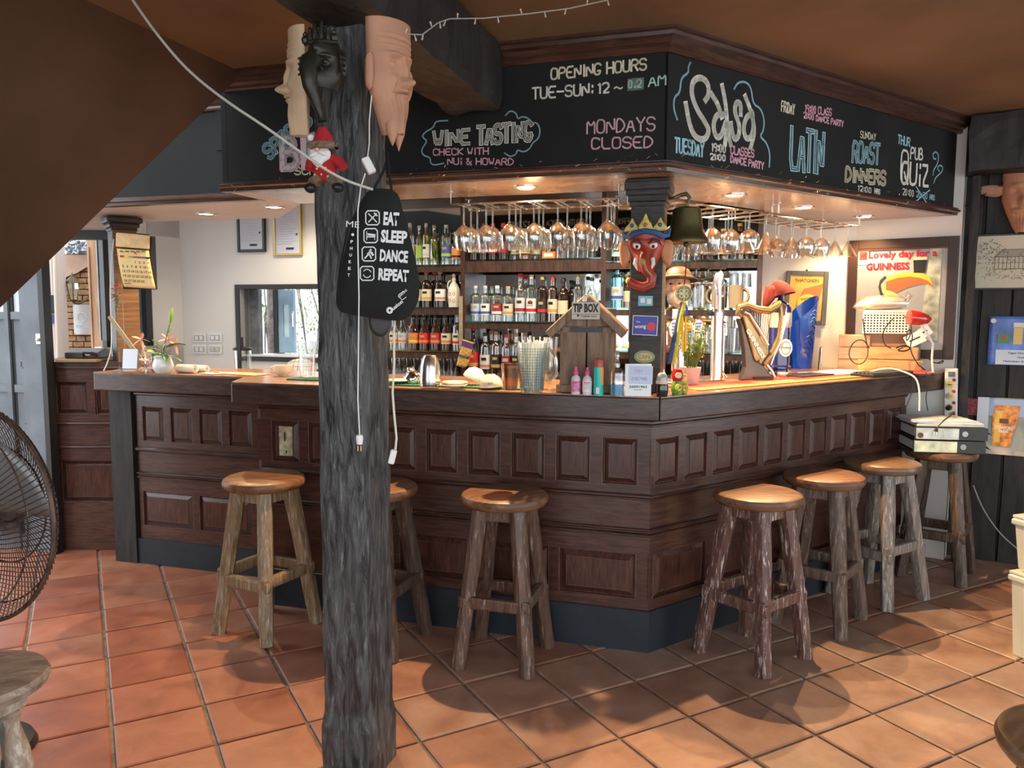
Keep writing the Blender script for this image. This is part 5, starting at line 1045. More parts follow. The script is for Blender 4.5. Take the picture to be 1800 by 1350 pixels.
# ---------------- stemware racks ----------------
M_rod=plain('rack_rod',(.70,.66,.58),.2,1)
def wine_profile(H=.215,br=.047,fr_=.037,rim=.036):
    h=H
    return [(fr_,0),(fr_,-.0025),(.012,-.006),(.0045,-.012),(.0038,-h*.40),(.006,-h*.45),(br*.55,-h*.52),(br*.92,-h*.62),(br,-h*.72),(br*.95,-h*.85),(rim,-h),(rim-.0015,-h),(br*.93,-h*.85),(br*.97,-h*.72),(br*.88,-h*.63),(br*.5,-h*.535),(.001,-h*.48)]
def martini_profile(H=.18,r=.055): return [(.036,0),(.036,-.0025),(.01,-.006),(.004,-.012),(.0035,-H*.5),(.006,-H*.53),(r,-H),(r-.002,-H),(.004,-H*.56)]
GM={}
for n_,pr in (('wine',wine_profile()),('martini',martini_profile()),('balloon',wine_profile(.19,.052,.036,.042)),('flute',wine_profile(.225,.030,.034,.024))):
    GM[n_]=MB().lathe(pr,26,cap=False).mesh('glass',M_glass)
def stem(nm,kind,M,label,group):
    o=bpy.data.objects.new(nm,GM[kind]); COL.objects.link(o); o.matrix_basis=M; o['label']=label; o['category']='glass'; o['group']=group; return o
def rack(label,fn,fr_,s0,s1,o0,o1,z=1.985,cols=7,kinds=None,nm='left',dep=3):
    t=thing('glass_rack',label,'glass rack',M=fr_@T(s0,o0,z))
    L=s1-s0;D=o1-o0
    part('front_rod',MB().tube([(0,0,.055),(0,0,0),(L,0,0),(L,0,.055)],.0045,8),M_rod,t); part('back_rod',MB().tube([(0,D,.055),(0,D,0),(L,D,0),(L,D,.055)],.004,8),M_rod,t)
    for x in (0,L):
        for y in (0,D): part('flange',MB().lathe([(.018,.054),(.018,.056),(.006,.052)],16,T(x,y,0)),M_rod,t)
    pit=L/cols
    for c in range(cols):
        for e in (-.014,.014): part('runner',MB().tube([((c+.5)*pit+e,-.006,-.004),((c+.5)*pit+e,D,-.004)],.0028,6),M_rod,t)
        k=kinds[c] if kinds else 'wine'; row_=['leftmost','second','third','fourth','fifth','sixth','seventh'][c]
        for d in range(dep):
            if k=='wine' and (c*3+d)%8==5: continue
            y=.022+d*(D-.06)/max(1,dep-1); g_=stem('wine_glass' if k!='martini' else 'martini_glass',k,fr_@T(s0+(c+.5)*pit+rn.uniform(-.004,.004),o0+y,z+.001),'clear %s glass hanging %s in the %s row of the %s rack'%(k,['in front','in the middle','at the back'][d],row_,nm),'glasses hanging in the overhead racks')
rack('chrome overhead glass rack left of the bar column',LP,FL,-1.04,-.235,.31,.56,1.985,7,None,'left')
rack('chrome overhead glass rack behind the brass bell',RP,FR,.34,1.17,.30,.62,1.985,6,['wine','balloon','wine','wine','balloon','martini'],'middle')
rack('chrome overhead glass rack nearest the white wall',RP,FR,1.20,2.03,.36,.60,1.985,6,['martini','martini','balloon','balloon','martini','martini'],'right',2)
# ---------------- bottles ----------------
def gm(n,tint,b=.22,e=.8): return glass(n,tint,b,e,.05)
BC={'clear':gm('bottle_clear',(.86,.92,.89),.16),'green':gm('bottle_green',(.50,.55,.12),.25),'dark':plain('bottle_dark',(.020,.010,.006),.08,coat=.6),'brown':plain('bottle_brown',(.035,.014,.006),.08,coat=.6),'blue':gm('bottle_blue',(.35,.80,.86),.2),'amber':gm('bottle_amber',(.72,.38,.08),.2),'darkgreen':plain('bottle_darkgreen',(.012,.03,.012),.08,coat=.6)}
def bprof(kind,h,r):
    if kind=='wine': return [(.001,0),(r,0),(r,h*.62),(r*.8,h*.70),(r*.40,h*.76),(r*.36,h*.97),(r*.42,h*.98),(r*.42,h),(.001,h)]
    if kind=='vodka': return [(.001,0),(r,0),(r,h*.68),(r*.9,h*.74),(r*.42,h*.80),(r*.38,h*.98),(.001,h)]
    if kind=='beer': return [(.001,0),(r,0),(r,h*.48),(r*.85,h*.58),(r*.45,h*.74),(r*.40,h*.97),(.001,h)]
    if kind=='square': return [(.001,0),(r,0),(r,h*.72),(r*.6,h*.78),(r*.40,h*.80),(r*.40,h),(.001,h)]
    return [(.001,0),(r,0),(r*1.02,h*.55),(r*.75,h*.70),(r*.36,h*.80),(r*.34,h),(.001,h)]
def rgb(n): return plain('c_%s'%n,{'red':(.55,.02,.02),'black':(.015,.015,.016),'white':(.78,.77,.72),'cream':(.68,.60,.42),'gold':(.50,.34,.10),'silver':(.6,.6,.58),'blue':(.06,.10,.35),'purple':(.12,.04,.22),'orange':(.75,.22,.03),'copper':(.55,.25,.15),'green':(.06,.25,.10),'maroon':(.28,.015,.03),'mint':(.25,.6,.48),'lime':(.35,.55,.08),'paleblue':(.45,.55,.65),'yellow':(.75,.6,.08)}[n],.4)
ORD=['leftmost','second','third','fourth','fifth','sixth','seventh','eighth','ninth','tenth','eleventh','twelfth','thirteenth','fourteenth']
def bottle(fn_pos,kind,col,h,r,cap_,lab,lab2,label,group,lz=(.18,.5)):
    t=thing('bottle',label,'bottle',M=FL@T(*fn_pos)@RZ(rn.uniform(-8,8)),group=group); pr=bprof(kind,h,r)
    part('body',MB().lathe(pr,20),BC[col],t)
    nr=pr[-2][0]+.0015; part('cap',MB().lathe([(nr,h*.93 if kind!='square' else h*.90),(nr,h*1.0),(nr*.9,h*1.012),(.001,h*1.012)],14),rgb(cap_),t)
    if lab:
        rr=r*1.015; l=part('label',MB().lathe([(rr,h*lz[0]),(rr,h*lz[1])],20,cap=False),rgb(lab),t)
        if lab2: part('label_band',MB().lathe([(rr+.0006,h*(lz[0]+.03)),(rr+.0006,h*(lz[0]+.10))],20,cap=False),rgb(lab2),t); part('label_print',MB().box((0,-rr-.0006,h*(lz[1]-.09)),(r*.9,.001,h*.06)),rgb('black' if lab in('white','cream','silver','mint','yellow') else 'gold'),t)
    return t
def s_at(px,off,py=560):
    A=(LP(0,off,0).x,LP(0,off,0).y); p=on(px,py,A,dL); return (Vector((p.x,p.y))-CC).dot(dL)
SF=SO+.055; SBk=SO+.15
def rowb(desc,z,items,group):
    ss=[(s_at(it[0],SBk if len(it)>9 and it[9] else SF),bool(len(it)>9 and it[9])) for it in items]
    for i,it in enumerate(items):
        px,kind,col,h,r,cap_,lab,lab2,what=it[:9]; off=SBk if len(it)>9 and it[9] else SF
        if desc=='left bay middle shelf': h=min(h,.25)
        for j,(s_,b__) in enumerate(ss):
            if j!=i and b__==ss[i][1]: r=min(r,abs(s_-ss[i][0])*.485)
        bottle((s_at(px,off),off,z+.005),kind,col,h,r,cap_,lab,lab2,('%s, leftmost on %s'%(what,desc)) if i==0 else '%s, %s on %s'%(what,ORD[i],desc),group,it[10] if len(it)>10 else (.18,.5))
rowb('left bay top shelf',1.795,[(722,'vodka','clear',.29,.030,'silver','white',None,'pale bottle with silver cap half behind the bag'),(738,'wine','green',.27,.030,'silver','lime',None,'yellow-green bottle'),(750,'vodka','green',.285,.033,'silver','white','silver','yellow-green bottle with white oval label'),(764,'wine','green',.27,.030,'gold',None,None,'unlabelled yellow-green bottle'),(785,'vodka','clear',.27,.038,'silver','blue','lime','clear bottle with blue and lime label'),(802,'beer','clear',.22,.034,'white','orange','black','small clear bottle with orange badge')],'bottles on the left bay top shelf')
rowb('left bay middle shelf',1.50,[(733,'wine','darkgreen',.27,.034,'green','cream',None,'dark green bottle with round cream label'),(750,'wine','dark',.29,.036,'red','cream','gold','dark bottle with red cap and cream label'),(764,'wine','dark',.285,.034,'red',None,None,'dark red-capped bottle at the back',1),(774,'wine','dark',.28,.038,'copper','white','copper','dark copper-necked bottle with white label')],'bottles on the left bay middle shelf')
p=(s_at(798,SF),SF,1.505); t=thing('jug','cream ceramic spirit jug with painted patterns at the end of left bay middle shelf','jug',M=FL@T(*p)@SC(.78,.78,.92))
part('body',MB().lathe([(.001,0),(.046,0),(.052,.03),(.056,.09),(.052,.14),(.030,.175),(.016,.19),(.018,.205),(.001,.206)],26),M_ceram,t); part('stopper',MB().lathe([(.018,.205),(.020,.213),(.008,.222),(.014,.235),(.012,.25),(.001,.256)],16),M_ceram,t)
part('handle',handle(.030,.12,.20,.030,.006,180),M_ceram,t); pn=MB()
for q in range(2):
    for j in range(2): pn.tube([(-.020+.04*q+.010*math.cos(a),-.0555,.05+.05*j+.012*math.sin(a)) for a in [2*PI*w/12 for w in range(13)]],.0015,4)
part('painted_pattern',pn,rgb('maroon'),t)
its=[]
for i,(px,b_) in enumerate(((692,0),(707,0),(727,0),(745,0),(765,0),(784,0),(736,1),(755,1),(774,1),(795,1))):
    its.append((px,'beer','brown' if i>1 else 'clear',.245,.036,'black' ,['cream','paleblue','orange','red','red','cream','orange','red','cream','green'][i],['orange','orange','yellow','orange','copper','orange','yellow','copper','gold','gold'][i],'brown cider bottle with %s label%s'%(['cream','blue','orange','red-orange','red','cream','orange','red','cream','green'][i],', back row' if b_ else ', front row') if i>1 else 'pale cider bottle with %s label, front row'%['cream','blue'][i],b_,(.20,.50)))
its.append((804,'vodka','clear',.25,.036,'silver','cream','red','clear spirit bottle with cream label',0))
rowb('left bay lower shelf',1.195,its,'bottles on the left bay lower shelf')
for t_ in []: pass
def neckfoil(): pass
rowb('middle bay top shelf',1.825,[(833,'square','dark',.24,.036,'black','black','silver','black bottle with grey print'),(850,'square','dark',.24,.036,'purple','purple','silver','black bottle with purple print'),(866,'square','dark',.24,.036,'red','red','silver','black bottle with red print'),(884,'square','dark',.24,.034,'red','maroon',None,'black bottle with maroon label'),(904,'vodka','clear',.22,.036,'white','white','gold','clear bottle with white label',1),(921,'vodka','amber',.20,.040,'gold','cream','gold','short golden bottle'),(940,'vodka','clear',.2,.036,'silver','cream',None,'short clear bottle',1)],'bottles on the middle bay top shelf')
for i,(px,b_) in enumerate(((985,0),(1003,0),(1020,0),(1037,0),(994,1),(1012,1),(1029,1),(1046,1))):
    off=SBk if b_ else SF; o=bpy.data.objects.new('tumbler',bpy.data.meshes.get('tumbler_m') or MB().lathe([(.034,0),(.034,.004),(.030,.085),(.001,.086),(.001,.084),(.028,.082),(.032,.0)],20,cap=False).mesh('tumbler_m',M_glass)); COL.objects.link(o)
    o.matrix_basis=FL@T(s_at(px,off),off,1.831); o['label']='upturned tumbler, %s in the %s row on middle bay top shelf'%(ORD[i%4],'back' if b_ else 'front'); o['category']='glass'; o['group']='upturned tumblers on the shelves'
tbx=thing('small_box','small orange and white box on middle bay top shelf','box',M=FL@T(s_at(965,SF),SF,1.83)); part('carton',MB().box((0,0,.022),(.085,.06,.044)),rgb('orange'),tbx); part('print_panel',MB().box((0,-.031,.022),(.06,.001,.022)),rgb('white'),tbx)
cl_='clear';rowb('middle bay middle shelf',1.405,[(836,'vodka','clear',.24,.038,'silver','paleblue','blue','clear vodka bottle with blue print'),(853,'vodka','clear',.24,.038,'silver','white','blue','clear vodka bottle with white and blue print'),(864,'vodka','clear',.24,.036,'silver',None,None,'clear unlabelled bottle in the back row',1),(874,'vodka','clear',.24,.038,'white','maroon','white','clear vodka bottle with raspberry print'),(893,'vodka','clear',.235,.040,'gold','cream','gold','clear bottle with cream label'),(914,'wine','clear',.32,.036,'red','silver','maroon','red-capped clear bottle, silver label'),(924,'wine','clear',.31,.034,'red',None,None,'red-capped clear bottle in the back row',1),(934,'vodka','clear',.31,.036,'cream','white','red','clear rum bottle with red dot label'),(953,'vodka','dark',.30,.036,'gold','black','red','rum bottle with black-red label'),(971,'vodka','amber',.30,.036,'red','cream','gold','golden rum bottle with cream label'),(989,'wine','dark',.28,.034,'black','cream',None,'black-capped dark bottle behind the tip box roof'),(1004,'wine','dark',.275,.032,'black',None,None,'dark bottle beside the tip box peak',1),(1015,'vodka','clear',.31,.034,'gold',None,None,'gold-capped clear bottle above the tip box'),(1040,'wine','clear',.29,.034,'black','silver',None,'black-capped clear bottle right of the tip box peak')],'bottles on the middle bay middle shelf')
rowb('middle bay bottom shelf',1.022,[(832,'wine','dark',.34,.038,'red','red','gold','tall dark bottle with red cap and red label'),(853,'vodka','clear',.30,.042,'black','white','copper','whisky bottle with white label'),(863,'vodka','clear',.31,.038,'copper',None,None,'clear bottle in the back row',1),(872,'vodka','amber',.31,.040,'copper','black','gold','whisky bottle with black label and gold crest'),(890,'vodka','clear',.29,.042,'red','maroon','gold','whisky bottle with dark red label'),(908,'vodka','clear',.30,.040,'copper','black','white','bottle with black label behind the beaker'),(922,'vodka','clear',.30,.038,'copper',None,None,'copper-capped bottle behind the straw jug',1)],'bottles on the middle bay bottom shelf')
for o in [x for x in bpy.data.objects if x.get('category')=='bottle']:
    if 'whisky bottle with white label' in o['label'] or 'dark red label' in o['label']:
        for i,tx in enumerate(('LOCH','LOMOND')): printed([c for c in o.children if c.name.startswith('label')][0],tx,0,.122-.013*i,.009,M_ink if 'white' in o['label'] else rgb('white'),wm(o),.02,.042,y=-.0445,center=True)
    if 'red dot label' in o['label']: printed([c for c in o.children if c.name.startswith('label')][0],'BACARDI',0,.105,.008,M_ink,wm(o),.02,.04,y=-.038,center=True); part('dot',MB().lathe([(.009,0),(.009,.001)],16,T(0,-.0372,.135)@RX(90)),rgb('red'),o)
    if 0: pass
rowb('right bay upper shelf',1.50,[(1084,'square','blue',.27,.040,'black','paleblue','blue','pale blue gin bottle left of the painted mask'),(1100,'vodka','amber',.22,.034,'gold','cream',None,'amber bottle peeping out left of the column',1)],'bottles on the right bay shelves')
rowb('right bay top shelf',1.80,[(1085,'square','dark',.16,.045,'black','mint','white','squat dark bottle with mint print'),(1178,'square','dark',.17,.036,'black','maroon',None,'short dark red bottle behind the bell',1),(1240,'vodka','dark',.19,.042,'black','maroon','silver','short black bottle with maroon label right of the bell'),(1268,'vodka','amber',.19,.044,'gold','cream','orange','golden whisky bottle right of the bell'),(1296,'vodka','amber',.22,.042,'gold','yellow','black','amber bottle with yellow label'),(1318,'vodka','dark',.17,.038,'silver','black','white','black and white bottle at the shelf end')],'bottles on the right bay shelves')
# tumblers and mugs in the right bay and the left bay base
TMs={'tumbler':bpy.data.meshes['tumbler_m'],'tall':MB().lathe([(.032,0),(.036,.12),(.034,.12),(.030,.006),(.001,.006)],20,cap=False).mesh('glass',M_glass),'shot':MB().lathe([(.024,0),(.028,.07),(.026,.07),(.021,.012),(.001,.012)],16,cap=False).mesh('glass',M_glass)}
def gl(kind,px,off,z,label,group,py=560,sc_=1):
    o=bpy.data.objects.new('drinking_glass',TMs[kind]); COL.objects.link(o); o.matrix_basis=FL@T(s_at(px,off,py),off,z)@SC(min(sc_,.93),min(sc_,.93),sc_); o['label']=label; o['category']='glass'; o['group']=group
rw=('front','middle','back')
for d in range(2):
    for i,px in enumerate(range(694,806,13)): gl('tall',px+5*d,SF+.07*d-.02,1.022,'small clear glass, %s in the %s row under the cider bottles'%(ORD[i],rw[d]),'glasses on the left bay base')
for d in range(2):
    for i,px in enumerate(range(1182,1316,21)): gl('tumbler',px+6*d,SF+.075*d,1.806,'upturned tumbler, %s in the %s row on right bay top shelf'%(ORD[i],rw[d]),'upturned tumblers on the shelves')
for d in range(2):
    for i,px in enumerate((1190,1212,1231,1250,1270,1288,1306)): gl('tall',px+6*d,SF+.075*d,1.226,'clear glass, %s in the %s row on right bay lower shelf'%(ORD[i],rw[d]),'clear glasses in the right bay',sc_=1.25)
for d in range(2):
    for i,px in enumerate((1222,1240,1258,1276,1292,1308)): gl('tall',px+4*d,SF+.075*d,1.022,'clear beer glass, %s in the %s row on right bay base'%(ORD[i],rw[d]),'clear glasses in the right bay',sc_=1.25)
for i,px in enumerate((1180,1203,1222,1243,1264)):
    o=bpy.data.objects.new('hanging_glass',GM['balloon']); COL.objects.link(o); o.matrix_basis=FL@T(s_at(px,SF),SF,1.75)@SC(.85,.85,.62); o['label']='short clear stem glass hanging %s under the right bay top shelf'%ORD[i]; o['category']='glass'; o['group']='glasses hanging under the shelf'
for i,px in enumerate((1180,1243)): 
    o=solo('hanger_rod',MB().tube([(0,0,0),(.12,0,0)],.004,6),M_rod,'chrome hanger rod under the right bay top shelf, %s'%('left' if i==0 else 'right'),'rod',M=FL@T(s_at(px,SF)-.01,SF,1.752))
for i,(px,sc_,m_,what) in enumerate(((1262,1,plain('frosted_mug',(.45,.36,.22),.5),'beige opaque beer mug with thick handle'),(1292,1,plain('frosted_mug',(.45,.36,.22),.5),'beige beer mug right of the thick-handled one'),(1200,1,M_glass,'clear beer mug behind the brass medallion'),(1228,1,M_glass,'clear beer mug left of the silver beer tower'))):
    t=thing('beer_mug',what+' on right bay middle shelf','mug',M=FL@T(s_at(px,SF),SF,1.506)); part('body',MB().lathe([(.001,0),(.042,0),(.044,.14),(.040,.14),(.038,.01),(.001,.01)],22),m_,t); part('handle',handle(.042,.03,.12,.034,.008,180 if i==0 else 0),m_,t)
for i,px in enumerate((1288,1310)): gl('tumbler',px,SBk,1.64,'ribbed tumbler standing on the beige mugs, %s of two'%('left' if i==0 else 'right'),'tumblers on the mugs')
p=(s_at(1310,SF),SF,1.505)
# ruler stick and nut packets on the shelf post
t=solo('wood_strip',MB().box((0,0,0),(.028,.006,.36)),plain('raw_wood_strip',(.32,.26,.16),.7,var=.3,vs=30),'narrow raw wooden strip standing against the shelf upright','wood strip',M=FL@T(s_at(811,SO-.02),SO-.03,1.40),bevel=.001)
for i,(px,py,rot,lb) in enumerate(((815,632,-14,'purple snack packet of nuts hanging in front, lower of two'),(820,614,-16,'purple snack packet with yellow top, upper of two'))):
    off=SO-.07-i*.015; A=(LP(0,off,0).x,LP(0,off,0).y); c=on(px,py,A,dL); t=thing('snack_packet',lb,'snack packet',M=Matrix.Translation(c)@RZ(-17)@RY(-rot))
    part('bag',pillow(densify([(-.042,-.055),(.042,-.055),(.042,.055),(-.042,.055)],1,2),.018),plain('packet_nuts',(.60,.38,.10),.35,var=.5,vs=90),t); part('header',MB().box((0,-.0085,.035),(.080,.004,.042)),rgb('purple'),t); part('stripe',MB().box((0,-.0095,.056),(.080,.005,.008)),rgb('yellow'),t)
# ---------------- things hanging by the column ----------------
# painted elephant-faced mask
cx=wm(gcol)@Vector((0,-.075,0)); Mk=wm(gcol)@T(.0,-.078,.60)
t=thing('painted_mask','painted red elephant-faced mask with gold crown on the bar column','mask',M=Mk)
PR=plain('mask_red',(.36,.045,.025),.35,var=.35,vs=25); PG=plain('mask_gold',(.62,.50,.12),.4,var=.3,vs=80); PB=plain('mask_blue',(.03,.10,.28),.4,var=.3); PO=plain('mask_orange',(.55,.22,.09),.45,var=.2)
hwf=lambda v:.030+.050*min(1,v*1.5)-.012*max(0,v-.75)*4
part('face',mask_sheet(hwf,.165,.04,[(-.42,.62,.22,.09,-.008),(.42,.62,.22,.09,-.008),(0,.30,.22,.20,.030),(-.45,.30,.2,.12,.012),(.45,.30,.2,.12,.012),(-.4,.76,.25,.04,.008),(.4,.76,.25,.04,.008)]),PR,t,solid=.006)
for s_ in (-1,1):
    part('ear',pillow(densify([(s_*0,.05),(s_*.045,.06),(s_*.058,.02),(s_*.045,-.06),(s_*.02,-.05),(s_*.0,-.01)],1,2),.018,M=T(s_*.060,-.006,-.005)),PO,t)
    part('eye_white',MB().ball((s_*.036,-.034,.022),(.019,.007,.015),M=RY(s_*-8)),M_white,t); part('pupil',MB().ball((s_*.034,-.041,.021),(.0065,.003,.0075)),M_ink,t)
    part('brow',MB().tube([(s_*.014,-.044,.034),(s_*.032,-.046,.050),(s_*.056,-.032,.044),(s_*.066,-.024,.026)],[.003,.007,.006,.002],8),M_ink,t)
    part('tusk',MB().tube([(s_*.034,-.050,-.030),(s_*.038,-.060,-.052),(s_*.028,-.060,-.078)],[.010,.009,.002],10),M_por,t)
part('trunk',MB().tube([(0,-.045,-.02),(0,-.062,-.05),(.010,-.066,-.078),(.034,-.064,-.105),(.030,-.064,-.135),(.0,-.066,-.148),(-.035,-.066,-.140),(-.060,-.066,-.124)],[.024,.024,.022,.021,.021,.020,.019,.018],14),PR,t)
part('trunk_tip',MB().ball((-.062,-.068,-.123),(.013,.016,.015)),PG,t); part('trunk_stripe',MB().tube([(.004,-.085,-.04),(.012,-.088,-.075),(.036,-.086,-.10)],.002,5),PG,t)
part('jewel',MB().ball((0,-.086,-.045),(.009,.005,.015)),plain('mask_olive',(.25,.28,.10),.3),t)
part('hat_band',MB().tube([(-.098,-.005,.098),(-.090,-.01,.07),(-.070,-.03,.064),(-.045,-.046,.078),(0,-.050,.086),(.045,-.046,.078),(.070,-.03,.064),(.090,-.01,.07),(.098,-.005,.098)],[.006,.012,.013,.012,.012,.012,.013,.012,.006],8),PB,t)
for x,h_ in ((-.072,.06),(0,.078),(.072,.06)):
    part('crown_leaf',pillow(densify([(-.034,0),(.034,0),(.026,h_*.35),(.012,h_*.55),(0,h_),(-.012,h_*.55),(-.026,h_*.35)],1,1),.010,M=T(x*.82,-.036+abs(x)*.25,.088)),PG,t); part('crown_jewel',MB().ball((x*.82,-.043+abs(x)*.25,.112),.009),plain('mask_terra',(.5,.14,.06),.3) if x==0 else PB,t)
# bell
p=atY(1207,395,3.42); M_bell=plain('bell_bronze',(.115,.105,.045),.42,.75,var=.25,vs=12,bump=.1)
t=thing('brass_bell','aged bronze ship bell hanging from a curved bracket on the column','bell',tuple(p)); k=3.42/F
part('bell_body',MB().lathe([(.001,30*k),(20*k,29*k),(24*k,26*k),(25*k,18*k),(27*k,0),(30*k,-14*k),(35*k,-22*k),(38*k,-27*k),(37.5*k,-31*k),(30*k,-26*k),(24*k,0),(.001,20*k)],36),M_bell,t)
part('clapper',MB().ball((0,0,-34*k),5*k),M_bell,t); part('hanger',MB().box((0,0,36*k),(.016,.008,.035)),M_bell,t,bevel=.004)
q=wm(gcol)@Vector((.071,-.0,.83)); 
part('bracket',MB().tube([q,q+Vector((.03,-.02,.004)),Vector(p)+Vector((-.03,.01,.125)),Vector(p)+Vector((-.005,0,.13)),Vector(p)+Vector((.010,0,.115)),Vector(p)+Vector((.002,0,.09))],[.005,.007,.009,.010,.009,.007],8),M_bell,t,world=True)
cbp=Vector(p)+Vector((0,0,-36*k)); part('bell_cord',MB().tube([cbp,cbp+Vector((.002,0,-.09)),Vector(atY(1203,500,3.42))],.003,6),plain('dark_red_cord',(.20,.03,.02),.8),t,world=True)
p=atY(1202,516,3.40); t=thing('brass_medallion','round pierced brass medallion on a cord below the bell','medallion',M=Matrix.Translation(p)@RZ(-10)); k=3.4/F; r_=13.5*k
part('disc',MB().lathe([(.001,0),(r_,0),(r_,.004),(.001,.004)],32,RX(90)),plain('dark_gold',(.28,.24,.10),.5),t); part('rim',MB().tube([(r_*math.cos(a),-.004,r_*math.sin(a)) for a in [2*PI*q/32 for q in range(33)]],.0028,6),plain('pale_gold',(.75,.68,.38),.3,.3),t)
fg=MB()
for a in range(4):
    c=Vector((r_*.45*math.cos(R(45+90*a)),-.005,r_*.45*math.sin(R(45+90*a)))); fg.tube([c+Vector((r_*.22*math.cos(b),0,r_*.22*math.sin(b))) for b in [2*PI*q/12 for q in range(13)]],.0016,5); fg.tube([(0,-.005,0),(r_*.9*math.cos(R(90*a)),-.005,r_*.9*math.sin(R(90*a)))],.0018,5)
part('filigree',fg,MT['pale_gold'],t); part('cord',MB().tube([Vector((0,0,r_)),Vector((.001,0,.048))],.002,5),MT['dark_red_cord'],t)
# ribbons and hanging tags left of tap
def strap(nm,pts,w_,m_,par):
    mb=MB(); L=[Vector(q) for q in pts]
    for _ in range(2):
        q2=[L[0]]
        for i in range(len(L)-1): q2+= [L[i].lerp(L[i+1],.25),L[i].lerp(L[i+1],.75)]
        q2.append(L[-1]); L=q2
    vs=[];n=len(L)
    for q in L: vs+=[q+Vector((-w_/2,0,0)),q+Vector((w_/2,.003,0))]
    mb.add(vs,[(2*i,2*i+1,2*i+3,2*i+2) for i in range(n-1)]); return part(nm,mb,m_,par,world=True,solid=.0015,smooth=True)
t=thing('medal_ribbons','blue and yellow medal ribbons hanging from the beer tower by the column','ribbon',tuple(atY(1200,530,3.52)))
BLU=plain('ribbon_blue',(.035,.08,.25),.6,var=.3,vs=40); YEL=plain('ribbon_yellow',(.58,.48,.06),.6,var=.25,vs=40); OCH=plain('ribbon_ochre',(.75,.45,.03),.6)
Y_=3.55
strap('blue_ribbon',[atY(1202,528,Y_),atY(1192,560,Y_-.02),atY(1184,600,Y_-.05),atY(1176,640,Y_-.08)],.020,BLU,t); strap('yellow_ribbon',[atY(1204,530,Y_-.01),atY(1195,565,Y_-.03),atY(1192,600,Y_-.06),atY(1184,640,Y_-.09)],.018,YEL,t)
strap('blue_loop',[atY(1196,535,Y_),atY(1201,529,Y_),atY(1208,540,Y_),atY(1206,556,Y_)],.012,BLU,t); strap('ochre_ribbon',[atY(1199,545,Y_+.01),atY(1200,580,Y_+.01),atY(1200,618,Y_+.01)],.010,OCH,t); strap('ochre_ribbon',[atY(1206,545,Y_+.01),atY(1205,580,Y_+.01),atY(1205,618,Y_+.01)],.010,OCH,t)
# multi-tap tower with oval badges
p,k=base(1210,672); t=thing('beer_tower','low chrome multi-tap beer tower with two oval blue and white badges behind the plant','beer tap',(p.x,p.y+.22,ZT),20)
part('column',MB().lathe([(.001,0),(.05,0),(.045,.02),(.032,.03),(.030,.27),(.001,.27)],24),M_chrome,t); part('cross_bar',MB().tube([(-.13,0,.27),(.14,0,.27)],.028,16),M_brass,t)
OVB=plain('badge_pale',(.55,.75,.85),.25)
for x in (-.055,.085): 
    b_=part('badge',MB().lathe([(.001,0),(.048,0),(.048,.006),(.001,.006)],28,T(x,-.032,.262)@RX(90)@SC(.72,1.05,1)),OVB,t); part('badge_rim',MB().tube([(x+.035*math.cos(a),-.039,.262+.051*math.sin(a)) for a in [2*PI*q/28 for q in range(29)]],.0025,6),M_chrome,t)
    for q in range(4): part('badge_print',MB().box((x,-.0395,.290-q*.016),(.032 if q%2 else .040,.001,.008)),rgb('blue'),b_)
for x in (-.115,-.02,.05,.125): part('spout',MB().tube([(x,-.02,.26),(x,-.05,.245),(x,-.055,.18)],[.011,.010,.008],10),M_chrome,t)
part('lever',MB().tube([(-.115,-.015,.29),(-.118,-.02,.36),(-.12,-.02,.42)],[.006,.011,.006],10),M_white,t); 
# maroon tap lever next to column
t=thing('tap_column','tall maroon wooden tap column beside the bar column','beer tap',tuple(atY(1163,664,3.62))); P0=atY(1163,640,3.62)
part('stem',MB().tube([atY(1162,648,3.62),atY(1163,600,3.62),atY(1165,553,3.62)],[.020,.022,.019],14),plain('maroon_lacquer',(.075,.018,.012),.2,coat=.5),t,world=True); part('foot',MB().lathe([(.001,0),(.034,0),(.03,.02),(.018,.06),(.016,.09)],18,T(*(at(1163,664,ZT)))),MT['steel'],t,world=True) if 0 else part('foot',MB().tube([Vector((P0.x,P0.y,ZT)),atY(1162,648,3.62)],[.03,.017],16),M_chrome,t,world=True)
part('collar',MB().tube([atY(1165,554,3.62),atY(1165,545,3.62)],.017,14),M_chrome,t,world=True); part('lever_head',MB().tube([atY(1165,545,3.62),atY(1163,520,3.62),atY(1160,500,3.62)],[.011,.016,.009],12),plain('lever_green',(.35,.55,.40),.3),t,world=True)
# character jug on shelf (bearded man with hat)
p=LP(s_at(1190,1.2),1.2,0); M0=Matrix.Translation((p.x,p.y,0))@RZ(-17)
zc=on(1190,505,(p.x,p.y),dL).z; kk=p.y/F
t=thing('character_jug','ceramic jug shaped as a bearded old man in a wide hat behind the medallion','jug',M=M0@T(0,0,zc)@SC(1.0))
part('stand',MB().box((0,.02,-(zc-1.0)/2-.06),(.05,.05,max(.05,zc-1.0-.12))),M_chrome,t); SKN=plain('jug_skin',(.50,.30,.20),.3,var=.3,vs=25)
part('head',MB().ball((0,0,0),(.072,.06,.085)),SKN,t); part('nose',MB().ball((-.02,-.062,-.005),(.014,.02,.02)),SKN,t); part('beard',MB().ball((-.0,-.03,-.06),(.055,.045,.05)),plain('jug_beard',(.52,.46,.38),.5,var=.3,vs=60,bump=.5),t)
part('hat',MB().lathe([(.105,.02),(.095,.032),(.075,.04),(.06,.075),(.035,.09),(.001,.092)],26,RX(-8)@T(0,0,.02)),plain('jug_hat',(.35,.20,.10),.4,var=.6,vs=22),t); part('hat_brim',MB().lathe([(.07,.03),(.108,.028),(.108,.020),(.07,.02)],26,RX(-8)@T(0,0,.018)),plain('jug_brim',(.05,.03,.02),.4),t)
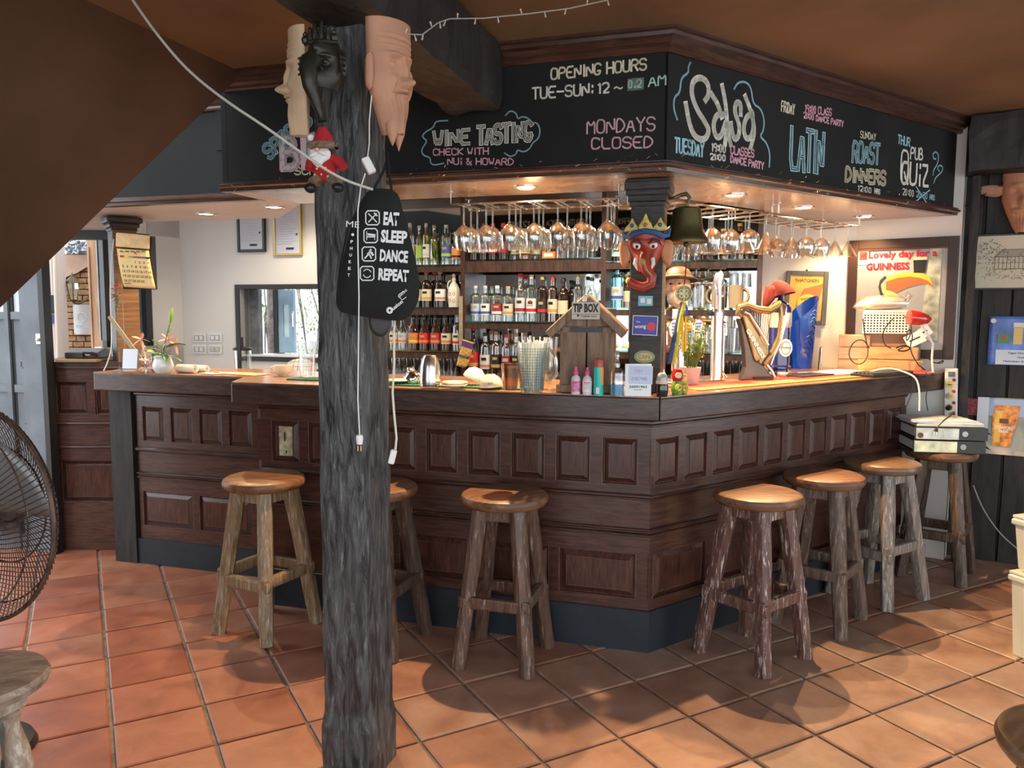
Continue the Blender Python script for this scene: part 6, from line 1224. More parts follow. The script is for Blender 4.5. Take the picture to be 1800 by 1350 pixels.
for s_ in (-1,1): part('eye',MB().ball((s_*.024-.01,-.056,.018),(.008,.005,.005)),M_ink,t)
# silver beer tower
p,k=base(1258,670); t=thing('beer_tower','tall brushed silver cylindrical beer tap tower with lion-badge lever','beer tap',(p.x,p.y,ZT),10); Hh=(670-478)*k
part('column',MB().lathe([(.001,0),(.048,0),(.048,.006),(.030,.008),(.030,Hh*.55),(.032,Hh*.62),(.027,Hh*.66),(.001,Hh*.66)],30),M_steel,t)
hd=MB(); hd.tube([(0,-.004,Hh*.55),(-.004,-.006,Hh*.78),(-.012,-.008,Hh*.88),(0,-.008,Hh*.97),(.012,-.008,Hh*1.0)],[.028,.028,.036,.032,.004],22,flat=.55); part('lever',hd,plain('satin_silver',(.72,.74,.78),.25,.6),t)
MW=wm(t); printed(t,'Tiger',-.026,Hh*.785,.026,rgb('blue'),MW,.02,.058,y=-.0285,name='lettering')
em_=MB().tube([(.020*math.cos(a)-.008,-.033,Hh*.90+.026*math.sin(a)) for a in [2*PI*q/24 for q in range(25)]],.002,6); part('badge_ring',em_,rgb('blue'),t); part('badge_stripe',MB().tube([(-.014,-.035,Hh*.87),(-.004,-.036,Hh*.90),(-.012,-.035,Hh*.93)],.003,6),rgb('gold'),t)
part('spout_stub',MB().tube([(-.03,0,Hh*.62),(-.055,-.01,Hh*.62)],.012,12),M_blk,t)
# black tap lever behind
p=atY(1271,560,4.25); t=thing('tap_lever','black tapering tap lever with gold band behind the silver tower','beer tap',(p.x,p.y,ZT)); zz=p.z-ZT
part('lever',MB().tube([(0,0,zz),(-.012,0,zz+.10),(-.02,0,zz+.22)],[.007,.016,.014],14),M_blk,t); part('band',MB().tube([(-.0135,0,zz+.115),(-.0145,0,zz+.125)],.0175,14),M_brass,t); part('post',MB().lathe([(.001,0),(.034,0),(.022,.012),(.014,.02),(.012,zz),(.001,zz)],18),M_chrome,t); part('faucet',MB().tube([(0,0,zz-.02),(0,-.06,zz-.03),(0,-.065,zz-.09)],[.010,.010,.008],10),M_chrome,t)
# harp tap
p,k=base(1335,668); k=p.y/F; MH=Matrix.Translation((p.x,p.y,ZT))@RZ(4); t=thing('harp_tap','bronze harp-shaped beer font with white lettering down its post','beer tap',M=MH)
def hx(px,py,y=0): return (( px-1335)*k, y, (668-py)*k)
BR_=plain('harp_bronze',(.30,.22,.10),.28,.75,var=.25,vs=14); BD=plain('harp_dark',(.030,.025,.020),.35,.4)
part('base_sweep',MB().yprism([(hx(1298,668)[0],0),(hx(1358,668)[0],0),hx(1356,660)[::2],hx(1346,652)[::2],hx(1338,640)[::2],hx(1322,632)[::2],hx(1297,560)[::2],hx(1291,560)[::2],hx(1296,575)[::2],hx(1303,615)[::2],hx(1306,645)[::2]],-.03,.03),plain('font_body',(.11,.095,.075),.3,.6),t,bevel=.01)
part('sound_box',MB().yprism([hx(1296,555)[::2],hx(1303,553)[::2],hx(1343,614)[::2],hx(1341,622)[::2],hx(1323,635)[::2],hx(1319,630)[::2]],-.045,.01),BR_,t,bevel=.006)
part('sound_edge',MB().tube([hx(1300,548,-.04),hx(1308,552,-.045),hx(1328,582,-.045),hx(1342,606,-.045)],[.009,.010,.010,.008],10),M_chrome,t)
part('neck',MB().tube([hx(1296,556,-.03),hx(1288,552,-.03),hx(1290,540,-.03),hx(1304,537,-.03),hx(1324,544,-.03),hx(1345,546,-.03),hx(1358,538,-.03),hx(1365,532,-.03)],[.008,.014,.017,.018,.018,.020,.020,.014],12),BR_,t)
part('pillar',MB().tube([hx(1364,536,-.03),hx(1368,560,-.03),hx(1366,590,-.03),hx(1358,612,-.03),hx(1348,628,-.03),hx(1338,640,-.03)],[.014,.017,.018,.019,.018,.014],12),BR_,t)
part('trim',MB().tube([hx(1362,532,-.05),hx(1371,538,-.05),hx(1370,570,-.05),hx(1364,600,-.05),hx(1354,622,-.05),hx(1348,640,-.05)],.005,8),M_chrome,t)
for i in range(11): f=i/10; a=hx(1306+42*f,547+3*math.sin(f*3),-.03); b=hx(1311+30*f**.95,556+44*f,-.035); part('string',MB().tube([a,b],.0016,5),M_chrome,t)
part('font_foot',MB().box((.005,0,.010),(.10,.10,.02)),BD,t,bevel=.005); part('spout',MB().tube([hx(1345,640,-.02),hx(1352,650,-.03),hx(1358,662,-.03)],[.012,.009,.007],10),M_chrome,t)
printed(t,'GUINNESS',hx(1301,580)[0],hx(1306,580)[2],.020,M_white,MH,.03,.17,y=-.052,rot=-58); printed(t,'GUINNESS',hx(1365,596)[0],hx(1365,596)[2],.011,M_white,MH,.03,.12,y=-.058,rot=84)
# blue ceramic column font with red cap
p,k=base(1372,663); k=p.y/F; MWf=Matrix.Translation((p.x,p.y+.04,ZT)); t=thing('ceramic_font','navy ceramic beer column font wearing a maroon cloth cap','beer tap',M=MWf); NV=plain('navy_glaze',(.016,.020,.11),.08,coat=.8)
part('column',MB().lathe([(.001,0),(21*k,0),(21*k,.03),(17*k,.04),(19*k,.048),(21.5*k,.055),(18.5*k,.065),(18.5*k,86*k),(18.5*k,88*k)],34),NV,t); part('plinth',MB().lathe([(21.5*k,0),(21.5*k,.028),(19*k,.036)],34),M_chrome,t); part('glass_band',MB().lathe([(18*k,86*k),(20*k,90*k),(20*k,112*k),(18*k,116*k)],34),plain('white_glaze_band',(.50,.50,.46),.1,coat=.6),t)
part('dome',MB().lathe([(20*k,114*k),(19*k,122*k),(13*k,130*k),(5*k,134*k),(4*k,142*k),(7*k,146*k),(4*k,152*k),(.001,153*k)],30),NV,t); part('finial',MB().ball((0,0,148*k),.018),M_chrome,t)
b_=part('badge',MB().lathe([(.001,0),(11.5*k,0),(11.5*k,.003),(.001,.003)],28,T(.016,-18.5*k,52*k)@RX(90)@SC(1,1.35,1)@RX(0)),plain('badge_cream',(.72,.70,.62),.2),t); part('badge_ring',MB().tube([(.016+8*k*math.cos(a),-18.5*k-.004,52*k+11*k*math.sin(a)) for a in [2*PI*q/24 for q in range(25)]],.0014,5),M_ink,b_)
printed(b_,'Warsteiner',.016,51*k,.012,M_ink,MWf,.02,.052,y=-18.5*k-.005,center=True)
RC=plain('maroon_cloth',(.13,.014,.013),.9,var=.25,vs=20); 
cp=MB()
def capf(a,b):
    an=2*PI*a; rr_=(.072*(1-b)**.55+.002)*(1+.10*math.sin(3*an+1)); return (rr_*math.cos(an)-.02*b+.010,rr_*math.sin(an)*.8,.085*b**.8+(.020*math.cos(an+.5))*(1-b))
cp.sheet(capf,30,10,T(-.01,0,143*k)); part('cloth_cap',cp,RC,t,'maroon cloth cap'); part('cap_tail',pillow(densify([(-.045,.05),(.01,.06),(.02,.0),(-.02,-.055),(-.055,-.075),(-.06,-.03)],1,2),.05,M=T(-.045,-.02,143*k)),RC,t)
# two blue coolers
CB_=plain('cooler_blue',(.006,.055,.40),.18,coat=.6,var=.25,vs=6)
def cooler(px,py,px0,px1,top,label,Yo,rz):
    p,k=base(px,py); p=Vector((p.x,p.y+Yo,0)); k=p.y/F; t=thing('bottle_cooler',label,'cooler',M=Matrix.Translation((p.x,p.y,ZT))@RZ(rz)); h_=(py-top)*k; r0=(px1-px0)/2*k*.82; r1=(px1-px0)/2*k*1.05; n=30; vs=[]
    for r_,z in ((0.78,0),(.80,.01),(1.06,1),(1.03,1),(.77,.012)):
        for q in range(n):
            a=2*PI*q/n; R__=r0/.8*r_*.92; zz=z if z<.5 else (z*(h_-.0)+ (math.cos(a-.2)*.25-.20)*h_*.8); vs.append((R__*math.cos(a),R__*math.sin(a),zz))
    m_=MB(); m_.add(vs,[(i*n+q,i*n+(q+1)%n,(i+1)*n+(q+1)%n,(i+1)*n+q) for i in range(4) for q in range(n)]+[tuple(range(n))[::-1]]); m_.sm=True; part('sleeve',m_,CB_,t)
    st=MB(); rr_=r0*1.13; 
    for j in range(7):
        z=h_*(.22+.075*j); a0=R(-110+6*j); st.tube([((r0*(.95+.3*(z+dz)/h_))*1.0*math.cos(a0+da),(r0*(.95+.3*(z+dz)/h_))*math.sin(a0+da),z+dz) for da,dz in ((0,0),(.25,.012),(.5,.0),(.62,-.02))],[.001,.0035,.003,.0008],5)
    part('stripe_print',st,plain('deep_blue_print',(.004,.012,.10),.3),t); ln=MB()
    for j in range(4): z=h_*(.66+.05*j); a0=R(-80+8*(j%2)); q_=r0*(.97+.3*z/h_); ln.tube([(q_*math.cos(a0+da),q_*math.sin(a0+da),z+dz) for da,dz in ((0,0),(.2,.012),(.4,.002))],.0018,5)
    part('outline_print',ln,plain('pale_blue_print',(.12,.50,.85),.3),t); return t
cooler(1421,650,1396,1450,528,'large bright blue slanted bottle cooler right of the navy column font',.14,0); cooler(1385,640,1366,1400,528,'blue bottle cooler half hidden behind the navy column font',.40,0)
# back panel group behind coolers: grey pack and pens
p,k=base(1400,652); t=thing('crumpled_bag','crumpled grey printed bag between the two blue coolers','bag',(p.x-.03,p.y+.20,ZT)); part('bag_body',pillow(densify([(-.04,0),(.045,0),(.05,.08),(.03,.17),(.0,.19),(-.03,.15),(-.045,.07)],1,2),.05),plain('crumple_grey',(.22,.20,.18),.6,var=.7,vs=30),t)
for i,x in enumerate((1452,1458)):
    p,k=base(x,652); t=thing('pen',['dark pen standing in the holder right of the large cooler','thin pen standing at the right of the pen pair'][i],'pen',(p.x,p.y+.12,ZT)); part('barrel',MB().tube([(0,0,0),(.008-.015*i,0,.13)],.0045,8),M_blk if i==0 else M_steel,t); part('tip',MB().tube([(.008-.015*i,0,.13),(.009-.015*i,0,.142)],[.004,.001],8),M_steel,t)
# orange-red mat
MR_=FR; 
r0=at(1232,684,ZT);r1=at(1490,660,ZT); mt_=[at(1222,686,ZT),at(1480,667,ZT),at(1500,658,ZT),at(1260,674,ZT)]
m_,nt,b_=_new('sunset_mat'); mp=_co(nt,(1,1,1),'Generated'); sx=nt.nodes.new('ShaderNodeSeparateXYZ'); nt.links.new(mp.outputs[0],sx.inputs[0]); n_=_noise(nt,_co(nt,(1,1,1),'Generated'),3,3); mm=nt.nodes.new('ShaderNodeMath'); mm.operation='MULTIPLY_ADD'; nt.links.new(n_.outputs[0],mm.inputs[0]); mm.inputs[1].default_value=.35; nt.links.new(sx.outputs[1],mm.inputs[2]); r_=_ramp(nt,mm.outputs[0],[(.18,(.26,.25,.06)),(.30,(.75,.33,.03)),(.55,(.62,.055,.02)),(.9,(.50,.02,.012))]); nt.links.new(r_.outputs[0],b_.inputs[0]); b_.inputs['Roughness'].default_value=.6
sA,oA=(Vector((mt_[0].x,mt_[0].y))-CC).dot(dR),.03
ot=solo('bar_mat',MB().box((0,0,.002),(1.30,.20,.004)),m_,'long orange-red printed bar mat lying along the right counter edge','bar mat',M=FR@T(.98,.17,ZT))
printed(ot,'Tiger Beer',0,0,.05,plain('print_pale',(.75,.55,.35),.6),FR@T(.98,.13,ZT)@RX(-90),.01,.30,y=-.0055,center=True)
# drip tray
solo('drip_tray',MB().box((0,0,.006),(.30,.12,.012)),M_steel,'flat steel drip tray at the foot of the silver tower','drip tray',M=FR@T(.62,.36,ZT),bevel=.004)
# laptop keyboard, papers, blue brush, boxes...
def onR(px,py): p=at(px,py,ZT); return p
p=onR(1555,660); t=thing('keyboard','black computer keyboard near the end of the right counter','keyboard',M=Matrix.Translation((p.x,p.y,ZT))@RZ(30)); part('case',MB().box((0,0,.008),(.40,.14,.016)),M_blk,t,bevel=.003)
km=MB().box((0,0,0),(.021,.018,.007)).mesh('key',plain('key_grey',(.05,.05,.05),.5))
for i in range(15):
    for j in range(5): part('key',km,None,t,M=T(-.182+i*.026,-.050+j*.025,.020),world=2)
for i,(px,py,a,w_,d_,h_,lb) in enumerate(((1460,657,28,.30,.20,.006,'bottom sheaf of white papers beside the keyboard'),(1480,655,40,.24,.16,.005,'upper sheaf of white papers beside the keyboard'))):
    p=onR(px,py); solo('papers',MB().box((0,0,h_/2),(w_,d_,h_)),M_paper,lb,'papers',M=Matrix.Translation((p.x,p.y,ZT+i*.0065))@RZ(a))
p=onR(1440,660); solo('clipboard',MB().box((0,0,.006),(.30,.15,.012)),M_blk,'black clipboard folder at the left of the white papers','clipboard',M=Matrix.Translation((p.x-.09,p.y-.05,ZT))@RZ(36),bevel=.003)
p=onR(1572,655); solo('blue_brush',MB().tube([(-.07,0,.028),(-.02,0,.042),(.03,0,.038),(.06,-.01,.026)],[.008,.018,.020,.010],12,flat=.7),plain('vivid_blue',(.03,.05,.50),.35),'bright blue plastic brush lying on the keyboard','brush',M=Matrix.Translation((p.x,p.y,ZT))@RZ(25))
def wbox(label,px0,px1,py0,py1,off,dep,mat,ang=36,zb=None,bevel=.003,cat='box',name='wooden_box'):
    """box by its visible left/right and top/bottom pixels, front face at offset off from the front edge"""
    pc_=at((px0+px1)/2,py1,ZT if zb is None else zb); k_=pc_.y/F; w_=(px1-px0)*k_; h_=(py1-py0)*k_; t=thing(name,label,cat,M=Matrix.Translation((pc_.x,pc_.y+off,ZT if zb is None else zb))@RZ(ang))
    return t,w_,h_,dep
M_bx=wood('light_box_wood',(.42,.22,.08),(.60,.36,.15),(2,10,14),3,.5,.2); M_bx2=wood('pinkish_box_wood',(.40,.22,.13),(.55,.34,.21),(2,10,14),3,.5,.2); M_card2=plain('brown_card',(.28,.17,.11),.8)
RWp=Vector((2.30,4.62)); 
def wb(label,px0,px1,py0,py1,Yd,dep,mat,zb,ang=-25,name='wooden_box',cat='box',lines=0):
    a=atY(px0,py1,Yd);b=atY(px1,py1,Yd); w_=(b.x-a.x)/math.cos(R(ang)); h_=(py1-py0)*Yd/F; t=thing(name,label,cat,M=Matrix.Translation(((a.x+b.x)/2,Yd,zb))@RZ(ang))
    part('carcass',MB().box((0,dep/2,h_/2),(w_,dep,h_)),mat,t,bevel=.003)
    for q in range(lines): part('drawer_front',MB().box((0,-.004,h_*(q+.5)/lines),(w_*.96,.008,h_/lines*.88)),mat,t,bevel=.002)
    return t,w_,h_
zb=ZT; wb('wide light-wood box at the bottom of the stack by the mirror',1516,1611,641,664,4.52,.14,M_bx,zb,-22,lines=1)
h1=23*4.52/F; wb('shorter light-wood box on top of the wide one',1530,1606,619,641,4.54,.12,M_bx,zb+h1+.001,-22,lines=1); h2=h1+22*4.54/F+.002
wb('brown cardboard box carrying the white basket',1525,1592,596,619,4.60,.12,M_card2,zb+h2+.001,-22,name='cardboard_box'); h3=h2+23*4.6/F+.002
wb('pinkish three-drawer wooden chest left of the light boxes',1476,1523,598,662,4.66,.10,M_bx2,zb,-22,lines=3,name='drawer_chest',cat='drawer chest')
# white perforated basket
a=atY(1527,597,4.54);b=atY(1592,597,4.54); t=thing('plastic_basket','white perforated plastic basket on the cardboard box','basket',M=Matrix.Translation(((a.x+b.x)/2,4.57,zb+h3))@RZ(-22)); w_=(b.x-a.x)*1.1; hh_=.125
WP_=plain('white_plastic',(.78,.77,.72),.4)
for z in [hh_*i/8 for i in range(9)]: part('slat',MB().box((0,0,z+.003),(w_,.004,.007 if z<hh_*.95 else .014)),WP_,t,M=T(0,0,0),world=2)
gr=MB()
for i in range(15): gr.box((-w_/2+w_*i/14,0.001,hh_/2),(.0075,.003,hh_))
o=part('bars',gr,WP_,t); o['kind']='stuff'
part('contents',MB().box((0,.06,hh_*.45),(w_*.94,.08,hh_*.8)),plain('basket_shade',(.05,.045,.04),.8),t); part('back_wall',MB().box((0,.11,hh_/2),(w_,.004,hh_)),WP_,t); part('side_wall',MB().box((-w_/2,.055,hh_/2),(.004,.11,hh_)),WP_,t); part('side_wall',MB().box((w_/2,.055,hh_/2),(.004,.11,hh_)),WP_,t); part('floor_panel',MB().box((0,.055,.002),(w_,.11,.004)),WP_,t)  # contents block is dark to paint the shade behind the basket holes
t=thing('plastic_bag','knotted clear plastic bag of pale contents lying on the basket','bag',M=Matrix.Translation((((a.x+b.x)/2)-.01,4.60,zb+h3+hh_+.048))@RZ(-22))
part('bag_body',pillow(densify([(-.15,-.02),(-.12,.02),(-.05,.035),(.05,.04),(.12,.025),(.13,-.01),(.09,-.035),(-.09,-.045)],1,2),.09,flat=2),plain('bag_contents',(.60,.58,.48),.35,var=.3,vs=14,bump=.5),t); part('knot',MB().tube([(.12,0,.01),(.15,-.01,.045),(.13,-.01,.06),(.12,0,.03)],[.012,.008,.010,.008],8),M_clear,t)
part('film',pillow(densify([(-.16,-.025),(-.13,.03),(-.05,.045),(.05,.05),(.13,.035),(.145,-.01),(.10,-.042),(-.1,-.05)],1,2),.105,flat=2),glass('film',(.96,.96,.95),.15,.6,.2),t)
# red desk lamp
p=atY(1600,664,4.40); RL=plain('lamp_red',(.62,.030,.018),.15,coat=.8); t=thing('desk_lamp','glossy red desk lamp with white bent neck by the mirror','lamp',(p.x+.06,4.42,ZT))
bx_=wm(t).inverted(); 
part('base',MB().lathe([(.001,0),(.075,0),(.075,.012),(.060,.02),(.02,.026),(.001,.027)],28),RL,t); part('base_ring',MB().lathe([(.076,0),(.076,.010)],28),M_blk,t)
nk=[atY(1640,655,4.42),atY(1638,630,4.42),atY(1640,605,4.42),atY(1632,590,4.42),atY(1622,575,4.42),atY(1622,567,4.40)]
part('neck',MB().tube(nk,.006,8),M_white,t,world=True); part('shade',MB().tube([atY(1598,558,4.36),atY(1602,558,4.36),atY(1616,560,4.36),atY(1630,561,4.36),atY(1637,561,4.36)],[.040,.042,.040,.026,.006],24),RL,t,world=True)
# cards and small clutter
for i,(px,py,c,w_,h_,rot,lb) in enumerate(((1608,596,(.75,.76,.74),.10,.07,-28,'white card with small print leaning by the lamp'),(1622,585,(.62,.66,.75),.09,.06,-35,'pale blue card leaning behind the lamp neck'),(1598,645,(.66,.66,.66),.07,.12,0,'white tall carton beside the wooden boxes'))):
    p=atY(px,py,4.50+.03*i); t=thing('card',lb,'card',M=Matrix.Translation(p)@RZ(-25)@RY(rot)); part('sheet',MB().box((0,0,0),(w_,.004,h_)),plain('cardc%d'%i,c,.5),t); part('print',MB().box((0,-.0025,0),(w_*.6,.0006,h_*.12)),M_ink,t)
solo('support_block',MB().box((0,0,.09),(.05,.03,.18)),plain('holder_grey',(.12,.12,.13),.5),'dark grey upright holder behind the cards','holder',M=Matrix.Translation((atY(1610,640,4.55).x,4.57,ZT)))  # holder is plain dark grey
BKC=M_blk
cable('black_cable','looped black cable hanging in front of the drawer chest',[atY(1517,560,4.45),atY(1520,590,4.45),atY(1528,620,4.42),atY(1518,640,4.42),atY(1500,640,4.42),atY(1490,622,4.42),atY(1500,600,4.42),atY(1518,596,4.43),atY(1528,612,4.43)],.003,BKC)
cable('black_cable','black cable dropping from the basket to the cardboard box',[atY(1570,560,4.44),atY(1556,575,4.44),atY(1550,592,4.42),atY(1556,608,4.42),atY(1566,612,4.43)],.003,BKC)
cable('black_cable','tangle of black cable beside the basket by the lamp',[atY(1590,556,4.43),atY(1603,570,4.42),atY(1600,592,4.42),atY(1592,602,4.43),atY(1596,575,4.42),atY(1606,590,4.42),atY(1598,612,4.43),atY(1612,640,4.43),atY(1626,650,4.43)],.003,BKC)
cable('black_cable','coiled black cable lying on the cardboard box',[atY(1575,612,4.44),atY(1590,606,4.44),atY(1602,612,4.44),atY(1590,618,4.44),atY(1576,616,4.44),atY(1588,610,4.43)],.004,BKC)
cable('black_cable','thin black cables curling right of the lamp neck',[atY(1632,630,4.43),atY(1645,640,4.43),atY(1660,632,4.43),atY(1655,640,4.43),atY(1636,636,4.43)],.003,BKC)
cable('white_cable','white cable looping from the lamp over the counter end to the binders',[atY(1518,657,4.35),atY(1560,645,4.35),atY(1595,655,4.30),atY(1612,665,4.24),atY(1617,690,4.22),atY(1616,722,4.22)],.0045,M_white)
cable('black_cable','thin black cable hanging down the counter end by the white one',[atY(1604,662,4.28),atY(1607,675,4.25),atY(1601,695,4.24),atY(1592,718,4.24)],.0025,BKC)
cable('black_cable','thin black cable hanging at the counter end, rightmost',[atY(1628,655,4.30),atY(1631,680,4.27),atY(1627,700,4.27),atY(1631,722,4.27)],.0025,BKC)
# ---------------- right wall pictures ----------------
RWA=(WP(0,-.002,0).x,WP(0,-.002,0).y)
t,o,w_,h_=wallframe('large dark-framed grey pub poster with red lettering on the white wall',1495,1676,424,632,plain('frame_brown',(.040,.020,.014),.35,var=.2),plain('poster_grey',(.33,.35,.37),.35,var=.15,vs=3),RWA,dWv,border=.055,depth=.035)
part('inner_frame',MB().box((0,-.002,h_/2-.006),(w_,.025,.012)),M_trim,t); MW=wm(t); yb=-.010; RD=plain('poster_red',(.60,.012,.03),.4)
X=lambda px:(px-1585.5)/(1676-1495)*(w_+.11); Zz=lambda py:-(py-528)/(632-424)*(h_+.11)
printed(o,'Lovely day for a',X(1530),Zz(456),.040,RD,MW,.03,X(1643)-X(1530),y=yb,rot=0); printed(o,'GUINNESS',X(1527),Zz(477),.040,RD,MW,.04,X(1599)-X(1527),y=yb)
pm=part('photo_print',MB().box((X(1521),yb,Zz(455)),(.055,.001,.085)),M_white,o); part('photo_area',MB().box((X(1521),yb-.001,Zz(452)),(.045,.001,.050)),plain('photo_dark',(.12,.03,.03),.4,var=.8,vs=60),pm)
gl_=part('glass_print',MB().yprism([(X(1607),Zz(484)),(X(1625),Zz(484)),(X(1627.5),Zz(462)),(X(1605),Zz(462))],yb*-1-.001,-yb),M_blk,o); gl_.location=(0,0,0)
part('foam_print',MB().yprism([(X(1605),Zz(462)),(X(1627.5),Zz(462)),(X(1627),Zz(457)),(X(1606),Zz(457))],-yb-.002,-yb),plain('foam',(.78,.66,.40),.6),o)
gl_.data.transform(T(0,2*yb,0)); 
for x in o.children:
    if x.name.startswith('foam'): x.data.transform(T(0,2*yb,0))
# plain curved bands of colour in place of the bird artwork
def bandp(top,bot,m_,y): q=[(X(a),Zz(b)) for a,b in top]+[(X(a),Zz(b)) for a,b in bot[::-1]]; mb=MB().yprism(q,-y,-y+.0008) if 0 else MB().add([(a,y,b) for a,b in q],[tuple(range(len(q)))[::-1]]); return part('colour_band',mb,m_,o)
bandp([(1562,492),(1580,485),(1600,483),(1620,485),(1632,490),(1638,504)],[(1562,498),(1580,492),(1600,490),(1618,493),(1630,498),(1638,505)],plain('band_yellow',(.85,.50,.04),.4),yb-.0004)
bandp([(1562,498),(1580,492),(1600,490),(1618,493),(1630,498),(1638,505)],[(1562,513),(1580,517),(1600,508),(1618,503),(1630,504),(1638,508)],plain('band_orange',(.70,.12,.04),.4),yb-.0002)
bandp([(1556,500),(1566,512),(1580,520),(1592,535)],[(1553,503),(1556,516),(1566,530),(1574,536)],plain('band_cream',(.68,.56,.20),.4),yb)
bandp([(1562,490),(1556,497),(1553,506),(1556,518),(1566,532)],[(1559,488),(1551,496),(1549,508),(1553,522),(1562,534)],M_ink,yb)
bandp([(1632,431),(1650,431)],[(1620,600),(1650,600)],plain('painted_reflection',(.42,.46,.36),.3,var=.6,vs=14),yb+.0012)  # this band is a tree reflection in the glass, painted on
t,o,w_,h_=wallframe('dark-framed yellow cider poster left of the large pub poster',1381,1452,477,571,plain('pewter_frame',(.09,.09,.08),.4),plain('cider_gold',(.75,.42,.07),.4,var=.35,vs=9),WBA,dL,border=.028,rot=1.6)
MW=wm(t); X2=lambda px:(px-1416.5)/71*(w_+.056); Z2=lambda py:-(py-524)/94*(h_+.056)
printed(o,'THATCHERS',X2(1396),Z2(496),.020,M_ink,MW,.015,X2(1437)-X2(1396),y=-.0105); printed(o,'THATCHERS',X2(1408),Z2(529),.016,M_ink,MW,.015,X2(1436)-X2(1408),y=-.0115,rot=8)
gp=part('glass_print',MB().add([(X2(a),-.0085,Z2(b)) for a,b in ((1412,508),(1443,499),(1436,545),(1400,545))],[(0,1,2,3)]),plain('ale_brown',(.42,.15,.03),.4),o); part('label_print',MB().lathe([(.001,0),(.075,0),(.075,.0006)],26,T(X2(1420),-.0095,Z2(533))@RX(90)@SC(.85,.75,1)),plain('cider_yellow',(.80,.52,.06),.4),o)
cable('picture_hook','small dark hook above the yellow cider poster',[on(1416,477,WBA,dL)+Vector((0,-.02,0)),on(1416,474,WBA,dL)+Vector((0,-.02,0))],.006,M_blk,'hook',sm=0)
# power strip hanging at the counter end
A_=(WP(0,-.03,0).x,WP(0,-.03,0).y); a=on(1672,655,A_,dWv); b=on(1672,735,A_,dWv); hh_=a.z-b.z; t=thing('power_strip','white vertical power strip with yellow and red sockets on the counter end','power strip',M=Matrix.Translation((a+b)/2)@RZ(-36)@RY(-2))
part('body',MB().box((0,0,0),(.066,.035,hh_+.05)),M_white,t,bevel=.004); part('screen',MB().box((.003,-.0185,hh_*.5-.008),(.036,.002,.030)),plain('screen_grey',(.14,.17,.17),.4),t)
for i in range(4):
    z=hh_*(.24-.25*i); part('switch_knob',MB().lathe([(.010,0),(.009,.005),(.001,.005)],14,T(.016,-.018,z+.028)@RX(90)),rgb('red') if i%2 else rgb('maroon'),t)
    if i<3: part('socket',MB().lathe([(.021,0),(.021,.003),(.001,.003)],20,T(-.006,-.018,z)@RX(90)),rgb('yellow'),t); part('socket_holes',MB().box((-.006,-.0215,z),(.022,.001,.005)),M_ink,t)
part('black_plug',MB().tube([(-.008,-.02,hh_*(.24-.5)),(-.012,-.045,hh_*(.24-.5)-.004)],[.017,.012],12),M_blk,t); part('grey_plug',MB().tube([(-.014,-.02,hh_*(.24-.25)),(-.016,-.035,hh_*(.24-.25))],[.015,.012],12),plain('plug_grey',(.42,.38,.33),.5),t)
cable('black_cable','black lead with flat plug lying over the ring binders',[atY(1668,728,4.32),atY(1680,722,4.25),atY(1672,730,4.15),atY(1660,738,4.08),atY(1650,748,4.06),atY(1647,752,4.06)],.0035,M_blk)
t=thing('plug','black two-pin plug on the end of the lead over the binders','plug',tuple(atY(1645,756,4.03))); part('body',MB().tube([(.004,0,.012),(0,0,-.008)],[.006,.012],8),M_blk,t)
for s_ in (-1,1): part('pin',MB().tube([(s_*.006,0,-.008),(s_*.006-.003,0,-.026)],.002,6),M_steel,t)
# binders and papers on the far stool
q=Vector((2.41,4.36,.72)); Mb=Matrix.Translation((q.x-.015,q.y-.0,.721))@RZ(-10); GRYB=plain('binder_black',(.030,.034,.032),.45)
for i,(lb,zz,dx) in enumerate((('lower black lever-arch binder on the dark stool',0,.0),('upper black lever-arch binder on the dark stool',.071,.006))):
    t=thing('ring_binder',lb,'binder',M=Mb@T(dx,0,zz)); part('spine',MB().box((0,-.155,.034),(.365,.006,.066)),GRYB,t,bevel=.002); part('cover',MB().box((0,0,.0025),(.365,.31,.004)),GRYB,t); part('cover',MB().box((0,0,.0655),(.365,.31,.004)),GRYB,t); part('paper_block',MB().box((0,.02,.034),(.34,.26,.048)),M_paper,t)
    part('spine_label',MB().box((-.070,-.159,.034),(.215,.001,.060)),plain('spine_label%d'%i,(.50,.60,.58) if i else (.62,.70,.52),.4,var=.4,vs=18),t,'pale spine label'); part('finger_ring',MB().lathe([(.009,0),(.015,0),(.015,.003),(.009,.003)],20,T(.068,-.1585,.036)@RX(90)),M_chrome,t); part('ring_hole',MB().lathe([(.001,0),(.010,0),(.010,.001)],16,T(.068,-.1585,.036)@RX(90)),M_ink,t)
    if i: part('round_sticker',MB().lathe([(.001,0),(.015,0),(.015,.001)],18,T(-.155,-.1600,.024)@RX(90)),plain('sticker_brown',(.12,.05,.03),.5),t)
    part('loose_flap',MB().add([(.18,-.15,.05),(.215,-.13,.02+.01*i),(.18,.0,.03),(.175,-.15,.062)],[(0,1,2),(0,2,3)]),GRYB,t)
for i,(w_,d_,h_,a,dx,c) in enumerate(((.345,.27,.012,3,.0,(.70,.70,.62)),(.33,.26,.006,-1,.012,(.76,.74,.66)),(.35,.25,.008,7,-.025,(.62,.66,.78)),(.32,.24,.005,3,-.03,(.78,.78,.80)))):
    z=.142+sum((.0125,.0065,.0085,.0055)[:i]); solo('paper_stack',MB().box((0,0,h_/2),(w_,d_,h_)),plain('stackc%d'%i,c,.7),['bottom cream file of papers on the binders','thin second cream file of papers on the binders','bluish folder of papers near the top of the binder pile','topmost white papers on the binder pile'][i],'papers',M=Mb@T(dx,0,z)@RZ(a),bevel=.001)
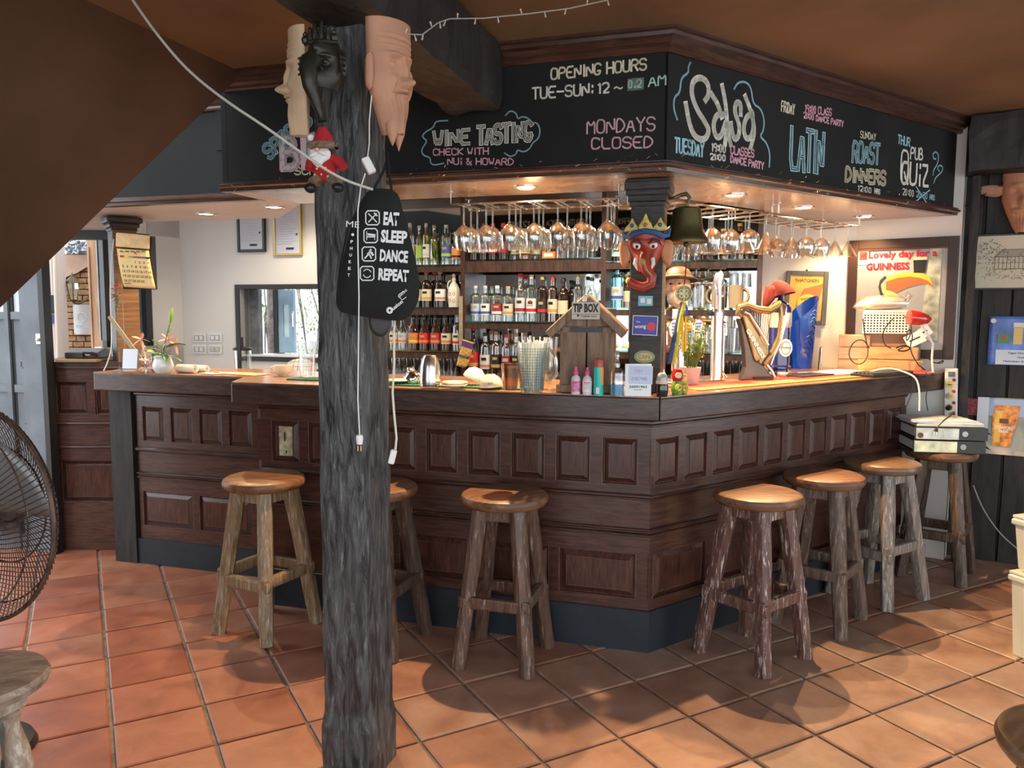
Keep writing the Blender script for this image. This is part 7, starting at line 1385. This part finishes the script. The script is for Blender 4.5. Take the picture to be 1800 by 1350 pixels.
# black wall: mask, print, posters
BWA=((Vector((BA.x,BA.y))-nB*.012).x,(Vector((BA.x,BA.y))-nB*.012).y)
t,o,w_,h_=wallframe('black-framed pen drawing of a veranda house and trees on the plank wall',1706,1850,413,509,M_blk,plain('aged_print',(.62,.56,.42),.6),BWA,dBv,border=.012,depth=.02)
MW=wm(t); r=random.Random(2); tr=MB(); X3=lambda f:-w_/2+f*w_
for q in range(520):
    f=r.random(); top=.5+.42*abs(math.sin(f*5+.4)); zf=r.uniform(.45,top) if r.random()<.75 else r.uniform(.14,.4)
    if .30<f<.9 and .36<zf<.62 and r.random()<.85: continue
    if f<.09 or zf>.93: continue
    a=r.uniform(0,PI); L_=r.uniform(.004,.012); x,z=X3(f),-h_/2+zf*h_; tr.ribbon([(x,z),(x+L_*math.cos(a),z+L_*math.sin(a))],.0022)
o2=part('tree_hatching',MB().add([v+Vector((0,-.0085,0)) for v in tr.v],tr.f),plain('sepia_ink',(.13,.12,.10),.8),o); o2['kind']='stuff'
hs=MB(); z0_=-h_/2+.36*h_; hs.ribbon([(X3(.30),z0_+.07),(X3(.40),z0_+.11),(X3(.80),z0_+.11),(X3(.9),z0_+.07),(X3(.30),z0_+.07)],.003); hs.ribbon([(X3(.30),z0_+.035),(X3(.9),z0_+.035)],.002); hs.ribbon([(X3(.30),z0_),(X3(.9),z0_)],.003)
for q in range(13): hs.ribbon([(X3(.30+.05*q),z0_),(X3(.30+.05*q),z0_+.07)],.0025)
o2=part('house_drawing',MB().add([v+Vector((0,-.009,0)) for v in hs.v],hs.f),MT['sepia_ink'],o); part('roof_tone',MB().add([(a,-.0075,b) for a,b in ((X3(.30),z0_+.07),(X3(.9),z0_+.07),(X3(.8),z0_+.11),(X3(.4),z0_+.11))],[(0,1,2,3)]),plain('wash_grey',(.36,.33,.26),.7),o)
def poster(label,x0,x1,y0,y1,m_):
    a=on(x0,y0,BWA,dBv);b=on(x1,y1,BWA,dBv); c=(a+b)/2;w_=Vector((b.x-a.x,b.y-a.y)).length;h_=a.z-b.z; M=Matrix.Translation(c)@RZ(-30)@T(0,-.004,0); t=thing('poster',label,'poster',M=M)
    sh_=MB().sheet(lambda u,v:((u-.5)*w_,-.003-.003*math.sin(u*9)*math.sin(v*7),(v-.5)*h_),14,14); o=part('sheet',sh_,m_,t,solid=.001); return t,o,w_,h_,M
t,o,w_,h_,M=poster('blue beer offer poster with a taped paper notice on the plank wall',1740,1850,556,644,plain('poster_blue',(.10,.20,.60),.35,var=.6,vs=7))
part('glass_print',MB().box((-.015,-.008,.03),(.045,.001,.10)),plain('lager',(.72,.52,.15),.4),o); part('foam_print',MB().box((-.015,-.008,.09),(.05,.001,.03)),plain('foam_w',(.72,.74,.74),.5),o)
cg=part('can_print',MB().box((-.085,-.008,.012),(.06,.001,.055)),rgb('green'),o); part('star_print',MB().lathe([(.001,0),(.014,0),(.014,.001)],5,T(-.085,-.0095,.02)@RX(90)),rgb('red'),cg); part('round_logo',MB().lathe([(.001,0),(.014,0),(.014,.001)],18,T(-.14,-.008,.115)@RX(90)),plain('foam_w',(.7,.7,.7)),o)
nt_=part('taped_notice',MB().box((.03,-.010,-.095),(.30,.001,.085)),plain('notice_pale',(.62,.72,.84),.6),o,'pale taped paper notice')
for i,tx in enumerate(('Tiger Draught 1','Get','Heineken 0.0  1 can')): printed(nt_,tx,0.005,-.075-.024*i,.011,M_ink,M,.01,[.13,.035,.17][i],y=-.012,center=True)
t,o,w_,h_,M=poster('cider glass poster with white border on the plank wall',1719,1850,697,806,plain('meadow',(.30,.34,.30),.4,var=.5,vs=3))
part('white_border',MB().box((-w_/2+.030,-.008,0),(.058,.001,h_*.99)),plain('border_white',(.74,.78,.84),.5),o); part('sky_print',MB().box((.03,-.0072,h_*.33),(w_-.06,.0006,h_*.30)),plain('sky_print',(.35,.48,.72),.5),o); part('wood_print',MB().box((.03,-.0076,-h_*.46),(w_-.06,.0006,h_*.08)),plain('table_print',(.58,.48,.42),.5,var=.3),o)
gx=lambda px:(px-1784.5)/131*w_; gz=lambda py:-(py-751.5)/109*h_
gp=part('cider_glass_print',MB().add([(gx(a),-.0088,gz(b)) for a,b in ((1749,711),(1792,711),(1788,745),(1781,770),(1779,790),(1748,790),(1747,760),(1746,735))],[tuple(range(8))[::-1]]),plain('cider_amber',(.62,.24,.04),.35,var=.6,vs=35),o,'amber glass of cider')
part('highlight_print',MB().add([(gx(a),-.0092,gz(b)) for a,b in ((1750,722),(1763,722),(1760,782),(1750,782))],[(3,2,1,0)]),plain('cider_yellow2',(.78,.50,.08),.4),gp)
printed(gp,'STOWFORD',gx(1766),gz(757),.020,M_white,M,.03,gx(1784)-gx(1751),y=-.0098,center=True); printed(gp,'PRESS',gx(1766),gz(763),.014,M_white,M,.03,gx(1777)-gx(1761),y=-.0098,center=True); part('logo_print',MB().box((gx(1766),-.0096,gz(741)),(.046,.0006,.028)),plain('logo_brown',(.16,.06,.02),.5),gp)
cs=on(1713,715,BWA,dBv); sc_=solo('wall_scribble',MB().box((0,0,0),(.075,.002,.10)),plain('chalk_red',(.26,.06,.07),.9,var=.7,vs=60),'patch of smudged red chalk on the black planks','chalk mark',M=Matrix.Translation(cs)@RZ(-30)@T(0,-.004,0))
# goat-eared mask
c=on(1800,352,BWA,dBv); t=thing('clay_mask','pink clay mask with a pointed goat ear, cut off at the right edge','mask',M=Matrix.Translation(c)@RZ(-34)@T(0,-.02,0)@SC(1.1))
part('face',mask_sheet(lambda v:.022+.075*min(1,v/.5)**.8,.34,.07,[(0,.45,.2,.08,.04),(-.36,.62,.18,.05,-.014),(.36,.62,.18,.05,-.014),(-.36,.70,.25,.03,.012),(.36,.70,.25,.03,.012),(-.3,.32,.35,.03,.018),(.3,.32,.35,.03,.018),(-.55,.42,.2,.10,.012)]+[(u_,.14,.04,.12,.008) for u_ in (-.6,-.35,-.1,.15,.4)]),M_clay,t,solid=.006)
for s_ in (-1,1): part('ear',pillow(densify([(0,.025),(s_*.06,.045),(s_*.15,.028),(s_*.08,-.022),(s_*.01,-.025)],1,2),.02,M=T(s_*.085,-.02,.045)),M_clay,t)
cable('wall_wire','thin black wire running diagonally on the plank wall above the mask',[on(1690,368,BWA,dBv)+Vector((-.02,-.03,0)),on(1745,335,BWA,dBv)+Vector((-.02,-.03,0)),on(1800,302,BWA,dBv)+Vector((-.02,-.03,0))],.004,M_blk)
cable('floor_cable','grey cable hanging along the plank wall behind the stool to the box',[on(1708,850,BWA,dBv)+Vector((-.02,-.05,0)),on(1722,890,BWA,dBv)+Vector((-.02,-.06,0)),on(1752,935,BWA,dBv)+Vector((-.02,-.07,0)),on(1792,968,BWA,dBv)+Vector((-.02,-.08,0))],.004,plain('grey_cable',(.35,.33,.30),.6))
# clear storage boxes at the right edge
M_tub=plain('milky_tub',(.62,.64,.56),.3,spec=.5)
for i,(px,py,h_,lb) in enumerate(((1835,1000,.26,'upper milky plastic storage tub at the right edge'),(1838,1110,.30,'lower milky plastic storage tub at the right edge'))):
    pass
q=at(1872,1165,0); Mt=Matrix.Translation((q.x,q.y,0))@RZ(20)
zt=[0,.24]; 
for i,(lb,h_) in enumerate((('lower milky plastic storage tub at the right edge',.36),('upper milky plastic storage tub at the right edge',.22))):
    z0=0 if i==0 else .385; t=thing('storage_tub',lb,'storage tub',M=Mt@T(0,0,z0)); a=.15;b=.18
    mb=MB(); vs=[]
    for k_,z in ((.9,0),(1.0,h_-.03),(1.07,h_-.028),(1.07,h_-.008),(1.02,h_),(.96,h_),(.86,.01)): vs+=[(x*a*k_,y*a*k_,z) for x,y in ((-1,-1),(1,-1),(1,1),(-1,1))]
    mb.add(vs,[(4*r_+q_,4*r_+(q_+1)%4,4*r_+4+(q_+1)%4,4*r_+4+q_) for r_ in range(6) for q_ in range(4)]+[(3,2,1,0)]); part('tub',mb,M_tub,t,bevel=.006)
    part('lid',MB().box((0,0,h_+.006),(a*2.1,a*2.1,.014)),M_tub,t,bevel=.004)
# white low thing under the counter end
# ---------------- calendar and things on left column ----------------
Mc=Matrix.Translation(atY(243,470,4.62))@RZ(10); k=4.62/F; t=thing('wall_calendar','yellowed tear-off calendar with numbered days hanging on the left column','calendar',M=Mc)
CAL=plain('calendar_paper',(.74,.56,.26),.7); qx=lambda px:(px-243)*k; qz=lambda py:-(py-470)*k
part('sheet',MB().sheet(lambda u,v:(qx(215+13*(1-v))+u*qx(243+46+6)+u*.0-.0 if 0 else (qx((213 if v>.5 else 220)+0) if 0 else qx(210+9*(1-v)**1.2)+u*(52*k)),-.006-.010*math.sin((1-v)*3),qz(504)+v*(qz(438)-qz(504))-u*.010),8,12),CAL,t,solid=.001)
part('rolled_top',MB().box((0,-.012,0),(54*k,.022,24*k),T(qx(237),0,qz(425))@RY(4)),plain('calendar_roll',(.70,.52,.27),.7,var=.2,vs=20),t,bevel=.006)
for i,c in enumerate(('red','yellow','copper','green','red','blue','black')): part('day_strip',MB().box((qx(218.5+7*i),-.014,qz(451.5)-i*.0013),(6.8*k,.001,3.2*k)),rgb(c),t)
days=[['','','','1','2','3','4'],['5','6','7','8','9','10','11'],['12','13','14','15','16','17','18'],['19','20','21','22','23','24','25'],['26','27','28','29','30']]
for j,rw_ in enumerate(days):
    for i,dv in enumerate(rw_):
        if dv: printed(t,dv,qx(219+7*i+1.0*j),qz(462+8.2*j)-i*.0013,.014,plain('cal_ink',(.16,.09,.03),.7),Mc,.02,y=-.0185,center=True,name='day_number')
printed(t,'4',qx(240),qz(448),.018,rgb('red'),Mc,.02,y=-.0165,center=True); lb=MB()
for i in range(5): lb.box((qx(218+9*i),-.0155,qz(443)),(6*k,.001,1.6*k))
part('header_print',lb,MT['cal_ink'],t); part('footer_print',MB().box((qx(226),-.0178,qz(498)),(11*k,.001,1.3*k)),MT['cal_ink'],t); part('backboard',MB().box((qx(244),.012,qz(462)),(56*k,.008,92*k)),M_blk,t)
p=atY(205,515,4.60); t=thing('christmas_sprig','small hanging sprig with red ribbon bows on the left column','decoration',tuple(p)); r=random.Random(12); mb=MB()
for i in range(90): a=r.uniform(0,6.3); z=r.uniform(-.10,.03); w0=.028*(1-abs(z+.02)/.14); mb.tube([(0,0,z),(w0*math.cos(a),-.01+w0*math.sin(a)*.5,z-.012)],[.0022,.0008],4)
part('twigs',mb,plain('twig_olive',(.20,.19,.10),.8,var=.6,vs=60),t)['kind']='stuff'
for a,b,c in ((0,.045,90),(.018,.03,10),(-.018,.025,170),(.022,.0,-30),(-.016,-.01,200)): part('bow',MB().ball((a,-.014,b),(.012,.005,.005),M=Matrix()),rgb('red'),t)
part('cord',MB().tube([(0,0,.03),(-.004,.005,.07),(.006,.005,.08),(.004,0,.03)],.0015,5),M_blk,t)
q0=atY(192,556,4.42);q1=atY(254,640,4.42); dd=(q1-q0); solo('wood_stick',MB().box((0,0,0),(dd.length,.008,.022),rot=Matrix.Rotation(math.atan2(-dd.z,dd.x),4,'Y')),plain('stick_wood',(.34,.28,.18),.6),'pale wooden ruler leaning diagonally across the left column','wooden stick',M=Matrix.Translation((q0+q1)/2))
cable('thin_cable','thin pale cable running down the left column to the counter',[atY(200,420,4.55),atY(195,470,4.55),atY(193,520,4.55),atY(196,580,4.55),atY(196,615,4.52),atY(188,640,4.48),atY(182,652,4.45)],.003,plain('pale_cable2',(.42,.42,.40),.5))
cable('string','thin brown cord hanging below the calendar',[atY(214,500,4.60),atY(216,540,4.58),atY(219,610,4.56),atY(222,648,4.52)],.0018,plain('cord_brown',(.25,.2,.15),.8),'cord')
# device on the side counter
M0=MSC@T(.33,.10,1.182)@SC(.8); t=thing('card_device','dark grey angular desk machine with handle on the side counter','machine',M=M0)
part('body',MB().xprism([(-.10,0),(.10,0),(.10,.05),(.02,.075),(-.10,.045)],-.13,.13),plain('device_grey',(.045,.043,.040),.35),t,bevel=.008); part('handle',MB().tube([(.02,-.105,.02),(.03,-.13,.045),(.10,-.13,.045),(.12,-.105,.02)],.010,8),M_blk,t); part('badge',MB().box((.045,-.105,.03),(.04,.004,.012)),M_paper,t)
solo('brown_folder',MB().box((0,0,.008),(.24,.22,.016)),plain('folder_brown',(.26,.16,.07),.6),'brown folder lying under the desk machine','folder',M=MSC@T(.34,.04,1.1655),bevel=.003)
M0=M0
# ---------------- grey door, courtyard ----------------
dp=at(97,972,0); dq=at(-60,958,0); ang=math.degrees(math.atan2(dp.y-dq.y,dp.x-dq.x)); MD=Matrix.Translation((dp.x,dp.y,0))@RZ(ang)
M_door=plain('grey_blue_door',(.135,.155,.175),.5,var=.3,vs=4,bump=.1); k=dp.y/F
dr=struct('door_1',MB().box((-.085,.02,1.1),(.17,.035,2.2),MD),M_door); X4=lambda px:(px-97)*k
def D(nm,x0,x1,z0,z1,m_=M_door,y=.02,th=.035): return part(nm,MB().box(((x0+x1)/2,y,(z0+z1)/2),(x1-x0,th,z1-z0),MD),m_,dr,world=True)
D('stile',X4(12),X4(21),0,2.2); D('stile',X4(-60),X4(-45),0,2.2)
D('stile',X4(20),X4(27),0,2.2,M_blk,.035)  # black strip painted in for the shadowy gap between two door leaves
for z in (.0,.98,1.42,2.1): D('rail',X4(27),-.17,z,z+(.10 if z<.5 else .045)); D('rail',X4(-45),X4(12),z,z+(.10 if z<.5 else .045))
D('door_panel',X4(27),-.17,.1,.98,M_door,.028,.015); D('door_panel',X4(27),-.17,1.02,1.42,M_door,.028,.015); D('door_panel',X4(-45),X4(12),.1,1.42,M_door,.028,.015)
PNE=glass('pale_window_glass',(.80,.90,.95),.12,.5,.1)
D('pane',X4(27),-.17,1.465,2.1,PNE,.028,.006); D('pane',X4(-45),X4(12),1.465,2.1,PNE,.028,.006)
D('edge_stile',0.0,.035,0,2.2,M_blk,.0,.06)
o=part('lock',MB().box((-.03,-.002,1.305),(.045,.01,.06),MD),M_steel,dr,world=True); part('knob',MB().ball((-.035,-.014,1.30),.011,M=MD),M_white,o,world=True)
0 and cable('curtain_cord','thin pale cord slanting behind the door pane',[atY(24,545,4.9),atY(40,515,4.9),atY(52,490,4.9)],.003,M_steel,'cord')
# courtyard behind
YW=6.9; a=atY(104,640,YW);b=atY(172,640,YW); M_brk=wood('sandstone_brick',(.24,.125,.055),(.42,.25,.13),(5,5,5),4,.85,.6,0,rand=1); bw_=struct('wall_courtyard',MB().box(((a.x+b.x)/2,YW+.12,1.0),(1.2,.16,2.0)),plain('mortar_dark',(.06,.04,.025),.9))
r=random.Random(21); kk=YW/F
for j in range(26):
    z=.72+j*.0505; x=a.x-.03-(j%2)*.05
    while x<b.x+.12:
        wd=r.uniform(.075,.125); part('brick',MB().box((x+wd/2,YW+.035+r.uniform(-.004,.006),z),(wd-.007,.05,.043)),M_brk,bw_,world=True,bevel=.003); x+=wd
pl_=MB(); q=[(104,448),(172,448),(172,462),(160,466),(148,472),(135,480),(120,485),(110,492),(104,490)]; pl_.add([atY(x,y,YW-.03) for x,y in q]+[atY(x,y,YW) for x,y in q],[tuple(range(9))[::-1],tuple(range(9,18))]+[(i,(i+1)%9,9+(i+1)%9,9+i) for i in range(9)]); part('plaster_patch',pl_,plain('pink_plaster',(.50,.34,.25),.9,var=.15,vs=5),bw_,'pinkish render above the stones',world=True)
solo('roof_flashing',MB().sheet(lambda u,v:tuple(atY(108+60*u,447-25*v,YW-.12+.03*noise.noise(Vector((u*9,v*6,0)))))[:3],40,16),plain('foil',(.45,.50,.55),.25,.8,var=.5,vs=12),'crumpled silver roof flashing above the courtyard stones','flashing')
solo('downpipe',MB().tube([atY(97.5,440,6.3),atY(99,500,6.3),atY(103,600,6.3),atY(104,660,6.3),atY(106,900,6.3)],.020,12),plain('pipe_cream',(.55,.46,.38),.5),'pale cream downpipe left of the courtyard stones','pipe')
e=atY(83,640,6.5);f=atY(97,640,6.5); solo('courtyard_pier',MB().box(((e.x+f.x)/2,6.6,1.2),(f.x-e.x+.02,.2,2.4)),plain('pier_pink',(.55,.47,.42),.8),'pale pinkish wall pier left of the downpipe','wall pier')
e=atY(160,640,6.0);f=atY(192,640,6.0); pr_=thing('wooden_door','light orange wooden door leaf standing behind the left column','door',((e.x+f.x)/2,6.0,0)); M_od=wood('orange_wood',(.48,.25,.13),(.66,.40,.23),(9,9,1.2),3,.5,.1)
part('leaf',MB().box((0,.04,1.0),(f.x-e.x,.05,2.03)),M_od,pr_); 
for x in (-.055,.055): part('moulding',MB().box((x,.01,1.0),(.008,.01,1.9)),M_od,pr_)
part('glazed_slot',MB().box((.045,.012,1.52),(.04,.006,.32)),plain('bluish_pane2',(.30,.40,.50),.2),pr_)
e=atY(88,560,5.9); solo('blue_sticker_sign',MB().box((0,0,0),(.035,.01,.07)),plain('sticker_blue',(.03,.05,.30),.4),'small blue sticker sign beside the door edge','sign',M=Matrix.Translation(atY(91,561,6.49))); solo('green_box',MB().box((0,0,0),(.04,.05,.15)),plain('box_green',(.03,.06,.05),.6),'dark green fixture above the blue sticker beside the door','fixture',M=Matrix.Translation(atY(90,535,6.47)))
p=atY(128,506,YW-.16); t=thing('wall_lantern','brass carriage lantern on the courtyard stone wall','lantern',tuple(p)); k=YW/F
part('glass_body',MB().lathe([(6*k,-20*k),(10*k,-2*k),(10*k,8*k),(7*k,12*k)],8),glass('lantern_glass',(.8,.8,.6),.3,.8,.2),t,smooth=False); part('roof',MB().lathe([(12*k,8*k),(11*k,11*k),(5*k,18*k),(2*k,20*k),(.5*k,26*k),(.001,26*k)],8),plain('lantern_metal',(.10,.085,.05),.35,.7),t,smooth=False); part('base',MB().lathe([(.001,-26*k),(2*k,-24*k),(6*k,-20*k)],8),MT['lantern_metal'],t)
for q in range(6): a=q*PI/3; part('bar',MB().tube([(6.2*k*math.cos(a),6.2*k*math.sin(a),-20*k),(10.3*k*math.cos(a),10.3*k*math.sin(a),8*k)],.004,5),MT['lantern_metal'],t)
part('arm',MB().tube([(0,0,-24*k),(6*k,.02,-27*k),(14*k,.08,-20*k),(17*k,.14,-14*k)],.010,8),MT['lantern_metal'],t); part('back_plate',MB().lathe([(.001,0),(8*k,0),(8*k,.015),(5*k,.03),(.001,.03)],20,T(16*k,.155,-16*k)@RX(90)@SC(.8,1.3,1)),MT['lantern_metal'],t)
t=thing('metal_sign','whitish embossed metal plaque below the lantern','sign',tuple(atY(145,562,YW-.03))); part('plate',MB().box((0,0,0),(31*k,.006,52*k)),plain('plaque',(.50,.52,.52),.3,.2,var=.15,vs=5),t,bevel=.002); part('emblem',MB().tube([(8*k*math.cos(a),-.004,4*k+8*k*math.sin(a)) for a in [2*PI*q/20 for q in range(21)]],.004,5),plain('emboss',(.62,.62,.60),.4),t); printed(t,'THATCHERS',0,-14*k,.028,MT['emboss'],wm(t),.02,24*k,y=-.0045,center=True)
for sx in (-1,1):
    for sz in (-1,1): part('screw',MB().ball((sx*14*k,-.004,sz*24*k),.005,seg=8,rings=5),M_brass,t)
solo('courtyard_step',MB().box((-4.2,6.2,-.02),(3.2,2.6,.03)),plain('pale_paving',(.45,.42,.38),.9,var=.2),'pale paving of the courtyard beyond the grey door','paving')
mb=MB().box((0,0,0),(1,.06,.07)); e=atY(120,410,5.7);f=atY(190,414,5.7); solo('door_lintel',MB().box(((e.x+f.x)/2,5.7,(e.z+f.z)/2),(f.x-e.x+.3,.08,.075)),M_blk,'black lintel over the courtyard opening left of the column','lintel')
# ---------------- garden outside window ----------------
tk=solo('tree_trunk',rlimb((-2.86,9.5,-.1),(-2.82,9.5,4.2),.10,.085,5,14,14),plain('bark',(.16,.14,.13),.95,var=.6,vs=9,bump=1),'thick grey-brown tree trunk in the garden outside the window','tree')
r=random.Random(31); lv=MB(); 
for i in range(9000):
    x=r.uniform(-3.6,-1.8); z=r.uniform(.3,2.9); y=r.uniform(9.9,11.2); dn=noise.noise(Vector((x*2.6,y*.8,z*2.6)))
    if dn<-.02: continue
    s_=r.uniform(.014,.028); M=Matrix.Translation((x,y,z))@Matrix.Rotation(r.uniform(0,6),4,'Z')@Matrix.Rotation(r.uniform(0,3),4,'X'); lv.add([(0,0,0),(s_*.5,s_,0),(0,s_*2,0),(-s_*.5,s_,0)],[(0,1,2,3)],M)
gd_=thing('garden_shrub','airy green shrubbery in the bright garden outside the window','shrub',(-2.5,10.5,0)); part('foliage',lv,plain('garden_leaf',(.22,.34,.09),.6,var=.5,vs=3),gd_,world=True)['kind']='stuff'
for i in range(9): x=r.uniform(-3.4,-1.8); part('branch',MB().tube([(x,10.4,-.05),(x+r.uniform(-.3,.3),10.4,1.4),(x+r.uniform(-.7,.7),10.5,3)],[.012,.008,.004],6),MT['bark'],gd_,world=True)
solo('garden_wall',MB().box((-2.5,13,1.2),(9,.2,3.2)),plain('pale_garden_wall',(.80,.84,.86),.9,var=.08,vs=2),'pale wall at the far end of the garden','wall'); solo('garden_ground',MB().box((-2.5,10.6,-.08),(9,4.6,.04)),plain('garden_soil',(.30,.28,.22),.95,var=.4),'bare pale garden ground outside the window','ground')
# ---------------- pedestal fan ----------------
p=atY(-52,900,2.30); FS=.282; t=thing('pedestal_fan','rusty wire-caged pedestal fan cut off at the left edge','fan',M=Matrix.Translation(p)@RZ(-19.5)@SC(1.18)); M_wire=plain('rusty_wire',(.10,.065,.05),.5,.5,var=.5,vs=30)
def gfn(f,s_,q): 
    rr_=.03+(FS-.03)*f; y=s_*(.085*(1-f**3)+.012); a=q+.35*f; return (rr_*math.cos(a),y,rr_*math.sin(a))
for s_,nm in ((-1,'front_grille'),(1,'rear_grille')):
    mb=MB()
    for i in range(110): mb.tube([gfn(f/7,s_,2*PI*i/110) for f in range(8)],.0015,4,caps=False)
    for rr_,y in ((.05,.095),(FS*.55,.085),(FS*.88,.04)): mb.tube([(rr_*math.cos(a),s_*y,rr_*math.sin(a)) for a in [2*PI*q/40 for q in range(41)]],.0025,5)
    part(nm,mb,M_wire,t)['kind']='stuff'
part('rim_ring',MB().tube([(FS*math.cos(a),0,FS*math.sin(a)) for a in [2*PI*q/60 for q in range(61)]],.006,8),M_wire,t); part('hub_cap',MB().lathe([(.001,0),(.078,0),(.07,.014),(.001,.022)],28,T(0,-.10,0)@RX(90)),plain('beige_hub',(.38,.33,.25),.5),t); part('motor',MB().lathe([(.001,0),(.045,0),(.05,.03),(.045,.06),(.001,.065)],24,T(0,.15,0)@RX(90)),plain('motor_grey',(.14,.13,.12),.5),t)
for q in range(3): part('blade',MB().sheet(lambda u,v:((.03+(FS-.07)*v)*math.cos(u*1.1*(.4+.6*v)),.03-.06*u,(.03+(FS-.07)*v)*math.sin(u*1.1*(.4+.6*v))),8,8,RY(120*q)),plain('blade_grey',(.24,.235,.23),.35,.3),t,solid=.002)
part('pole',MB().tube([(-.02,.11,-.02),(-.12,.12,-.03),(-.19,.12,-.07),(-.20,.12,-.20),(-.20,.12,-(p.z-.03)/1.18)],.016,12),M_steel,t); part('base',MB().lathe([(.001,0),(.15,0),(.14,.02),(.04,.04),(.001,.045)],36,T(-.20,.12,-p.z/1.18)),M_blk,t)
